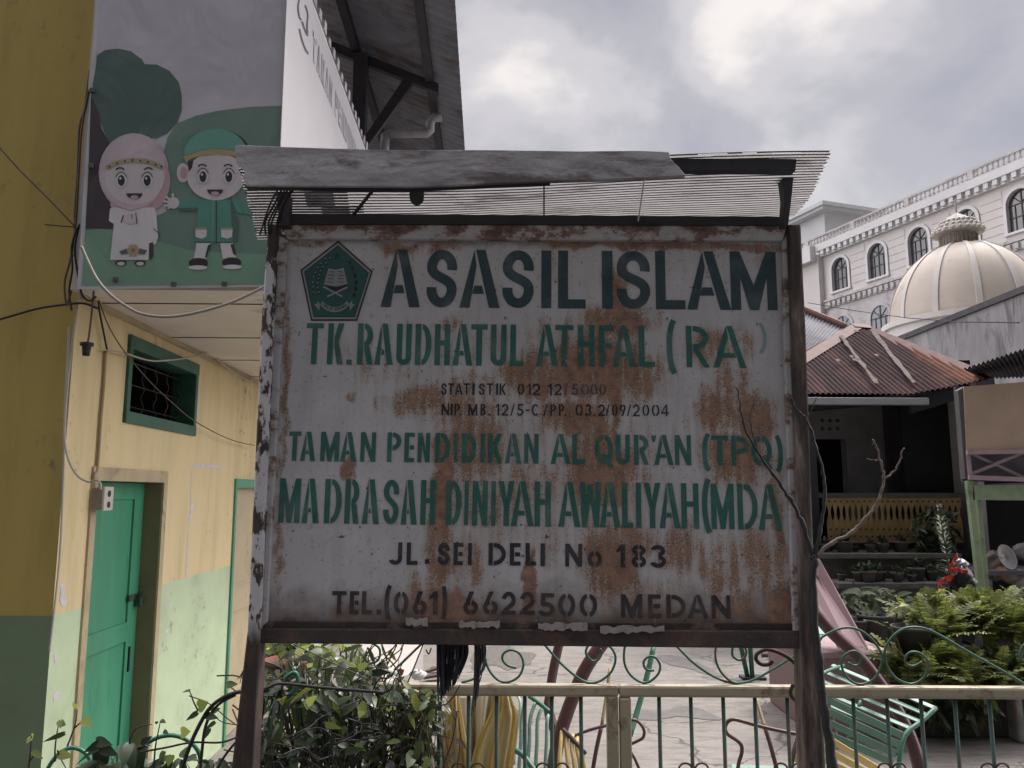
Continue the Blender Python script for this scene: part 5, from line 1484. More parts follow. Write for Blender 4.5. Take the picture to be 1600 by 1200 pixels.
gate(966.5, 1720, 'right cream gate leaf with green bars and full scrolls', [1029.5, 1079, 1129.5, 1179, 1229.5, 1281, 1332.5, 1385, 1438, 1491, 1545, 1599, 1652],
     [[c8(*q) for q in ((130, -20), (95, 60), (70, 150), (70, 250), (110, 330), (180, 380), (240, 380), (300, 330), (318, 270), (290, 215), (245, 203), (205, 235), (210, 280), (240, 300), (275, 300))],
      [c8(*q) for q in ((300, 0), (440, 140), (540, 240), (650, 320), (750, 370), (830, 389), (920, 380), (1000, 350), (1120, 280), (1280, 182), (1420, 95))] + [c6(*q) for q in ((200, 245), (300, 195), (390, 180), (480, 210), (560, 280), (612, 370), (605, 450), (560, 535), (470, 575), (390, 545), (340, 470), (335, 400), (380, 355), (430, 345), (470, 380), (455, 435), (420, 445), (380, 425))],
      [c8(*q) for q in ((720, 60), (703, 145), (705, 230), (740, 310), (800, 370), (850, 390))] + [],
      [c8(*q) for q in ((830, 110), (818, 160), (825, 205), (870, 228), (910, 200), (912, 150), (880, 120))],
      [c6(*q) for q in ((1640, 595), (1450, 480), (1250, 370), (1080, 270), (960, 205), (860, 178), (760, 190), (680, 250), (636, 330), (640, 420), (680, 500), (740, 550), (820, 572), (890, 540), (930, 470), (930, 410), (880, 360), (820, 350), (780, 380), (780, 430), (830, 448), (890, 420))],
      [c6(*q) for q in ((1650, 290), (1600, 300), (1575, 350), (1585, 400), (1640, 430))]],
     [1071, 1096.5, 1220, 1248, 1382, 1405, 1543, 1566], (976,))
# rusty hook on the right sign post
curl([c8(*q) for q in ((1335, 420), (1315, 340), (1270, 270), (1215, 215), (1130, 170), (1050, 155), (992, 185), (985, 225), (1020, 257), (1070, 258), (1100, 235))], .006, 'iron_hook', M_RUSTY, sign, 2.42, 5)
curl([c8(*q) for q in ((1245, 395), (1222, 450), (1245, 497), (1285, 515), (1312, 490), (1325, 450))], .006, 'iron_hook', M_RUSTY, sign, 2.42, 5)
fnc = thing('metal_fence', (P(250, 1200, 2.6).x, 2.6, 0), 'low fence with green scroll tops hidden among the vines at left', 'fence')
zf = P(200, 1212, 2.6).z
mb = MB(); mb.abox(P(20, 1200, 2.6).x, P(585, 1200, 2.6).x, 2.585, 2.615, zf - .035, zf); mb.build('top_rail', M_CREAM, fnc, bevel=.006)
for k in range(13):
    x = P(30, 1200, 2.6).x + k * .095
    mb = MB(); mb.tube([(x, 2.6, 0), (x, 2.6, zf - .034)], .0068, 8); mb.build('bar', M_BAR, fnc, smooth=True)
for s_ in ([(68, 1215), (78, 1195), (92, 1178), (108, 1169), (122, 1170), (135, 1178), (142, 1192), (141, 1214)], [(205, 1176), (222, 1166), (245, 1153), (268, 1149), (290, 1155), (306, 1168), (313, 1186), (312, 1214)], [(425, 1110), (436, 1082), (446, 1060), (459, 1051), (465, 1058), (462, 1075), (450, 1090)]):
    curl(s_, .0068, 'scroll', mat('scroll_bright_green', (.035, .16, .11), .4, .2, 12), fnc, 2.6)

# yellow sheets hung behind the gate
m, t, b = pbsdf('yellow_plastic')
cc = ramp(t, noise(t, 4, 4), [(.3, (.62, .52, .28)), (.7, (.76, .67, .42))])
t.links.new(cc, b.inputs['Base Color']); b.inputs['Roughness'].default_value = .4
tr = t.nodes.new('ShaderNodeBsdfTranslucent'); t.links.new(cc, tr.inputs[0]); mx = t.nodes.new('ShaderNodeMixShader'); mx.inputs[0].default_value = .45
t.links.new(b.outputs[0], mx.inputs[1]); t.links.new(tr.outputs[0], mx.inputs[2]); t.links.new(mx.outputs[0], t.nodes['Material Output'].inputs[0])
M_YP = m
M_PP = mat('pale_plastic', (.52, .46, .36), .45, .1, 4, bmp=.2, bscale=8)
def sheet(name, left, right, Y, label, mt, seed):
    """left, right: pixel polylines of the two edges, top to bottom"""
    random.seed(seed)
    Ls = spline([P(x, y, Y) for x, y in left], 8); Rs = spline([P(x, y, Y) for x, y in right], 8)
    n = min(len(Ls), len(Rs)); rows = []
    ph = random.random() * 6
    for i in range(n):
        rw = []
        for j in range(21):
            u = j / 20; p = Ls[i].lerp(Rs[i], u)
            amp = .014 + .03 * i / n
            rw.append(p + Vector((0, amp * math.sin(u * 15 + ph + i * .05) + amp * .6 * math.sin(u * 31 + ph * 2), 0)))
        rows.append(rw)
    mb = MB(); mb.grid(rows)
    return tag(mb.build(name, mt, smooth=True, solid=.001), label, 'plastic sheet', 'plastic sheets hung behind the gate')
sheet('plastic_sheet', [(701, 1076), (694, 1110), (684, 1160), (664, 1215), (640, 1400)], [(716, 1076), (721, 1110), (728, 1150), (738, 1215), (750, 1400)], 3.0, 'yellow plastic sheet bunched at left behind the gate bars', M_YP, 1)
sheet('plastic_sheet', [(772, 1076), (766, 1110), (748, 1150), (733, 1215), (716, 1400)], [(794, 1076), (802, 1098), (810, 1125), (800, 1215), (790, 1400)], 2.98, 'larger yellow plastic sheet draped beside the green slatted seat', M_YP, 2)
sheet('plastic_sheet', [(716, 1090), (718, 1120), (724, 1160), (728, 1215), (735, 1400)], [(780, 1082), (775, 1115), (768, 1150), (760, 1215), (757, 1400)], 3.12, 'pale cream plastic sheet hanging between the two yellow ones', M_PP, 3)

# frayed black cloth hanging from the crossbar of the signboard
M_CLOTH = mat('black_frayed_cloth', (.04, .04, .05), .9, .4, 30)
def fringe(name, x0, x1, top, prof, n, label, seed):
    random.seed(seed); mb = MB()
    for k in range(n):
        u = (k + random.random()) / n; x = x0 + (x1 - x0) * u
        yb_ = prof(u) + random.uniform(-14, 4)
        Y = 2.31 + random.uniform(-.02, .035)
        xe_ = x0 + (x1 - x0) * (.5 + (u - .5) * .62) + random.uniform(-3, 3) - 6
        pts = spline([P(x, top, Y), P(x + random.uniform(-1, 1), top + (yb_ - top) * .35, Y), P((x + xe_) / 2 + random.uniform(-2, 2), top + (yb_ - top) * .7, Y), P(xe_, yb_, Y)], 4)
        r_ = random.uniform(.0022, .0048)
        mb.tube(pts, [r_] * (len(pts) - 1) + [.0006], 5, 0, .5)
    return tag(mb.build(name, M_CLOTH), label, 'cloth', 'black rags on the signboard')
fringe('frayed_cloth', 683, 731, 1003, lambda u: 1098 - 40 * u, 80, 'wide frayed black rag hanging from the bottom bar of the signboard', 1)
fringe('frayed_cloth', 741, 759, 1003, lambda u: 1120 - 62 * u, 22, 'narrow torn black rag hanging beside the wide one', 2)

# ---------------------------------------------------------------- playground things in the yard
M_MAR = mat('maroon_paint_metal', (.085, .033, .038), .4, .25, 8, (.12, .07, .05), .25, 9)
M_MINT = mat('mint_paint_metal', (.19, .315, .26), .45, .15, 10, (.12, .10, .07), .2, 10)
M_GRNP = mat('green_paint_metal', (.03, .13, .085), .45, .2, 10)
M_YSL = mat('yellow_slat_paint', (.46, .34, .12), .5, .2, 10, (.2, .13, .06), .3, 10)
M_PNK = mat('faded_pink_paint', (.25, .165, .175), .7, .15, 4, (.25, .19, .18), .3, 4)
def pipe(pts, r_, name, mt, parent, Ys, n=6):
    k = len(pts)
    q = [P(x, y, Ys[0] + (Ys[1] - Ys[0]) * i / (k - 1)) for i, (x, y) in enumerate(pts)]
    mb = MB(); mb.tube(spline(q, n), r_, 10); return mb.build(name, mt, parent, smooth=True)
def slats(Lp, Rp, Yl, Yr, name, mt, parent, wd=.038, th=.008, tilt=None):
    for (a, b_) in zip(Lp, Rp):
        A1, B1 = P(*a, Yl), P(*b_, Yr)
        d = (B1 - A1).normalized()
        s_ = (tilt or Vector((0, .5, .85))); s_ = (s_ - d * s_.dot(d)).normalized() * wd
        n_ = d.cross(s_).normalized() * th
        mb = MB(); mb.box(A1 - s_ / 2, B1 - A1, s_, n_); mb.build(name, mt, parent, bevel=.003)
glr = thing('glider_swing', (P(1380, 1100, 5.0).x, 5.0, 0), 'slatted green and yellow glider swing seat in a maroon pipe arch, at right', 'swing', 'glider swings in the yard')
pipe([(1225, 915), (1262, 945), (1300, 988), (1345, 1030), (1384, 1082), (1412, 1130), (1430, 1175), (1444, 1240), (1452, 1330), (1456, 1350)], .041, 'arch_pipe', M_MAR, glr, (5.5, 5.0))
slats([(1300, 1040), (1290, 1051), (1278, 1062), (1262, 1072), (1246, 1082)], [(1460, 1107), (1449, 1118), (1437, 1128), (1423, 1139), (1408, 1150)], 5.6, 5.0, 'seat_slat', M_MINT, glr, .034, .008, Vector((.5, .8, .3)))
slats([(1262, 1078), (1260, 1095), (1258, 1112), (1256, 1130)], [(1411, 1150), (1406, 1164), (1401, 1178), (1396, 1192)], 5.3, 4.75, 'back_slat', mat('slat_green', (.085, .175, .135), .45, .15, 10), glr, .042)
pipe([(1462, 1106), (1440, 1127), (1413, 1150), (1404, 1200), (1400, 1240)], .014, 'seat_frame', M_GRNP, glr, (5.0, 4.72), 3)
pipe([(1318, 1040), (1290, 1050), (1255, 1075)], .012, 'seat_frame', M_GRNP, glr, (5.6, 5.3), 3)
pipe([(1345, 1095), (1333, 1130), (1322, 1165)], .012, 'seat_frame', M_GRNP, glr, (5.3, 5.2), 3)
pipe([(1290, 1085), (1302, 1130), (1310, 1170)], .013, 'foot_rod', M_MAR, glr, (5.4, 5.2), 3)
pipe([(1395, 1158), (1400, 1180)], .012, 'foot_rod', M_RUSTY, glr, (5.2, 5.15), 3)
slats([(1246, 1124), (1243, 1143), (1240, 1162), (1236, 1182), (1233, 1201)], [(1380, 1207), (1364, 1212), (1348, 1217), (1331, 1222), (1312, 1226)], 4.75, 4.3, 'lower_slat', M_YSL, glr, .036, .008)
pipe([(1256, 1118), (1248, 1150), (1238, 1185), (1232, 1230)], .013, 'seat_frame', M_RUSTY, glr, (4.75, 4.6), 3)
glf = thing('glider_swing', (P(870, 1150, 4.8).x, 4.8, 0), 'glider swing with mint and yellow slats seen edge-on behind the left gate leaf', 'swing', 'glider swings in the yard')
pipe([(985, 960), (958, 985), (938, 1010), (915, 1045), (898, 1082), (884, 1120), (872, 1160), (864, 1205), (858, 1270), (856, 1325)], .043, 'arch_pipe', M_MAR, glf, (5.4, 5.0))
pipe([(884, 960), (873, 1008), (864, 1050), (859, 1085), (857, 1110), (866, 1140)], .034, 'arch_pipe', M_MAR, glf, (5.9, 5.6))
for x0, x1, x2 in ((822, 816, 811), (836, 829, 824), (847, 841, 837), (859, 856, 852)):
    pipe([(x0, 1088 + (x0 - 822) * .75), (x1 - 1, 1125), (x1 - 2, 1160), (x2, 1205), (x2 + 2, 1260)], .011, 'seat_slat', M_MINT, glf, (4.8, 4.6), 4)
pipe([(806, 1084), (813, 1100), (807, 1150), (803, 1195)], .008, 'seat_slat', mat('pale_mint', (.40, .52, .46), .5, .1), glf, (4.9, 4.7), 4)
pipe([(818, 1082), (840, 1097), (861, 1114)], .013, 'seat_frame', M_GRNP, glf, (4.9, 4.7), 3)
pipe([(799, 1170), (815, 1178), (828, 1194), (840, 1212), (850, 1240)], .016, 'seat_frame', M_GRNP, glf, (4.6, 4.4), 3)
for x0, x1 in ((878, 874), (887, 888), (895, 898), (903, 907), (909, 914)):
    pipe([(x0, 1143 + (x0 - 878) * .35), (x0 - 2, 1165), (x1, 1200), (x1 + 2, 1260)], .012, 'back_slat', M_YSL, glf, (4.6, 4.4), 4)
pipe([(880, 1140), (892, 1152), (915, 1178)], .012, 'seat_frame', M_RUSTY, glf, (4.6, 4.5), 3)
pipe([(893, 1152), (920, 1141), (950, 1133), (985, 1125), (997, 1128), (1006, 1140), (1005, 1152), (996, 1158), (984, 1164), (984, 1172), (992, 1186), (1000, 1205)], .0085, 'foot_rod', M_MAR, glf, (4.6, 4.6), 5)
pipe([(953, 1045), (947, 1090), (940, 1135)], .010, 'hanger_rod', mat('yellow_brown_paint', (.25, .19, .09), .5, .2), glf, (5.0, 4.8), 3)
pipe([(940, 1134), (932, 1170), (925, 1210)], .012, 'hanger_rod', M_MAR, glf, (4.79, 4.7), 3)
pipe([(1022, 1008), (1010, 1060), (996, 1110), (984, 1150)], .017, 'hanger_rod', M_GRNP, glf, (5.2, 4.9), 3)
mid = thing('rocking_seat', (P(1180, 1200, 4.6).x, 4.6, 0), 'low mint slatted seat with a bent maroon handrail in the middle of the yard', 'rocker')
pipe([(1246, 1147), (1215, 1141), (1185, 1134), (1160, 1127), (1145, 1124), (1136, 1129), (1133, 1139), (1138, 1148), (1150, 1156), (1158, 1164), (1159, 1176), (1154, 1194), (1152, 1215)], .0105, 'handrail', M_MAR, mid, (4.6, 4.6), 5)
pipe([(1181, 1090), (1188, 1112), (1195, 1137)], .010, 'support_rod', mat('mustard_paint', (.22, .17, .075), .5, .2), mid, (4.85, 4.7), 3)
pipe([(1195, 1136), (1204, 1165), (1214, 1203)], .012, 'support_rod', M_MAR, mid, (4.69, 4.6), 3)
slats([(1143, 1200), (1140, 1207), (1137, 1214)], [(1290, 1206), (1296, 1214), (1302, 1222)], 4.7, 4.6, 'seat_slat', M_MINT, mid, .05, .01, Vector((0, .9, .2)))
mb = MB(); c = P(1150, 1215, 4.6); c2 = P(1290, 1215, 4.6)
for x in (c.x + .03, c2.x - .05): mb.abox(x, x + .03, 4.6, 4.63, 0.004, c.z)
mb.build('seat_leg', M_GRNP, mid)
swf = thing('swing_frame', (G(1177, 1062).x, G(1177, 1062).y, 0), 'tall green pipe swing frame standing far back in the yard', 'swing frame')
b1, b2 = G(1177, 1063), G(1238, 1062)
top1 = b1 + Vector((-.15, .5, 2.1))
for p0, p1 in ((G(1169, 1062), Vector((b1.x - .42, b1.y + .1, 2.1))), (G(1176, 1063), Vector((b1.x + .03, b1.y + .4, 2.1))), (G(1238, 1062), Vector((b2.x - .02, b2.y + .1, 2.1))), (G(1243, 1055), Vector((b2.x - .35, b2.y + .35, 2.1)))):
    mb = MB(); mb.tube([p0, p1], .024, 10); mb.build('leg', M_GRNP, swf, smooth=True)
mb = MB(); mb.tube([P(1190, 1024, 7.7), P(1236, 1024, 7.7)], .02, 8); mb.build('cross_bar', M_MAR, swf, smooth=True)
mb = MB(); mb.tube([Vector((b1.x - .5, b1.y + .25, 2.1)), Vector((b2.x + .2, b2.y + .2, 2.1))], .026, 10); mb.build('top_bar', M_GRNP, swf, smooth=True)
for x in (1177, 1240):
    c = G(x, 1062); mb = MB(); mb.abox(c.x - .12, c.x + .12, c.y - .06, c.y + .1, .009, .03); mb.build('base_plate', M_DKWOOD, swf)
sld = thing('slide', (G(1330, 1150).x, G(1330, 1150).y, 0), 'faded pink playground slide with a raised pink platform and mint edge', 'slide')
Yp = G(1330, 1155).y
zt3 = P(1340, 1018, Yp).z
xa, xc = P(1272, 1100, Yp).x, P(1394, 1100, Yp).x
mb = MB(); mb.abox(xa, xc, Yp, Yp + 1.1, 0.005, zt3 - .05); mb.build('base_block', M_PNK, sld, bevel=.01)
mb = MB(); mb.abox(xa - .02, xc + .03, Yp - .03, Yp + .72, zt3 - .049, zt3); mb.build('platform', mat('platform_pink', (.33, .235, .245), .7, .15, 4), sld, bevel=.008)
mb = MB(); mb.abox(xa - .02, xc + .04, Yp + .721, Yp + 1.15, zt3 - .049, zt3 + .012); mb.build('mint_ledge', mat('mint_plaster', (.26, .42, .36), .7, .15, 4), sld, bevel=.008)
mb = MB()
def chute(pts, d): mb.extrude([P(x, y, Yy) for x, y, Yy in pts], d)
chute([(1240, 835, 7.0), (1280, 872, 7.0), (1352, 1002, 6.5), (1362, 1024, 6.4), (1340, 1024, 6.4), (1280, 905, 6.9), (1240, 850, 7.0)], (0, .04, 0))
chute([(1220, 835, 6.75), (1272, 905, 6.75), (1330, 1015, 6.3), (1312, 1015, 6.3), (1258, 915, 6.72), (1220, 860, 6.75)], (0, .04, 0))
mb.build('side_rail', mat('slide_pink_edge', (.26, .165, .18), .6, .15, 5), sld, bevel=.006)
mb = MB(); mb.grid([[P(1240, 850, 7.0), P(1220, 850, 6.78)], [P(1280, 905, 6.92), P(1258, 912, 6.74)], [P(1345, 1015, 6.42), P(1318, 1014, 6.33)]]); mb.build('chute', mat('chute_pink', (.22, .135, .155), .45, .15, 5), sld, solid=.01)

# concrete post box, green sack, litter at the right
pil = MB(); pz = P(1590, 1062, 6.4).z
pg_ = G(1600, 1163); Yq = pg_.y
xq0 = P(1588, 1100, Yq).x
pz = P(1590, 1056, Yq).z
pil.abox(xq0, xq0 + .7, Yq, Yq + .6, .004, pz)
bin_ = tag(pil.build('concrete_bin', mat('rough_concrete_grey', (.30, .28, .27), .9, .25, 6, (.17, .16, .15), .4, 5, .5, 30), bevel=.02), 'square grey concrete rubbish bin at the right edge of the yard', 'bin')
q = P(1604, 1048, Yq + .2)
lump(1606, 1048, Yq + .25, .26, .22, .17, 'green_sack', 'pale green plastic sack lying on the concrete bin', 'sack', mat('green_plastic', (.17, .36, .22), .45, .15, 5, bmp=.5, bscale=14), 4)
lump(1573, 1058, Yq + .12, .05, .05, .05, 'orange_wrapper', 'small orange wrapper caught at the rim of the concrete bin', 'litter', mat('orange_plastic', (.50, .17, .03), .5, .2), 6, 7)
random.seed(12)
M_LIT = [mat('litter_white', (.55, .53, .52), .6, .1), mat('litter_yellow', (.50, .40, .08), .6, .1), mat('litter_red', (.42, .06, .05), .6, .1), mat('litter_blue', (.10, .14, .36), .6, .1), mat('litter_black', (.02, .02, .02), .5, .1)]
litter_at = [(1520, 1128, 4, 'black plastic wrapper at the left end of the litter heap'), (1531, 1124, 2, 'red wrapper behind the yellow litter'), (1538, 1131, 1, 'long yellow wrapper in front of the litter heap'), (1545, 1124, 0, 'white paper scrap in the middle of the litter heap'), (1548, 1118, 3, 'blue plastic scrap among the litter'), (1562, 1118, 0, 'tall pale plastic bag beside the concrete bin'), (1561, 1131, 2, 'red plastic scrap near the foot of the concrete bin'), (1555, 1142, 0, 'white scrap lying alone on the concrete near the litter'), (1527, 1108, 0, 'pale torn paper under the ferns'), (1556, 1134, 0, 'flat white wrapper beside the red scrap')]
for i, (x, y, mi, lb) in enumerate(litter_at):
    g_ = G(x, y, .02); mb = MB()
    sx = random.uniform(.05, .09); big = 2.0 if 'tall' in lb else 1.0
    if 'long' in lb: sx = .15
    rows = []
    for a in range(6):
        rows.append([g_ + Vector((sx * (a / 5 - .5) * 2 + random.uniform(-.01, .01), .05 * (c / 4 - .5) * 2 + random.uniform(-.01, .01), random.uniform(0, .05) * big + .05 * big * math.sin(math.pi * c / 4) * math.sin(math.pi * a / 5))) for c in range(5)])
    mb.grid(rows); tag(mb.build('litter', M_LIT[mi], solid=.002), lb, 'litter', 'litter beside the concrete bin')
# boards and a white bag left of centre, behind the shrubs
mb = MB(); a = [G(598, 1068, .3), G(640, 1052, .3), G(662, 1003, .3), G(560, 1003, .3)]
mb.extrude([p for p in a], (0, 0, -.29)); tag(mb.build('concrete_step', mat('pale_step', (.50, .46, .44), .8, .1, 3), bevel=.01), 'pale cement step at the foot of the school wall behind the shrubs', 'step')
lump(653, 1054, 5.2, .05, .04, .03, 'white_bag', 'small white plastic bag on the ground behind the gate rail', 'bag', mat('white_bag', (.6, .6, .6), .5, .1), 9)
random.seed(8)
for i, (x, y) in enumerate(((668, 1052), (675, 1048), (662, 1062), (671, 1060))):
    g_ = G(x, y, .03); mb = MB(); mb.box(g_, (.10 + .04 * i, .05, .02), (-.02, .05, .0), (.0, .0, .025)); tag(mb.build('broken_plank', mat('plank_dark', (.10, .075, .06), .9, .3, 8)), 'short broken plank on the rubble behind the gate rail', 'plank', 'broken planks on the rubble')

# ---------------------------------------------------------------- plants
LF_DARK = leafmat('leaf_dark', (.010, .018, .009), (.026, .045, .017), .34, .18)
LF_MID = leafmat('leaf_mid', (.025, .045, .014), (.065, .095, .026), .4, .3)
LF_YEL = leafmat('leaf_yellow_green', (.12, .17, .03), (.24, .28, .06), .45, .45)
LF_FERN = leafmat('fern_green', (.05, .07, .018), (.125, .15, .038), .5, .4)
LF_FERN2 = leafmat('fern_yellow', (.12, .145, .036), (.235, .255, .07), .5, .45)
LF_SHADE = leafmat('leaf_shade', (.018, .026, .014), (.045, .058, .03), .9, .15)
LF_DIM = leafmat('leaf_dim', (.03, .04, .025), (.07, .085, .05), .5, .25)
M_STEM = mat('stem_brown', (.07, .05, .035), .8, .3, 20)
M_STEMD = mat('stem_dark', (.022, .02, .02), .6, .3, 20)
M_STEMG = mat('stem_green', (.06, .08, .03), .7, .3, 20)
M_TWIG = mat('twig_pale', (.20, .155, .12), .85, .3, 25)
def leaf(mb, base, d, up, ln, wd, m=0, kind='heart', droop=.25):
    d = Vector(d).normalized(); s_ = d.cross(Vector(up))
    if s_.length < 1e-4: s_ = d.cross(Vector((1, 0, 0)))
    s_.normalize(); n_ = s_.cross(d).normalized()
    if kind == 'heart': prof = [(-.06, .22), (.02, .40), (.2, .5), (.45, .44), (.72, .24), (.9, .08)]
    elif kind == 'blade': prof = [(.0, .12), (.2, .36), (.5, .5), (.75, .36), (.92, .12)]
    else: prof = [(.0, .3), (.3, .5), (.7, .4), (.9, .2)]
    mid = [base + d * (t_ * ln) + Vector((0, 0, -droop * ln * t_ * t_)) for t_ in [0] + [p[0] for p in prof[1:]] + [1.0]]
    lf = []; rt = []
    for t_, w_ in prof:
        c = base + d * (t_ * ln) + Vector((0, 0, -droop * ln * t_ * abs(t_)))
        lift = n_ * (.16 * w_ * wd)
        lf.append(c - s_ * (w_ * wd) + lift); rt.append(c + s_ * (w_ * wd) + lift)
    k = len(prof)
    vs = mid + lf + rt
    o_l = len(mid); o_r = o_l + k
    fs = []
    fs.append([0, o_l, o_l + 1, 1]); fs.append([0, 1, o_r + 1, o_r])
    for i in range(1, k - 1):
        fs.append([i, o_l + i, o_l + i + 1, i + 1]); fs.append([i, i + 1, o_r + i + 1, o_r + i])
    fs.append([k - 1, o_l + k - 1, k]); fs.append([k - 1, k, o_r + k - 1])
    mb.add(vs, fs, m)
def plant(name, label, cat, loc, leaves, stems, leaf_mats, stem_mat, group=None):
    th = thing(name, loc, label, cat, group)
    if leaves.f: leaves.build('foliage', leaf_mats, th, smooth=True)
    if stems.f: stems.build('stem', stem_mat, th, smooth=True)
    return th
def rdir(): 
    v = Vector((random.gauss(0, 1), random.gauss(0, 1), random.gauss(0, 1)))
    return v.normalized()
def clump(lv, sm, cx, cy, rx, ry, Y0, Y1, n, ln, mats_w, kind='heart', wd=.5, foot=None, hang=.3):
    for k in range(n):
        a = random.uniform(0, 2 * math.pi); rr = math.sqrt(random.random())
        x, y = cx + rx * rr * math.cos(a), cy + ry * rr * math.sin(a)
        Y = random.uniform(Y0, Y1); p = P(x, y, Y)
        d = rdir(); d.z = d.z * .6 - hang; d.y -= .25
        l_ = ln * random.uniform(.6, 1.25)
        up = Vector((random.gauss(0, .4), -.5 + random.gauss(0, .4), 1))
        leaf(lv, p, d, up, l_, l_ * wd * random.uniform(.8, 1.15), random.choices(range(len(mats_w)), mats_w)[0], kind, random.uniform(.05, .5))
        if random.random() < .45:
            q = p + Vector((random.uniform(-.08, .08), random.uniform(-.05, .08), -random.uniform(.06, .2)))
            sm.tube([p, p.lerp(q, .5) + Vector((random.uniform(-.02, .02), 0, .01)), q], [.0012, .0016, .002], 4)
        if foot is not None and random.random() < .10:
            f_ = Vector(foot) + Vector((random.uniform(-.12, .12), random.uniform(-.08, .08), 0))
            sm.tube(spline([f_, f_.lerp(p, .5) + Vector((random.uniform(-.1, .1), random.uniform(-.06, .06), .05)), p], 5), [.0035] * 10 + [.0015], 5)
# 1 vine with heart leaves over the low fence, left
random.seed(21); lv = MB(); sm = MB()
clump(lv, sm, 180, 1215, 75, 26, 2.42, 2.8, 60, .085, (6, 2, .4), foot=P(200, 1640, 2.6))
clump(lv, sm, 305, 1215, 80, 34, 2.42, 2.8, 80, .075, (6, 2, .3), foot=P(300, 1640, 2.6))
clump(lv, sm, 185, 1168, 34, 10, 2.45, 2.6, 9, .10, (8, 1, 0))
clump(lv, sm, 420, 1160, 34, 40, 2.5, 2.75, 45, .06, (6, 2, .3), foot=P(380, 1640, 2.6))
def sprout(lv, sm, pts, lvs, Y, r_=.0022, mt=2):
    q = spline([P(x, y, Y) for x, y in pts], 5); sm.tube(q, [r_ * (1.3 - .8 * i / len(q)) for i in range(len(q))], 5)
    for (x0, y0, x1, y1, w_, mi) in lvs:
        a, b_ = P(x0, y0, Y), P(x1, y1, Y - .02)
        leaf(lv, a, b_ - a, Vector((.25, -1, .35)), (b_ - a).length, (b_ - a).length * w_, mi, 'heart', .02)
sprout(lv, sm, [(44, 1205), (47, 1180), (49, 1155), (52, 1148)], [(49, 1152, 41, 1162, .6, 2), (50, 1150, 53, 1146, .4, 2)], 2.42)
sprout(lv, sm, [(46, 1190), (52, 1182), (56, 1176)], [(51, 1173, 68, 1186, .35, 2)], 2.42)
sprout(lv, sm, [(86, 1190), (86, 1170), (89, 1145), (93, 1125)], [(94, 1126, 95, 1138, .7, 2), (101, 1146, 66, 1159, .26, 1), (95, 1130, 103, 1133, .6, 2)], 2.42)
sprout(lv, sm, [(105, 1166), (112, 1148), (118, 1130), (121, 1108)], [(119, 1106, 113, 1096, .4, 2), (130, 1124, 143, 1135, .7, 2)], 2.42)
sprout(lv, sm, [(117, 1137), (125, 1130), (132, 1125)], [], 2.42)
sprout(lv, sm, [(90, 1172), (93, 1182), (103, 1200)], [(92, 1178, 115, 1182, .5, 2)], 2.42)
sprout(lv, sm, [(202, 1162), (206, 1148), (213, 1138), (228, 1133), (238, 1132)], [], 2.42)
sprout(lv, sm, [(240, 1200), (243, 1165), (248, 1140), (251, 1125)], [(252, 1126, 260, 1129, .4, 1), (246, 1130, 242, 1127, .4, 1), (256, 1142, 264, 1147, .4, 0)], 2.42)
sprout(lv, sm, [(310, 1111), (303, 1098), (297, 1082), (292, 1079)], [(297, 1078, 284, 1082, .25, 1), (310, 1105, 326, 1096, .8, 2), (309, 1113, 290, 1126, .45, 1), (322, 1118, 342, 1122, .45, 1)], 2.42)
sprout(lv, sm, [(232, 1168), (220, 1160), (236, 1150)], [(222, 1161, 238, 1150, .4, 0)], 2.42)
for x0, y0, x1, y1, w_, mi in ((256, 1174, 248, 1192, .5, 1), (268, 1180, 262, 1198, .7, 2), (283, 1145, 298, 1142, .8, 2), (355, 1070, 372, 1068, .5, 1), (330, 1112, 345, 1106, .45, 1), (327, 1138, 316, 1158, .45, 0), (336, 1128, 320, 1140, .4, 1), (150, 1158, 176, 1163, .5, 0), (158, 1168, 185, 1180, .5, 0), (160, 1160, 130, 1175, .5, 0)):
    a, b_ = P(x0, y0, 2.44), P(x1, y1, 2.42); leaf(lv, a, b_ - a, Vector((.2, -1, .3)), (b_ - a).length, (b_ - a).length * w_, mi, 'heart', .03)
for pts, r_ in (([(420, 1078), (400, 1080), (370, 1082), (345, 1092), (325, 1110), (308, 1140), (297, 1165), (285, 1200), (280, 1230)], .006), ([(368, 1086), (345, 1098), (330, 1115), (320, 1140), (315, 1180), (312, 1215)], .0045), ([(220, 1175), (260, 1168), (300, 1160), (345, 1160), (375, 1150)], .003), ([(340, 1200), (352, 1180), (368, 1160), (385, 1140)], .004), ([(600, 1082), (500, 1074), (440, 1068), (420, 1074), (400, 1082)], .0045)):
    sm.tube(spline([P(x, y, 2.42) for x, y in pts], 6), r_, 6)
plant('climbing_vine', 'dark heart leaved vine with pale young shoots along the bottom left', 'vine', (P(250, 1200, 2.6).x, 2.6, 0), lv, sm, [LF_DARK, LF_MID, LF_YEL], M_STEMD)
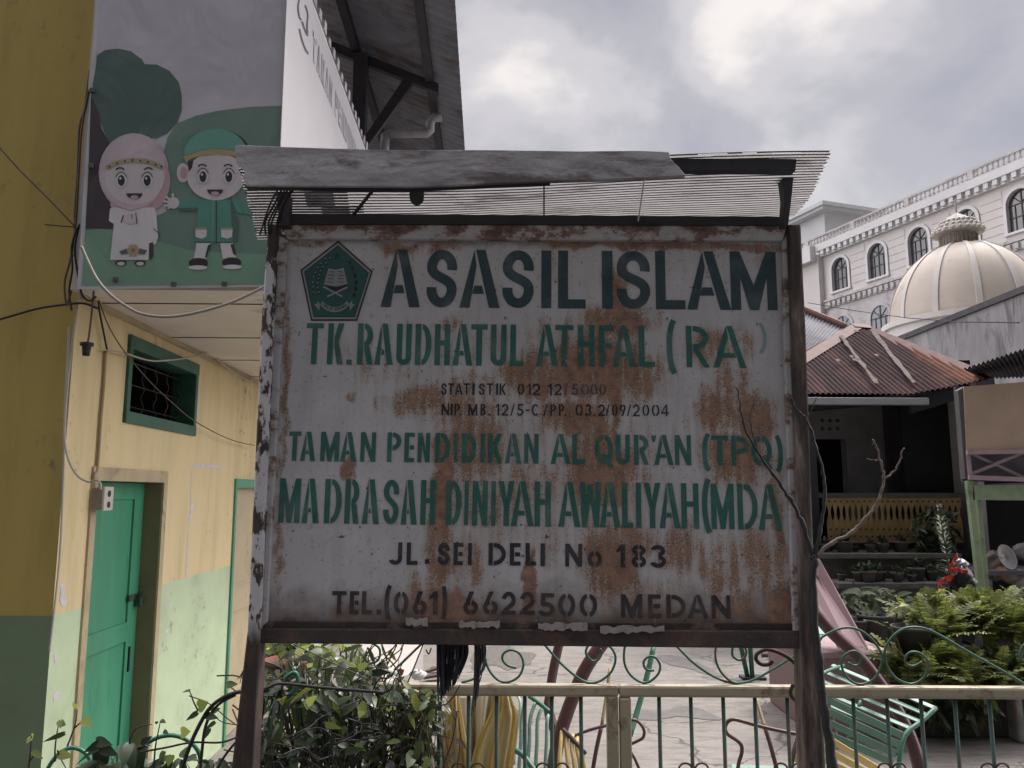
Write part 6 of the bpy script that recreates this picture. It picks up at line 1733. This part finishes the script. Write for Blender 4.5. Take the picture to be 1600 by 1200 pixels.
# 2 broadleaf shrub under the sign
random.seed(22); lv = MB(); sm = MB()
clump(lv, sm, 490, 1062, 85, 46, 2.55, 3.1, 95, .058, (6, 2.4, .5), foot=P(500, 1500, 2.9))
clump(lv, sm, 545, 1120, 75, 52, 2.5, 3.0, 130, .05, (7, 2, .3), foot=P(540, 1500, 2.8))
clump(lv, sm, 480, 1180, 95, 45, 2.5, 3.0, 120, .05, (8, 2, .15), foot=P(480, 1500, 2.8))
for x0, y0, x1, y1, w_, mi in ((566, 1110, 561, 1122, .9, 2), (562, 1100, 574, 1112, .8, 2), (510, 1132, 535, 1138, .35, 2), (540, 1175, 572, 1168, .3, 1), (556, 1163, 573, 1174, .35, 2), (462, 1160, 495, 1163, .22, 1), (582, 1052, 612, 1050, .35, 0), (560, 1045, 577, 1035, .5, 2), (480, 1100, 496, 1086, .5, 2)):
    a, b_ = P(x0, y0, 2.46), P(x1, y1, 2.44); leaf(lv, a, b_ - a, Vector((.1, -1, .4)), (b_ - a).length, (b_ - a).length * w_, mi, 'heart', .03)
for k in range(70):
    p = P(random.uniform(405, 640), random.uniform(1040, 1200), random.uniform(2.48, 2.9))
    d = Vector((random.gauss(0, .6), random.gauss(0, .3), random.uniform(-.2, 1))).normalized() * random.uniform(.08, .28)
    j = Vector((random.uniform(-.03, .03), 0, random.uniform(-.03, .03)))
    sm.tube(spline([p, p + d * .4 + j, p + d * .7 - j * .5, p + d], 3), .0014 + .0014 * random.random(), 4)
plant('broadleaf_shrub', 'dense dark broadleaf shrub below the left half of the signboard', 'shrub', (P(510, 1200, 2.8).x, 2.8, 0), lv, sm, [LF_DARK, LF_MID, LF_YEL], M_STEMD)
# 3 strap leaf plant
random.seed(23); lv = MB(); sm = MB()
for k in range(90):
    x = random.uniform(405, 575); y = random.uniform(1060, 1150)
    p = P(x, y, random.uniform(2.6, 3.0)); d = Vector((random.gauss(0, .5), random.gauss(-.2, .4), -.6 + random.gauss(0, .5)))
    leaf(lv, p, d, Vector((0, -1, .5)), random.uniform(.10, .2), random.uniform(.012, .022), random.choices((0, 1, 2), (5, 3, 1))[0], 'blade', random.uniform(.2, .8))
for k in range(40):
    x = random.uniform(400, 570); p = P(x, random.uniform(1140, 1200), 2.8)
    q = p + Vector((random.uniform(-.12, .12), random.uniform(-.1, .1), random.uniform(.05, .2)))
    sm.tube([p, p.lerp(q, .5) + Vector((random.uniform(-.03, .03), 0, 0)), q], .003, 5)
plant('strap_leaf_plant', 'drooping strap leaved plant just right of the left sign post', 'plant', (P(480, 1200, 2.8).x, 2.85, 0), lv, sm, [LF_DARK, LF_MID, LF_YEL], M_STEM)
# 4 small leaved shrub by the gate
random.seed(24); lv = MB(); sm = MB()
clump(lv, sm, 640, 1115, 48, 42, 2.55, 2.9, 170, .05, (5, 3.5, 1.2), 'blade', .5, foot=P(630, 1500, 2.75))
clump(lv, sm, 630, 1185, 58, 45, 2.5, 2.9, 200, .052, (7, 2.5, .5), 'blade', .5, foot=P(630, 1500, 2.75))
clump(lv, sm, 670, 1095, 26, 20, 2.55, 2.7, 40, .042, (3, 4, 2.5), 'blade', .5)
clump(lv, sm, 595, 1060, 35, 30, 2.6, 3.0, 40, .06, (7, 2, .2), 'heart', .5)
plant('small_leaf_shrub', 'small leaved bush of mixed greens against the left gate leaf', 'shrub', (P(640, 1200, 2.7).x, 2.7, 0), lv, sm, [LF_DARK, LF_MID, LF_YEL], M_STEM)
# 5 sunlit plants behind
random.seed(25); lv = MB(); sm = MB()
clump(lv, sm, 490, 1015, 85, 30, 3.6, 4.4, 110, .09, (1.5, 4, 3.0), 'blade', .34, foot=P(500, 1280, 4.2))
clump(lv, sm, 430, 1030, 40, 30, 3.6, 4.4, 50, .13, (2, 4, 2), 'heart', .5, foot=P(430, 1280, 4.2))
plant('yard_plant', 'brighter yellow green plants growing behind the dark shrub', 'plant', (P(480, 1200, 4.0).x, 4.0, 0), lv, sm, [LF_DARK, LF_MID, LF_YEL], M_STEMG)
mb = MB(); c = P(444, 1062, 3.3); mb.lathe(c - Vector((0, 0, .06)), [(.06, 0), (.085, .12), (.09, .12), (.09, .14), (.075, .14), (.07, .1)], 16)
tag(mb.build('clay_pot', mat('terracotta', (.16, .06, .04), .85, .25, 8), smooth=True), 'reddish clay pot half hidden among the leaves', 'pot')
# dead twigs and thin branches sticking up behind the rail
random.seed(26); sm = MB(); lv = MB()
for pts in ([(628, 1070), (622, 1050), (612, 1035), (600, 1022), (596, 1005)], [(606, 1037), (614, 1020), (620, 1008)], [(588, 1040), (602, 1028), (620, 1005)], [(610, 1042), (622, 1030), (628, 1015), (628, 1008)], [(666, 1015), (670, 1022), (674, 1012)], [(612, 1078), (618, 1060), (630, 1070)], [(455, 1158), (470, 1147), (490, 1138), (505, 1139), (518, 1150)], [(560, 1160), (590, 1145), (600, 1150)], [(375, 1142), (395, 1134), (408, 1140), (420, 1160), (432, 1178)], [(420, 1160), (450, 1165), (480, 1175), (510, 1190)], [(400, 1175), (430, 1180), (470, 1182), (500, 1200)]):
    sm.tube(spline([P(x, y, 2.5) for x, y in pts], 5), .0022, 5)
sprout(lv, sm, [(690, 1215), (695, 1190), (706, 1160), (712, 1130), (714, 1112), (719, 1113)], [(703, 1133, 696, 1143, .6, 0), (716, 1156, 729, 1171, .45, 0), (711, 1178, 700, 1188, .5, 0)], 2.52, .0026)
sprout(lv, sm, [(714, 1205), (717, 1180), (718, 1165), (712, 1154)], [(608, 1018, 620, 1034, .35, 1), (624, 1052, 632, 1046, .7, 2)], 2.52)
plant('dead_twigs', 'bare brown twigs with a few dead leaves in front of the gate', 'twigs', (P(600, 1200, 2.5).x, 2.5, 0), lv, sm, [leafmat('dead_leaf_brown', (.05, .03, .022), (.09, .05, .035), .7, .2), LF_YEL, leafmat('dead_leaf_red', (.09, .03, .025), (.14, .05, .04), .6, .2)], M_STEM)

# bare sapling climbing the right post
bs = MB()
def br(pts, r0, r1, Y0=2.2, Y1=2.2, n=6):
    k = len(pts); q = spline([P(x, y, Y0 + (Y1 - Y0) * i / (k - 1)) for i, (x, y) in enumerate(pts)], n)
    q = [p + Vector((random.gauss(0, .0016), random.gauss(0, .0016), random.gauss(0, .001))) for p in q]
    bs.tube(q, [(r0 + (r1 - r0) * i / (len(q) - 1)) * (1.28 if i % n == 0 and i else random.uniform(.88, 1.08)) for i in range(len(q))], 7)
br([(1316, 1780), (1308, 1400), (1300, 1200), (1288, 1110), (1278, 1030), (1272, 950), (1272, 880), (1270, 868)], .014, .0085)
br([(1270, 868), (1255, 820), (1235, 780), (1208, 742), (1180, 700), (1162, 660), (1152, 606)], .0065, .002)
br([(1184, 706), (1172, 655), (1180, 630)], .002, .001)
br([(1273, 868), (1281, 830), (1288, 780), (1286, 740), (1275, 700), (1266, 670), (1258, 652)], .006, .0028)
br([(1258, 652), (1245, 640), (1236, 622), (1232, 612)], .0024, .001); br([(1259, 652), (1268, 640), (1275, 620)], .0024, .001)
plant_s = bs.build('stem', M_STEMD, sap := thing('bare_sapling', (P(1316, 1780, 2.2).x, 2.2, 0), 'dark leafless sapling twining up the right post of the signboard', 'sapling'), smooth=True)
bs = MB()
br([(1274, 872), (1300, 848), (1330, 832), (1350, 812), (1368, 790), (1378, 765), (1381, 745), (1376, 722), (1370, 700), (1366, 690)], .0055, .0024)
br([(1381, 748), (1395, 738), (1405, 722), (1411, 700)], .0028, .0016); br([(1373, 719), (1362, 718), (1354, 717)], .0015, .0008); br([(1366, 694), (1364, 688)], .003, .002); br([(1409, 706), (1408, 716)], .0014, .001)
bs.build('branch', mat('branch_lichen', (.17, .13, .115), .85, .35, 25), sap, smooth=True)

# ferns
def fern(cx, cy, Y, nfr, ln, label, seed, yel=.3, foot=None):
    random.seed(seed); lv = MB(); sm = MB()
    base = P(cx, cy, Y)
    for k in range(nfr):
        az = random.uniform(0, 2 * math.pi); el = random.uniform(.45, 1.5)
        l_ = ln * random.uniform(.7, 1.2)
        b0 = base + Vector((random.gauss(0, .10), random.gauss(0, .10), random.uniform(-.10, .05)))
        hd = Vector((math.cos(az), math.sin(az), 0)); mi = 1 if random.random() < yel * (1.4 if el > .8 else .6) else 0
        pts = []
        for i in range(13):
            t_ = i / 12
            pts.append(b0 + hd * (l_ * t_ * math.cos(el) * (1 + .2 * t_)) + Vector((0, 0, l_ * (t_ * math.sin(el) - .34 * t_ * t_))))
        sm.tube(pts[::3], .0022, 4)
        for i in range(1, 12):
            d = (pts[i + 1] - pts[i - 1]).normalized(); s_ = d.cross(Vector((0, 0, 1)))
            if s_.length < .05: s_ = Vector((1, 0, 0))
            s_.normalize()
            w_ = ln * .17 * math.sin(math.pi * (i / 12) ** .7) + .008
            for sg in (-1, 1):
                for h_ in (0, .5):
                    b1_ = pts[i].lerp(pts[i + 1], h_)
                    tip = b1_ + s_ * sg * w_ + d * w_ * .25 + Vector((0, 0, random.uniform(-.3, .15) * w_))
                    hw = d * .0075
                    m1 = b1_.lerp(tip, .55)
                    lv.add([b1_ - hw * .5, m1 - hw, tip, m1 + hw, b1_ + hw * .5], [[0, 1, 2, 3, 4]], mi)
    th = thing('fern', (base.x, base.y, 0), label, 'fern', 'ferns at the right of the yard')
    lv.build('foliage', [LF_FERN, LF_FERN2], th); sm.build('stem', M_STEMG, th)
    return th
fern(1462, 985, 6.6, 75, .42, 'tall light fern nearest the black flower pots', 31, .5)
fern(1520, 975, 6.8, 95, .42, 'brightest yellow green fern under the red ribbon', 32, .65)
fern(1580, 990, 6.7, 85, .42, 'fern at the right edge above the green sack', 33, .45)
fern(1430, 1050, 6.3, 70, .36, 'lower fern touching the pink platform', 34, .3)
fern(1490, 1065, 6.3, 90, .40, 'low dark fern in the middle of the fern bank', 35, .2)
fern(1560, 1060, 6.5, 80, .38, 'low dark fern beside the concrete bin', 36, .15)
fern(1630, 970, 6.9, 60, .42, 'fern cut off by the right edge of the photo', 37, .4)
bk = MB(); a = G(1405, 1118); 
bk.abox(P(1412, 1100, 6.45).x, P(1585, 1100, 6.45).x, 6.45, 7.3, .004, P(1480, 1062, 6.45).z)
tag(bk.build('fern_planter', mat('mossy_planter', (.045, .045, .035), .95, .4, 6), bevel=.03), 'dark mossy planter trough under the ferns', 'planter')
random.seed(41); lv = MB(); sm = MB()
clump(lv, sm, 1490, 1105, 75, 22, 6.25, 6.45, 160, .10, (5, 2), 'blade', .4, hang=.5)
plant('trailing_weeds', 'dark trailing weeds hanging over the front of the fern planter', 'weeds', (P(1490, 1110, 6.4).x, 6.4, 0), lv, sm, [LF_DIM, LF_FERN], M_STEMG)
# flower pots
M_POTK = mat('black_pot', (.035, .033, .033), .7, .3, 10)
def pot(px, py, Y, r_, h_, label, group=None, mt=None):
    c = P(px, py, Y); mb = MB()
    mb.lathe(c - Vector((0, 0, h_)), [(r_ * .62, 0), (r_ * .95, h_ * .9), (r_, h_ * .9), (r_, h_), (r_ * .9, h_), (r_ * .86, h_ * .8)], 20)
    return tag(mb.build('flower_pot', mt or M_POTK, smooth=True), label, 'pot', group)
random.seed(53); lv = MB(); sm = MB()
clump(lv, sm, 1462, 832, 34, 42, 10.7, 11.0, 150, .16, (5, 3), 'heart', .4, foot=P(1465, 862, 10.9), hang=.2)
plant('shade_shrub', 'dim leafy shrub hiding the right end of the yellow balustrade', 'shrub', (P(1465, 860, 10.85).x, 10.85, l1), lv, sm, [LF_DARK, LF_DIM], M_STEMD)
pot(1424, 978, 6.35, .155, .26, 'large black plastic flower pot in front of the ferns', 'black flower pots by the ferns')
pot(1418, 962, 6.75, .17, .24, 'black flower pot with a mossy soil top behind the larger pot', 'black flower pots by the ferns', mat('mossy_pot', (.05, .052, .042), .9, .4, 12))
random.seed(43); lv = MB(); sm = MB()
clump(lv, sm, 1410, 955, 16, 14, 6.45, 6.6, 30, .07, (2, 5), 'heart', .5, foot=P(1418, 975, 6.5))
clump(lv, sm, 1426, 970, 12, 10, 6.35, 6.45, 14, .045, (1, 2), 'heart', .7)
plant('potted_flower', 'small potted plant with light leaves leaning from the black pot', 'plant', (P(1414, 975, 6.5).x, 6.5, P(1414, 978, 6.5).z), lv, sm, [LF_MID, LF_FERN2], M_STEM)
# spiky plant with red ribbons
random.seed(44); lv = MB(); sm = MB()
ax = spline([P(1482, 985, 7.6), P(1484, 920, 7.6), P(1480, 870, 7.6), P(1473, 830, 7.6), P(1467, 790, 7.6)], 12)
sm.tube(ax, [.012 - .009 * i / len(ax) for i in range(len(ax))], 6)
for i, p in enumerate(ax):
    k = i / len(ax)
    nL = 9 if k > .5 else 4
    for q in range(nL):
        az = random.uniform(0, 6.28); l_ = (.03 + .055 * math.sin(math.pi * min(1, (k - .35) / .65)) if k > .45 else .13)
        leaf(lv, p, Vector((math.cos(az), math.sin(az), .75 if k > .45 else .15)), Vector((0, 0, 1)), l_, .012, 0 if random.random() < .6 else 1, 'blade', .05)
plant('spiky_plant', 'tall spike shaped grey green plant rising above the ferns', 'plant', (ax[0].x, 7.6, 0), lv, sm, [LF_DIM, LF_MID], M_STEMG)
M_RED = mat('red_ribbon', (.55, .035, .02), .45, .15, 10)
def ribbon(pts, w_, Y, label):
    q = spline([P(x, y, Y) for x, y in pts], 6); mb = MB()
    mb.grid([[p + Vector((0, .01 * math.sin(i), -w_)), p + Vector((0, .012 * math.cos(i), w_))] for i, p in enumerate(q)])
    return tag(mb.build('red_ribbon', M_RED, solid=.003), label, 'ribbon', 'red ribbons on the spiky plant')
ribbon([(1484, 885), (1490, 878), (1496, 868)], .022, 7.5, 'uppermost red ribbon, pointing up beside the spiky plant')
ribbon([(1484, 892), (1496, 889), (1503, 893), (1512, 892)], .017, 7.5, 'red ribbon wrapped across the black bag')
ribbon([(1490, 900), (1480, 905), (1468, 912), (1466, 925)], .025, 7.5, 'lowest red ribbon trailing into the ferns')
lump(1502, 908, 7.6, .11, .10, .14, 'black_bag', 'shiny black plastic bag behind the red ribbon', 'bag', mat('black_plastic', (.012, .012, .014), .25, .2, 6, bmp=.6, bscale=18), 7)
lump(1500, 882, 7.62, .07, .06, .05, 'grey_bag', 'pale grey plastic bag knotted above the black bag', 'bag', mat('grey_plastic', (.22, .24, .27), .3, .2, 6, bmp=.5, bscale=18), 2)

# potted plants on the ledges and in the dim bed behind the slide
random.seed(51)
pr = thing('potted_plant', (0, 0, 0), 'small dim potted plant', 'plant', 'potted plants lined up on the cement ledge')
mb = MB(); mb.lathe((0, 0, 0), [(.05, 0), (.075, .1), (.08, .1), (.08, .12), (.06, .12)], 12); mb.build('flower_pot', mat('grey_pot', (.11, .10, .10), .8, .3, 8), pr, smooth=True)
mb = MB()
for k in range(34):
    d = rdir(); d.z = abs(d.z) * .8 + .1
    leaf(mb, Vector((random.gauss(0, .03), random.gauss(0, .03), .11 + random.uniform(0, .05))), d, Vector((0, 0, 1)), random.uniform(.06, .14), .03, 0 if random.random() < .7 else 1, 'blade', .3)
mb.build('foliage', [LF_DIM, LF_DARK], pr, smooth=True)
spots = []
for k in range(13): spots.append((P(1272 + k * 15.5 + random.uniform(-4, 4), 860, 10.7), l1, 'upper'))
for k in range(10): spots.append((P(1325 + k * 15 + random.uniform(-4, 4), 905, 10.2), l2, 'lower'))
kids = list(pr.children)
for i, (p, z_, wh) in enumerate(spots):
    if i == 0: o = pr
    else:
        o = pr.copy(); COL.objects.link(o)
        for ch in kids:
            c = ch.copy(); COL.objects.link(c); c.parent = o
    o.location = (p.x + random.uniform(-.05, .05), (10.87 if wh == 'upper' else 10.27) + random.uniform(-.13, .13), z_)
    o.rotation_euler.z = random.uniform(0, 6); s_ = random.uniform(.6, 1.4); o.scale = (s_, s_, s_)
    o['label'] = 'dim little potted plant in the row on the %s cement ledge' % wh
    o['group'] = 'potted plants on the %s cement ledge' % wh
random.seed(52); lv = MB(); sm = MB()
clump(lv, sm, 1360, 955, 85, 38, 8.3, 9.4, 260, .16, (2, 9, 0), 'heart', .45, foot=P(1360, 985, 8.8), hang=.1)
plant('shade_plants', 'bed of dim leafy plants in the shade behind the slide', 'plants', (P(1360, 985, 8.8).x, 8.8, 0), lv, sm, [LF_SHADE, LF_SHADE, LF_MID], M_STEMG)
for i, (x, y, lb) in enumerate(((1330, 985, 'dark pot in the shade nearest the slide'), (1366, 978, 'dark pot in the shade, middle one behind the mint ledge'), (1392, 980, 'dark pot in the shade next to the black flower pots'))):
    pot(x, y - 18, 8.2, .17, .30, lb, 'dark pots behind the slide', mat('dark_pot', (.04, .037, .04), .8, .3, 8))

# ---------------------------------------------------------------- cables, socket and lamp holder on the school wall
def cable(pts, r_, mt, label, plane='side', off=.03, Y=None, name='cable', n=7):
    q = []
    for x, y in pts:
        if Y: q.append(P(x, y, Y))
        elif plane == 'side': q.append(isect(x, y, C0 + BX * off, BX))
        else: q.append(isect(x, y, C0 - BY * off, BY))
    mb = MB(); mb.tube(spline(q, n), r_, 6)
    return tag(mb.build(name, mt, smooth=True), label, 'cable', 'cables on the school wall')
M_CW = mat('white_cable', (.42, .39, .34), .6, .15); M_CK = mat('black_cable', (.02, .018, .016), .6, .2); M_CB = mat('brown_cable', (.10, .07, .05), .6, .2)
cable([(124, 455), (118, 500), (110, 560), (104, 620), (101, 680), (106, 715), (120, 742), (138, 753), (150, 750), (157, 756), (157, 765)], .005, M_CW, 'white cable sagging down the wall corner into the socket box', 'front', .03)
cable([(108, 510), (102, 620), (99, 740), (94, 860), (84, 960), (77, 1018)], .0045, M_CW, 'long pale cable running down the dark front wall to the green band', 'front', .02)
cable([(127, 385), (138, 410), (152, 437), (172, 460), (195, 477), (220, 490), (255, 495), (290, 492), (325, 484), (360, 473), (390, 460), (415, 447)], .006, mat('grey_cable', (.26, .24, .21), .6, .2), 'thick grey cable looping from the banner across to the signboard', Y=2.9)
cable([(-20, 505), (20, 493), (60, 482), (100, 476), (130, 474), (152, 482)], .0055, M_CK, 'black cable curving across the front wall to the corner', 'front', .04)
cable([(152, 463), (156, 490), (162, 520), (167, 546)], .005, M_CK, 'short black cable from the banner corner down to the white wire', 'side', .03)
cable([(167, 547), (195, 552), (220, 560), (242, 564), (270, 562), (300, 558), (328, 552), (345, 566), (370, 585), (400, 600)], .0055, M_CW, 'white cable sagging across the top of the green window', 'side', .05)
cable([(155, 470), (170, 510), (195, 550), (235, 597), (270, 630), (300, 655), (340, 678), (370, 690), (398, 696)], .0035, M_CB, 'thin brown cable slanting across the window to the sign post', 'side', .06)
cable([(165, 548), (162, 600), (157, 660), (152, 730), (147, 742), (147, 765)], .008, mat('painted_conduit', (.33, .25, .14), .7, .2), 'painted conduit running down the wall to the socket box', 'side', .012)
cable([(-10, 220), (30, 265), (75, 310), (116, 353)], .0035, M_CK, 'straight dark wire from the left edge to the cable bundle', 'front', .12)
cable([(70, 351), (95, 353), (120, 355)], .003, M_CK, 'short dark wire sticking out left of the cable bundle', 'front', .10)
for i, (pts, lb) in enumerate((([(140, 110), (132, 170), (124, 200), (121, 270), (117, 330), (116, 400), (112, 450), (104, 478)], 'outermost brown cable hanging along the banner edge'),
                               ([(139, 140), (128, 200), (123, 270), (119, 340), (111, 400), (101, 440), (103, 475)], 'brown cable bulging left beside the banner edge'),
                               ([(124, 350), (117, 390), (122, 430), (128, 460), (140, 470), (150, 463)], 'dark cable twisting under the banner corner'),
                               ([(121, 355), (112, 385), (113, 420), (108, 455), (112, 485)], 'dark cable dropping straight below the cable bundle'))):
    cable(pts, .005, M_CB if i < 2 else M_CK, lb, 'front', .06 + .015 * i)
cable([(148, 440), (145, 470), (142, 500), (139, 525), (137, 535)], .0045, M_CB, 'twisted brown lead holding the black lamp socket', 'front', .05)
mb = MB(); c = isect(135, 546, C0 - BY * .05, BY)
mb.lathe(c - Vector((0, 0, .03)), [(.016, 0), (.018, .02), (.02, .045), (.03, .048), (.03, .062), (.01, .066)], 16)
tag(mb.build('lamp_socket', M_CK, smooth=True), 'empty black lamp socket hanging at the wall corner', 'lamp socket')
sk = thing('socket_box', isect(150, 790, C0 + BX * .02, BX), 'grey socket box with a white two hole outlet above the green door', 'socket')
ya, za = wb(142, 762); yb2, zb3 = wb(158, 790)
ya = dy0 - .01
mb = MB(); lbox(mb, .012, .06, ya - .05, ya + .05, za - .11, za); mb.build('box', mat('box_grey', (.22, .20, .18), .7, .15), sk, bevel=.004)
mb = MB(); lbox(mb, .06, .075, ya - .048, ya + .05, za - .115, za + .005); plate = mb.build('outlet', mat('outlet_white', (.50, .47, .43), .5, .1), sk, bevel=.005)
for k in range(2):
    mb = MB(); c = L(.0765, ya, za - .03 - .055 * k)
    mb.extrude([c + BY * (.017 * math.cos(R(a))) + Vector((0, 0, .017 * math.sin(R(a)))) for a in range(0, 360, 30)], -BX * .003); mb.build('socket_hole', M_CK, plate)
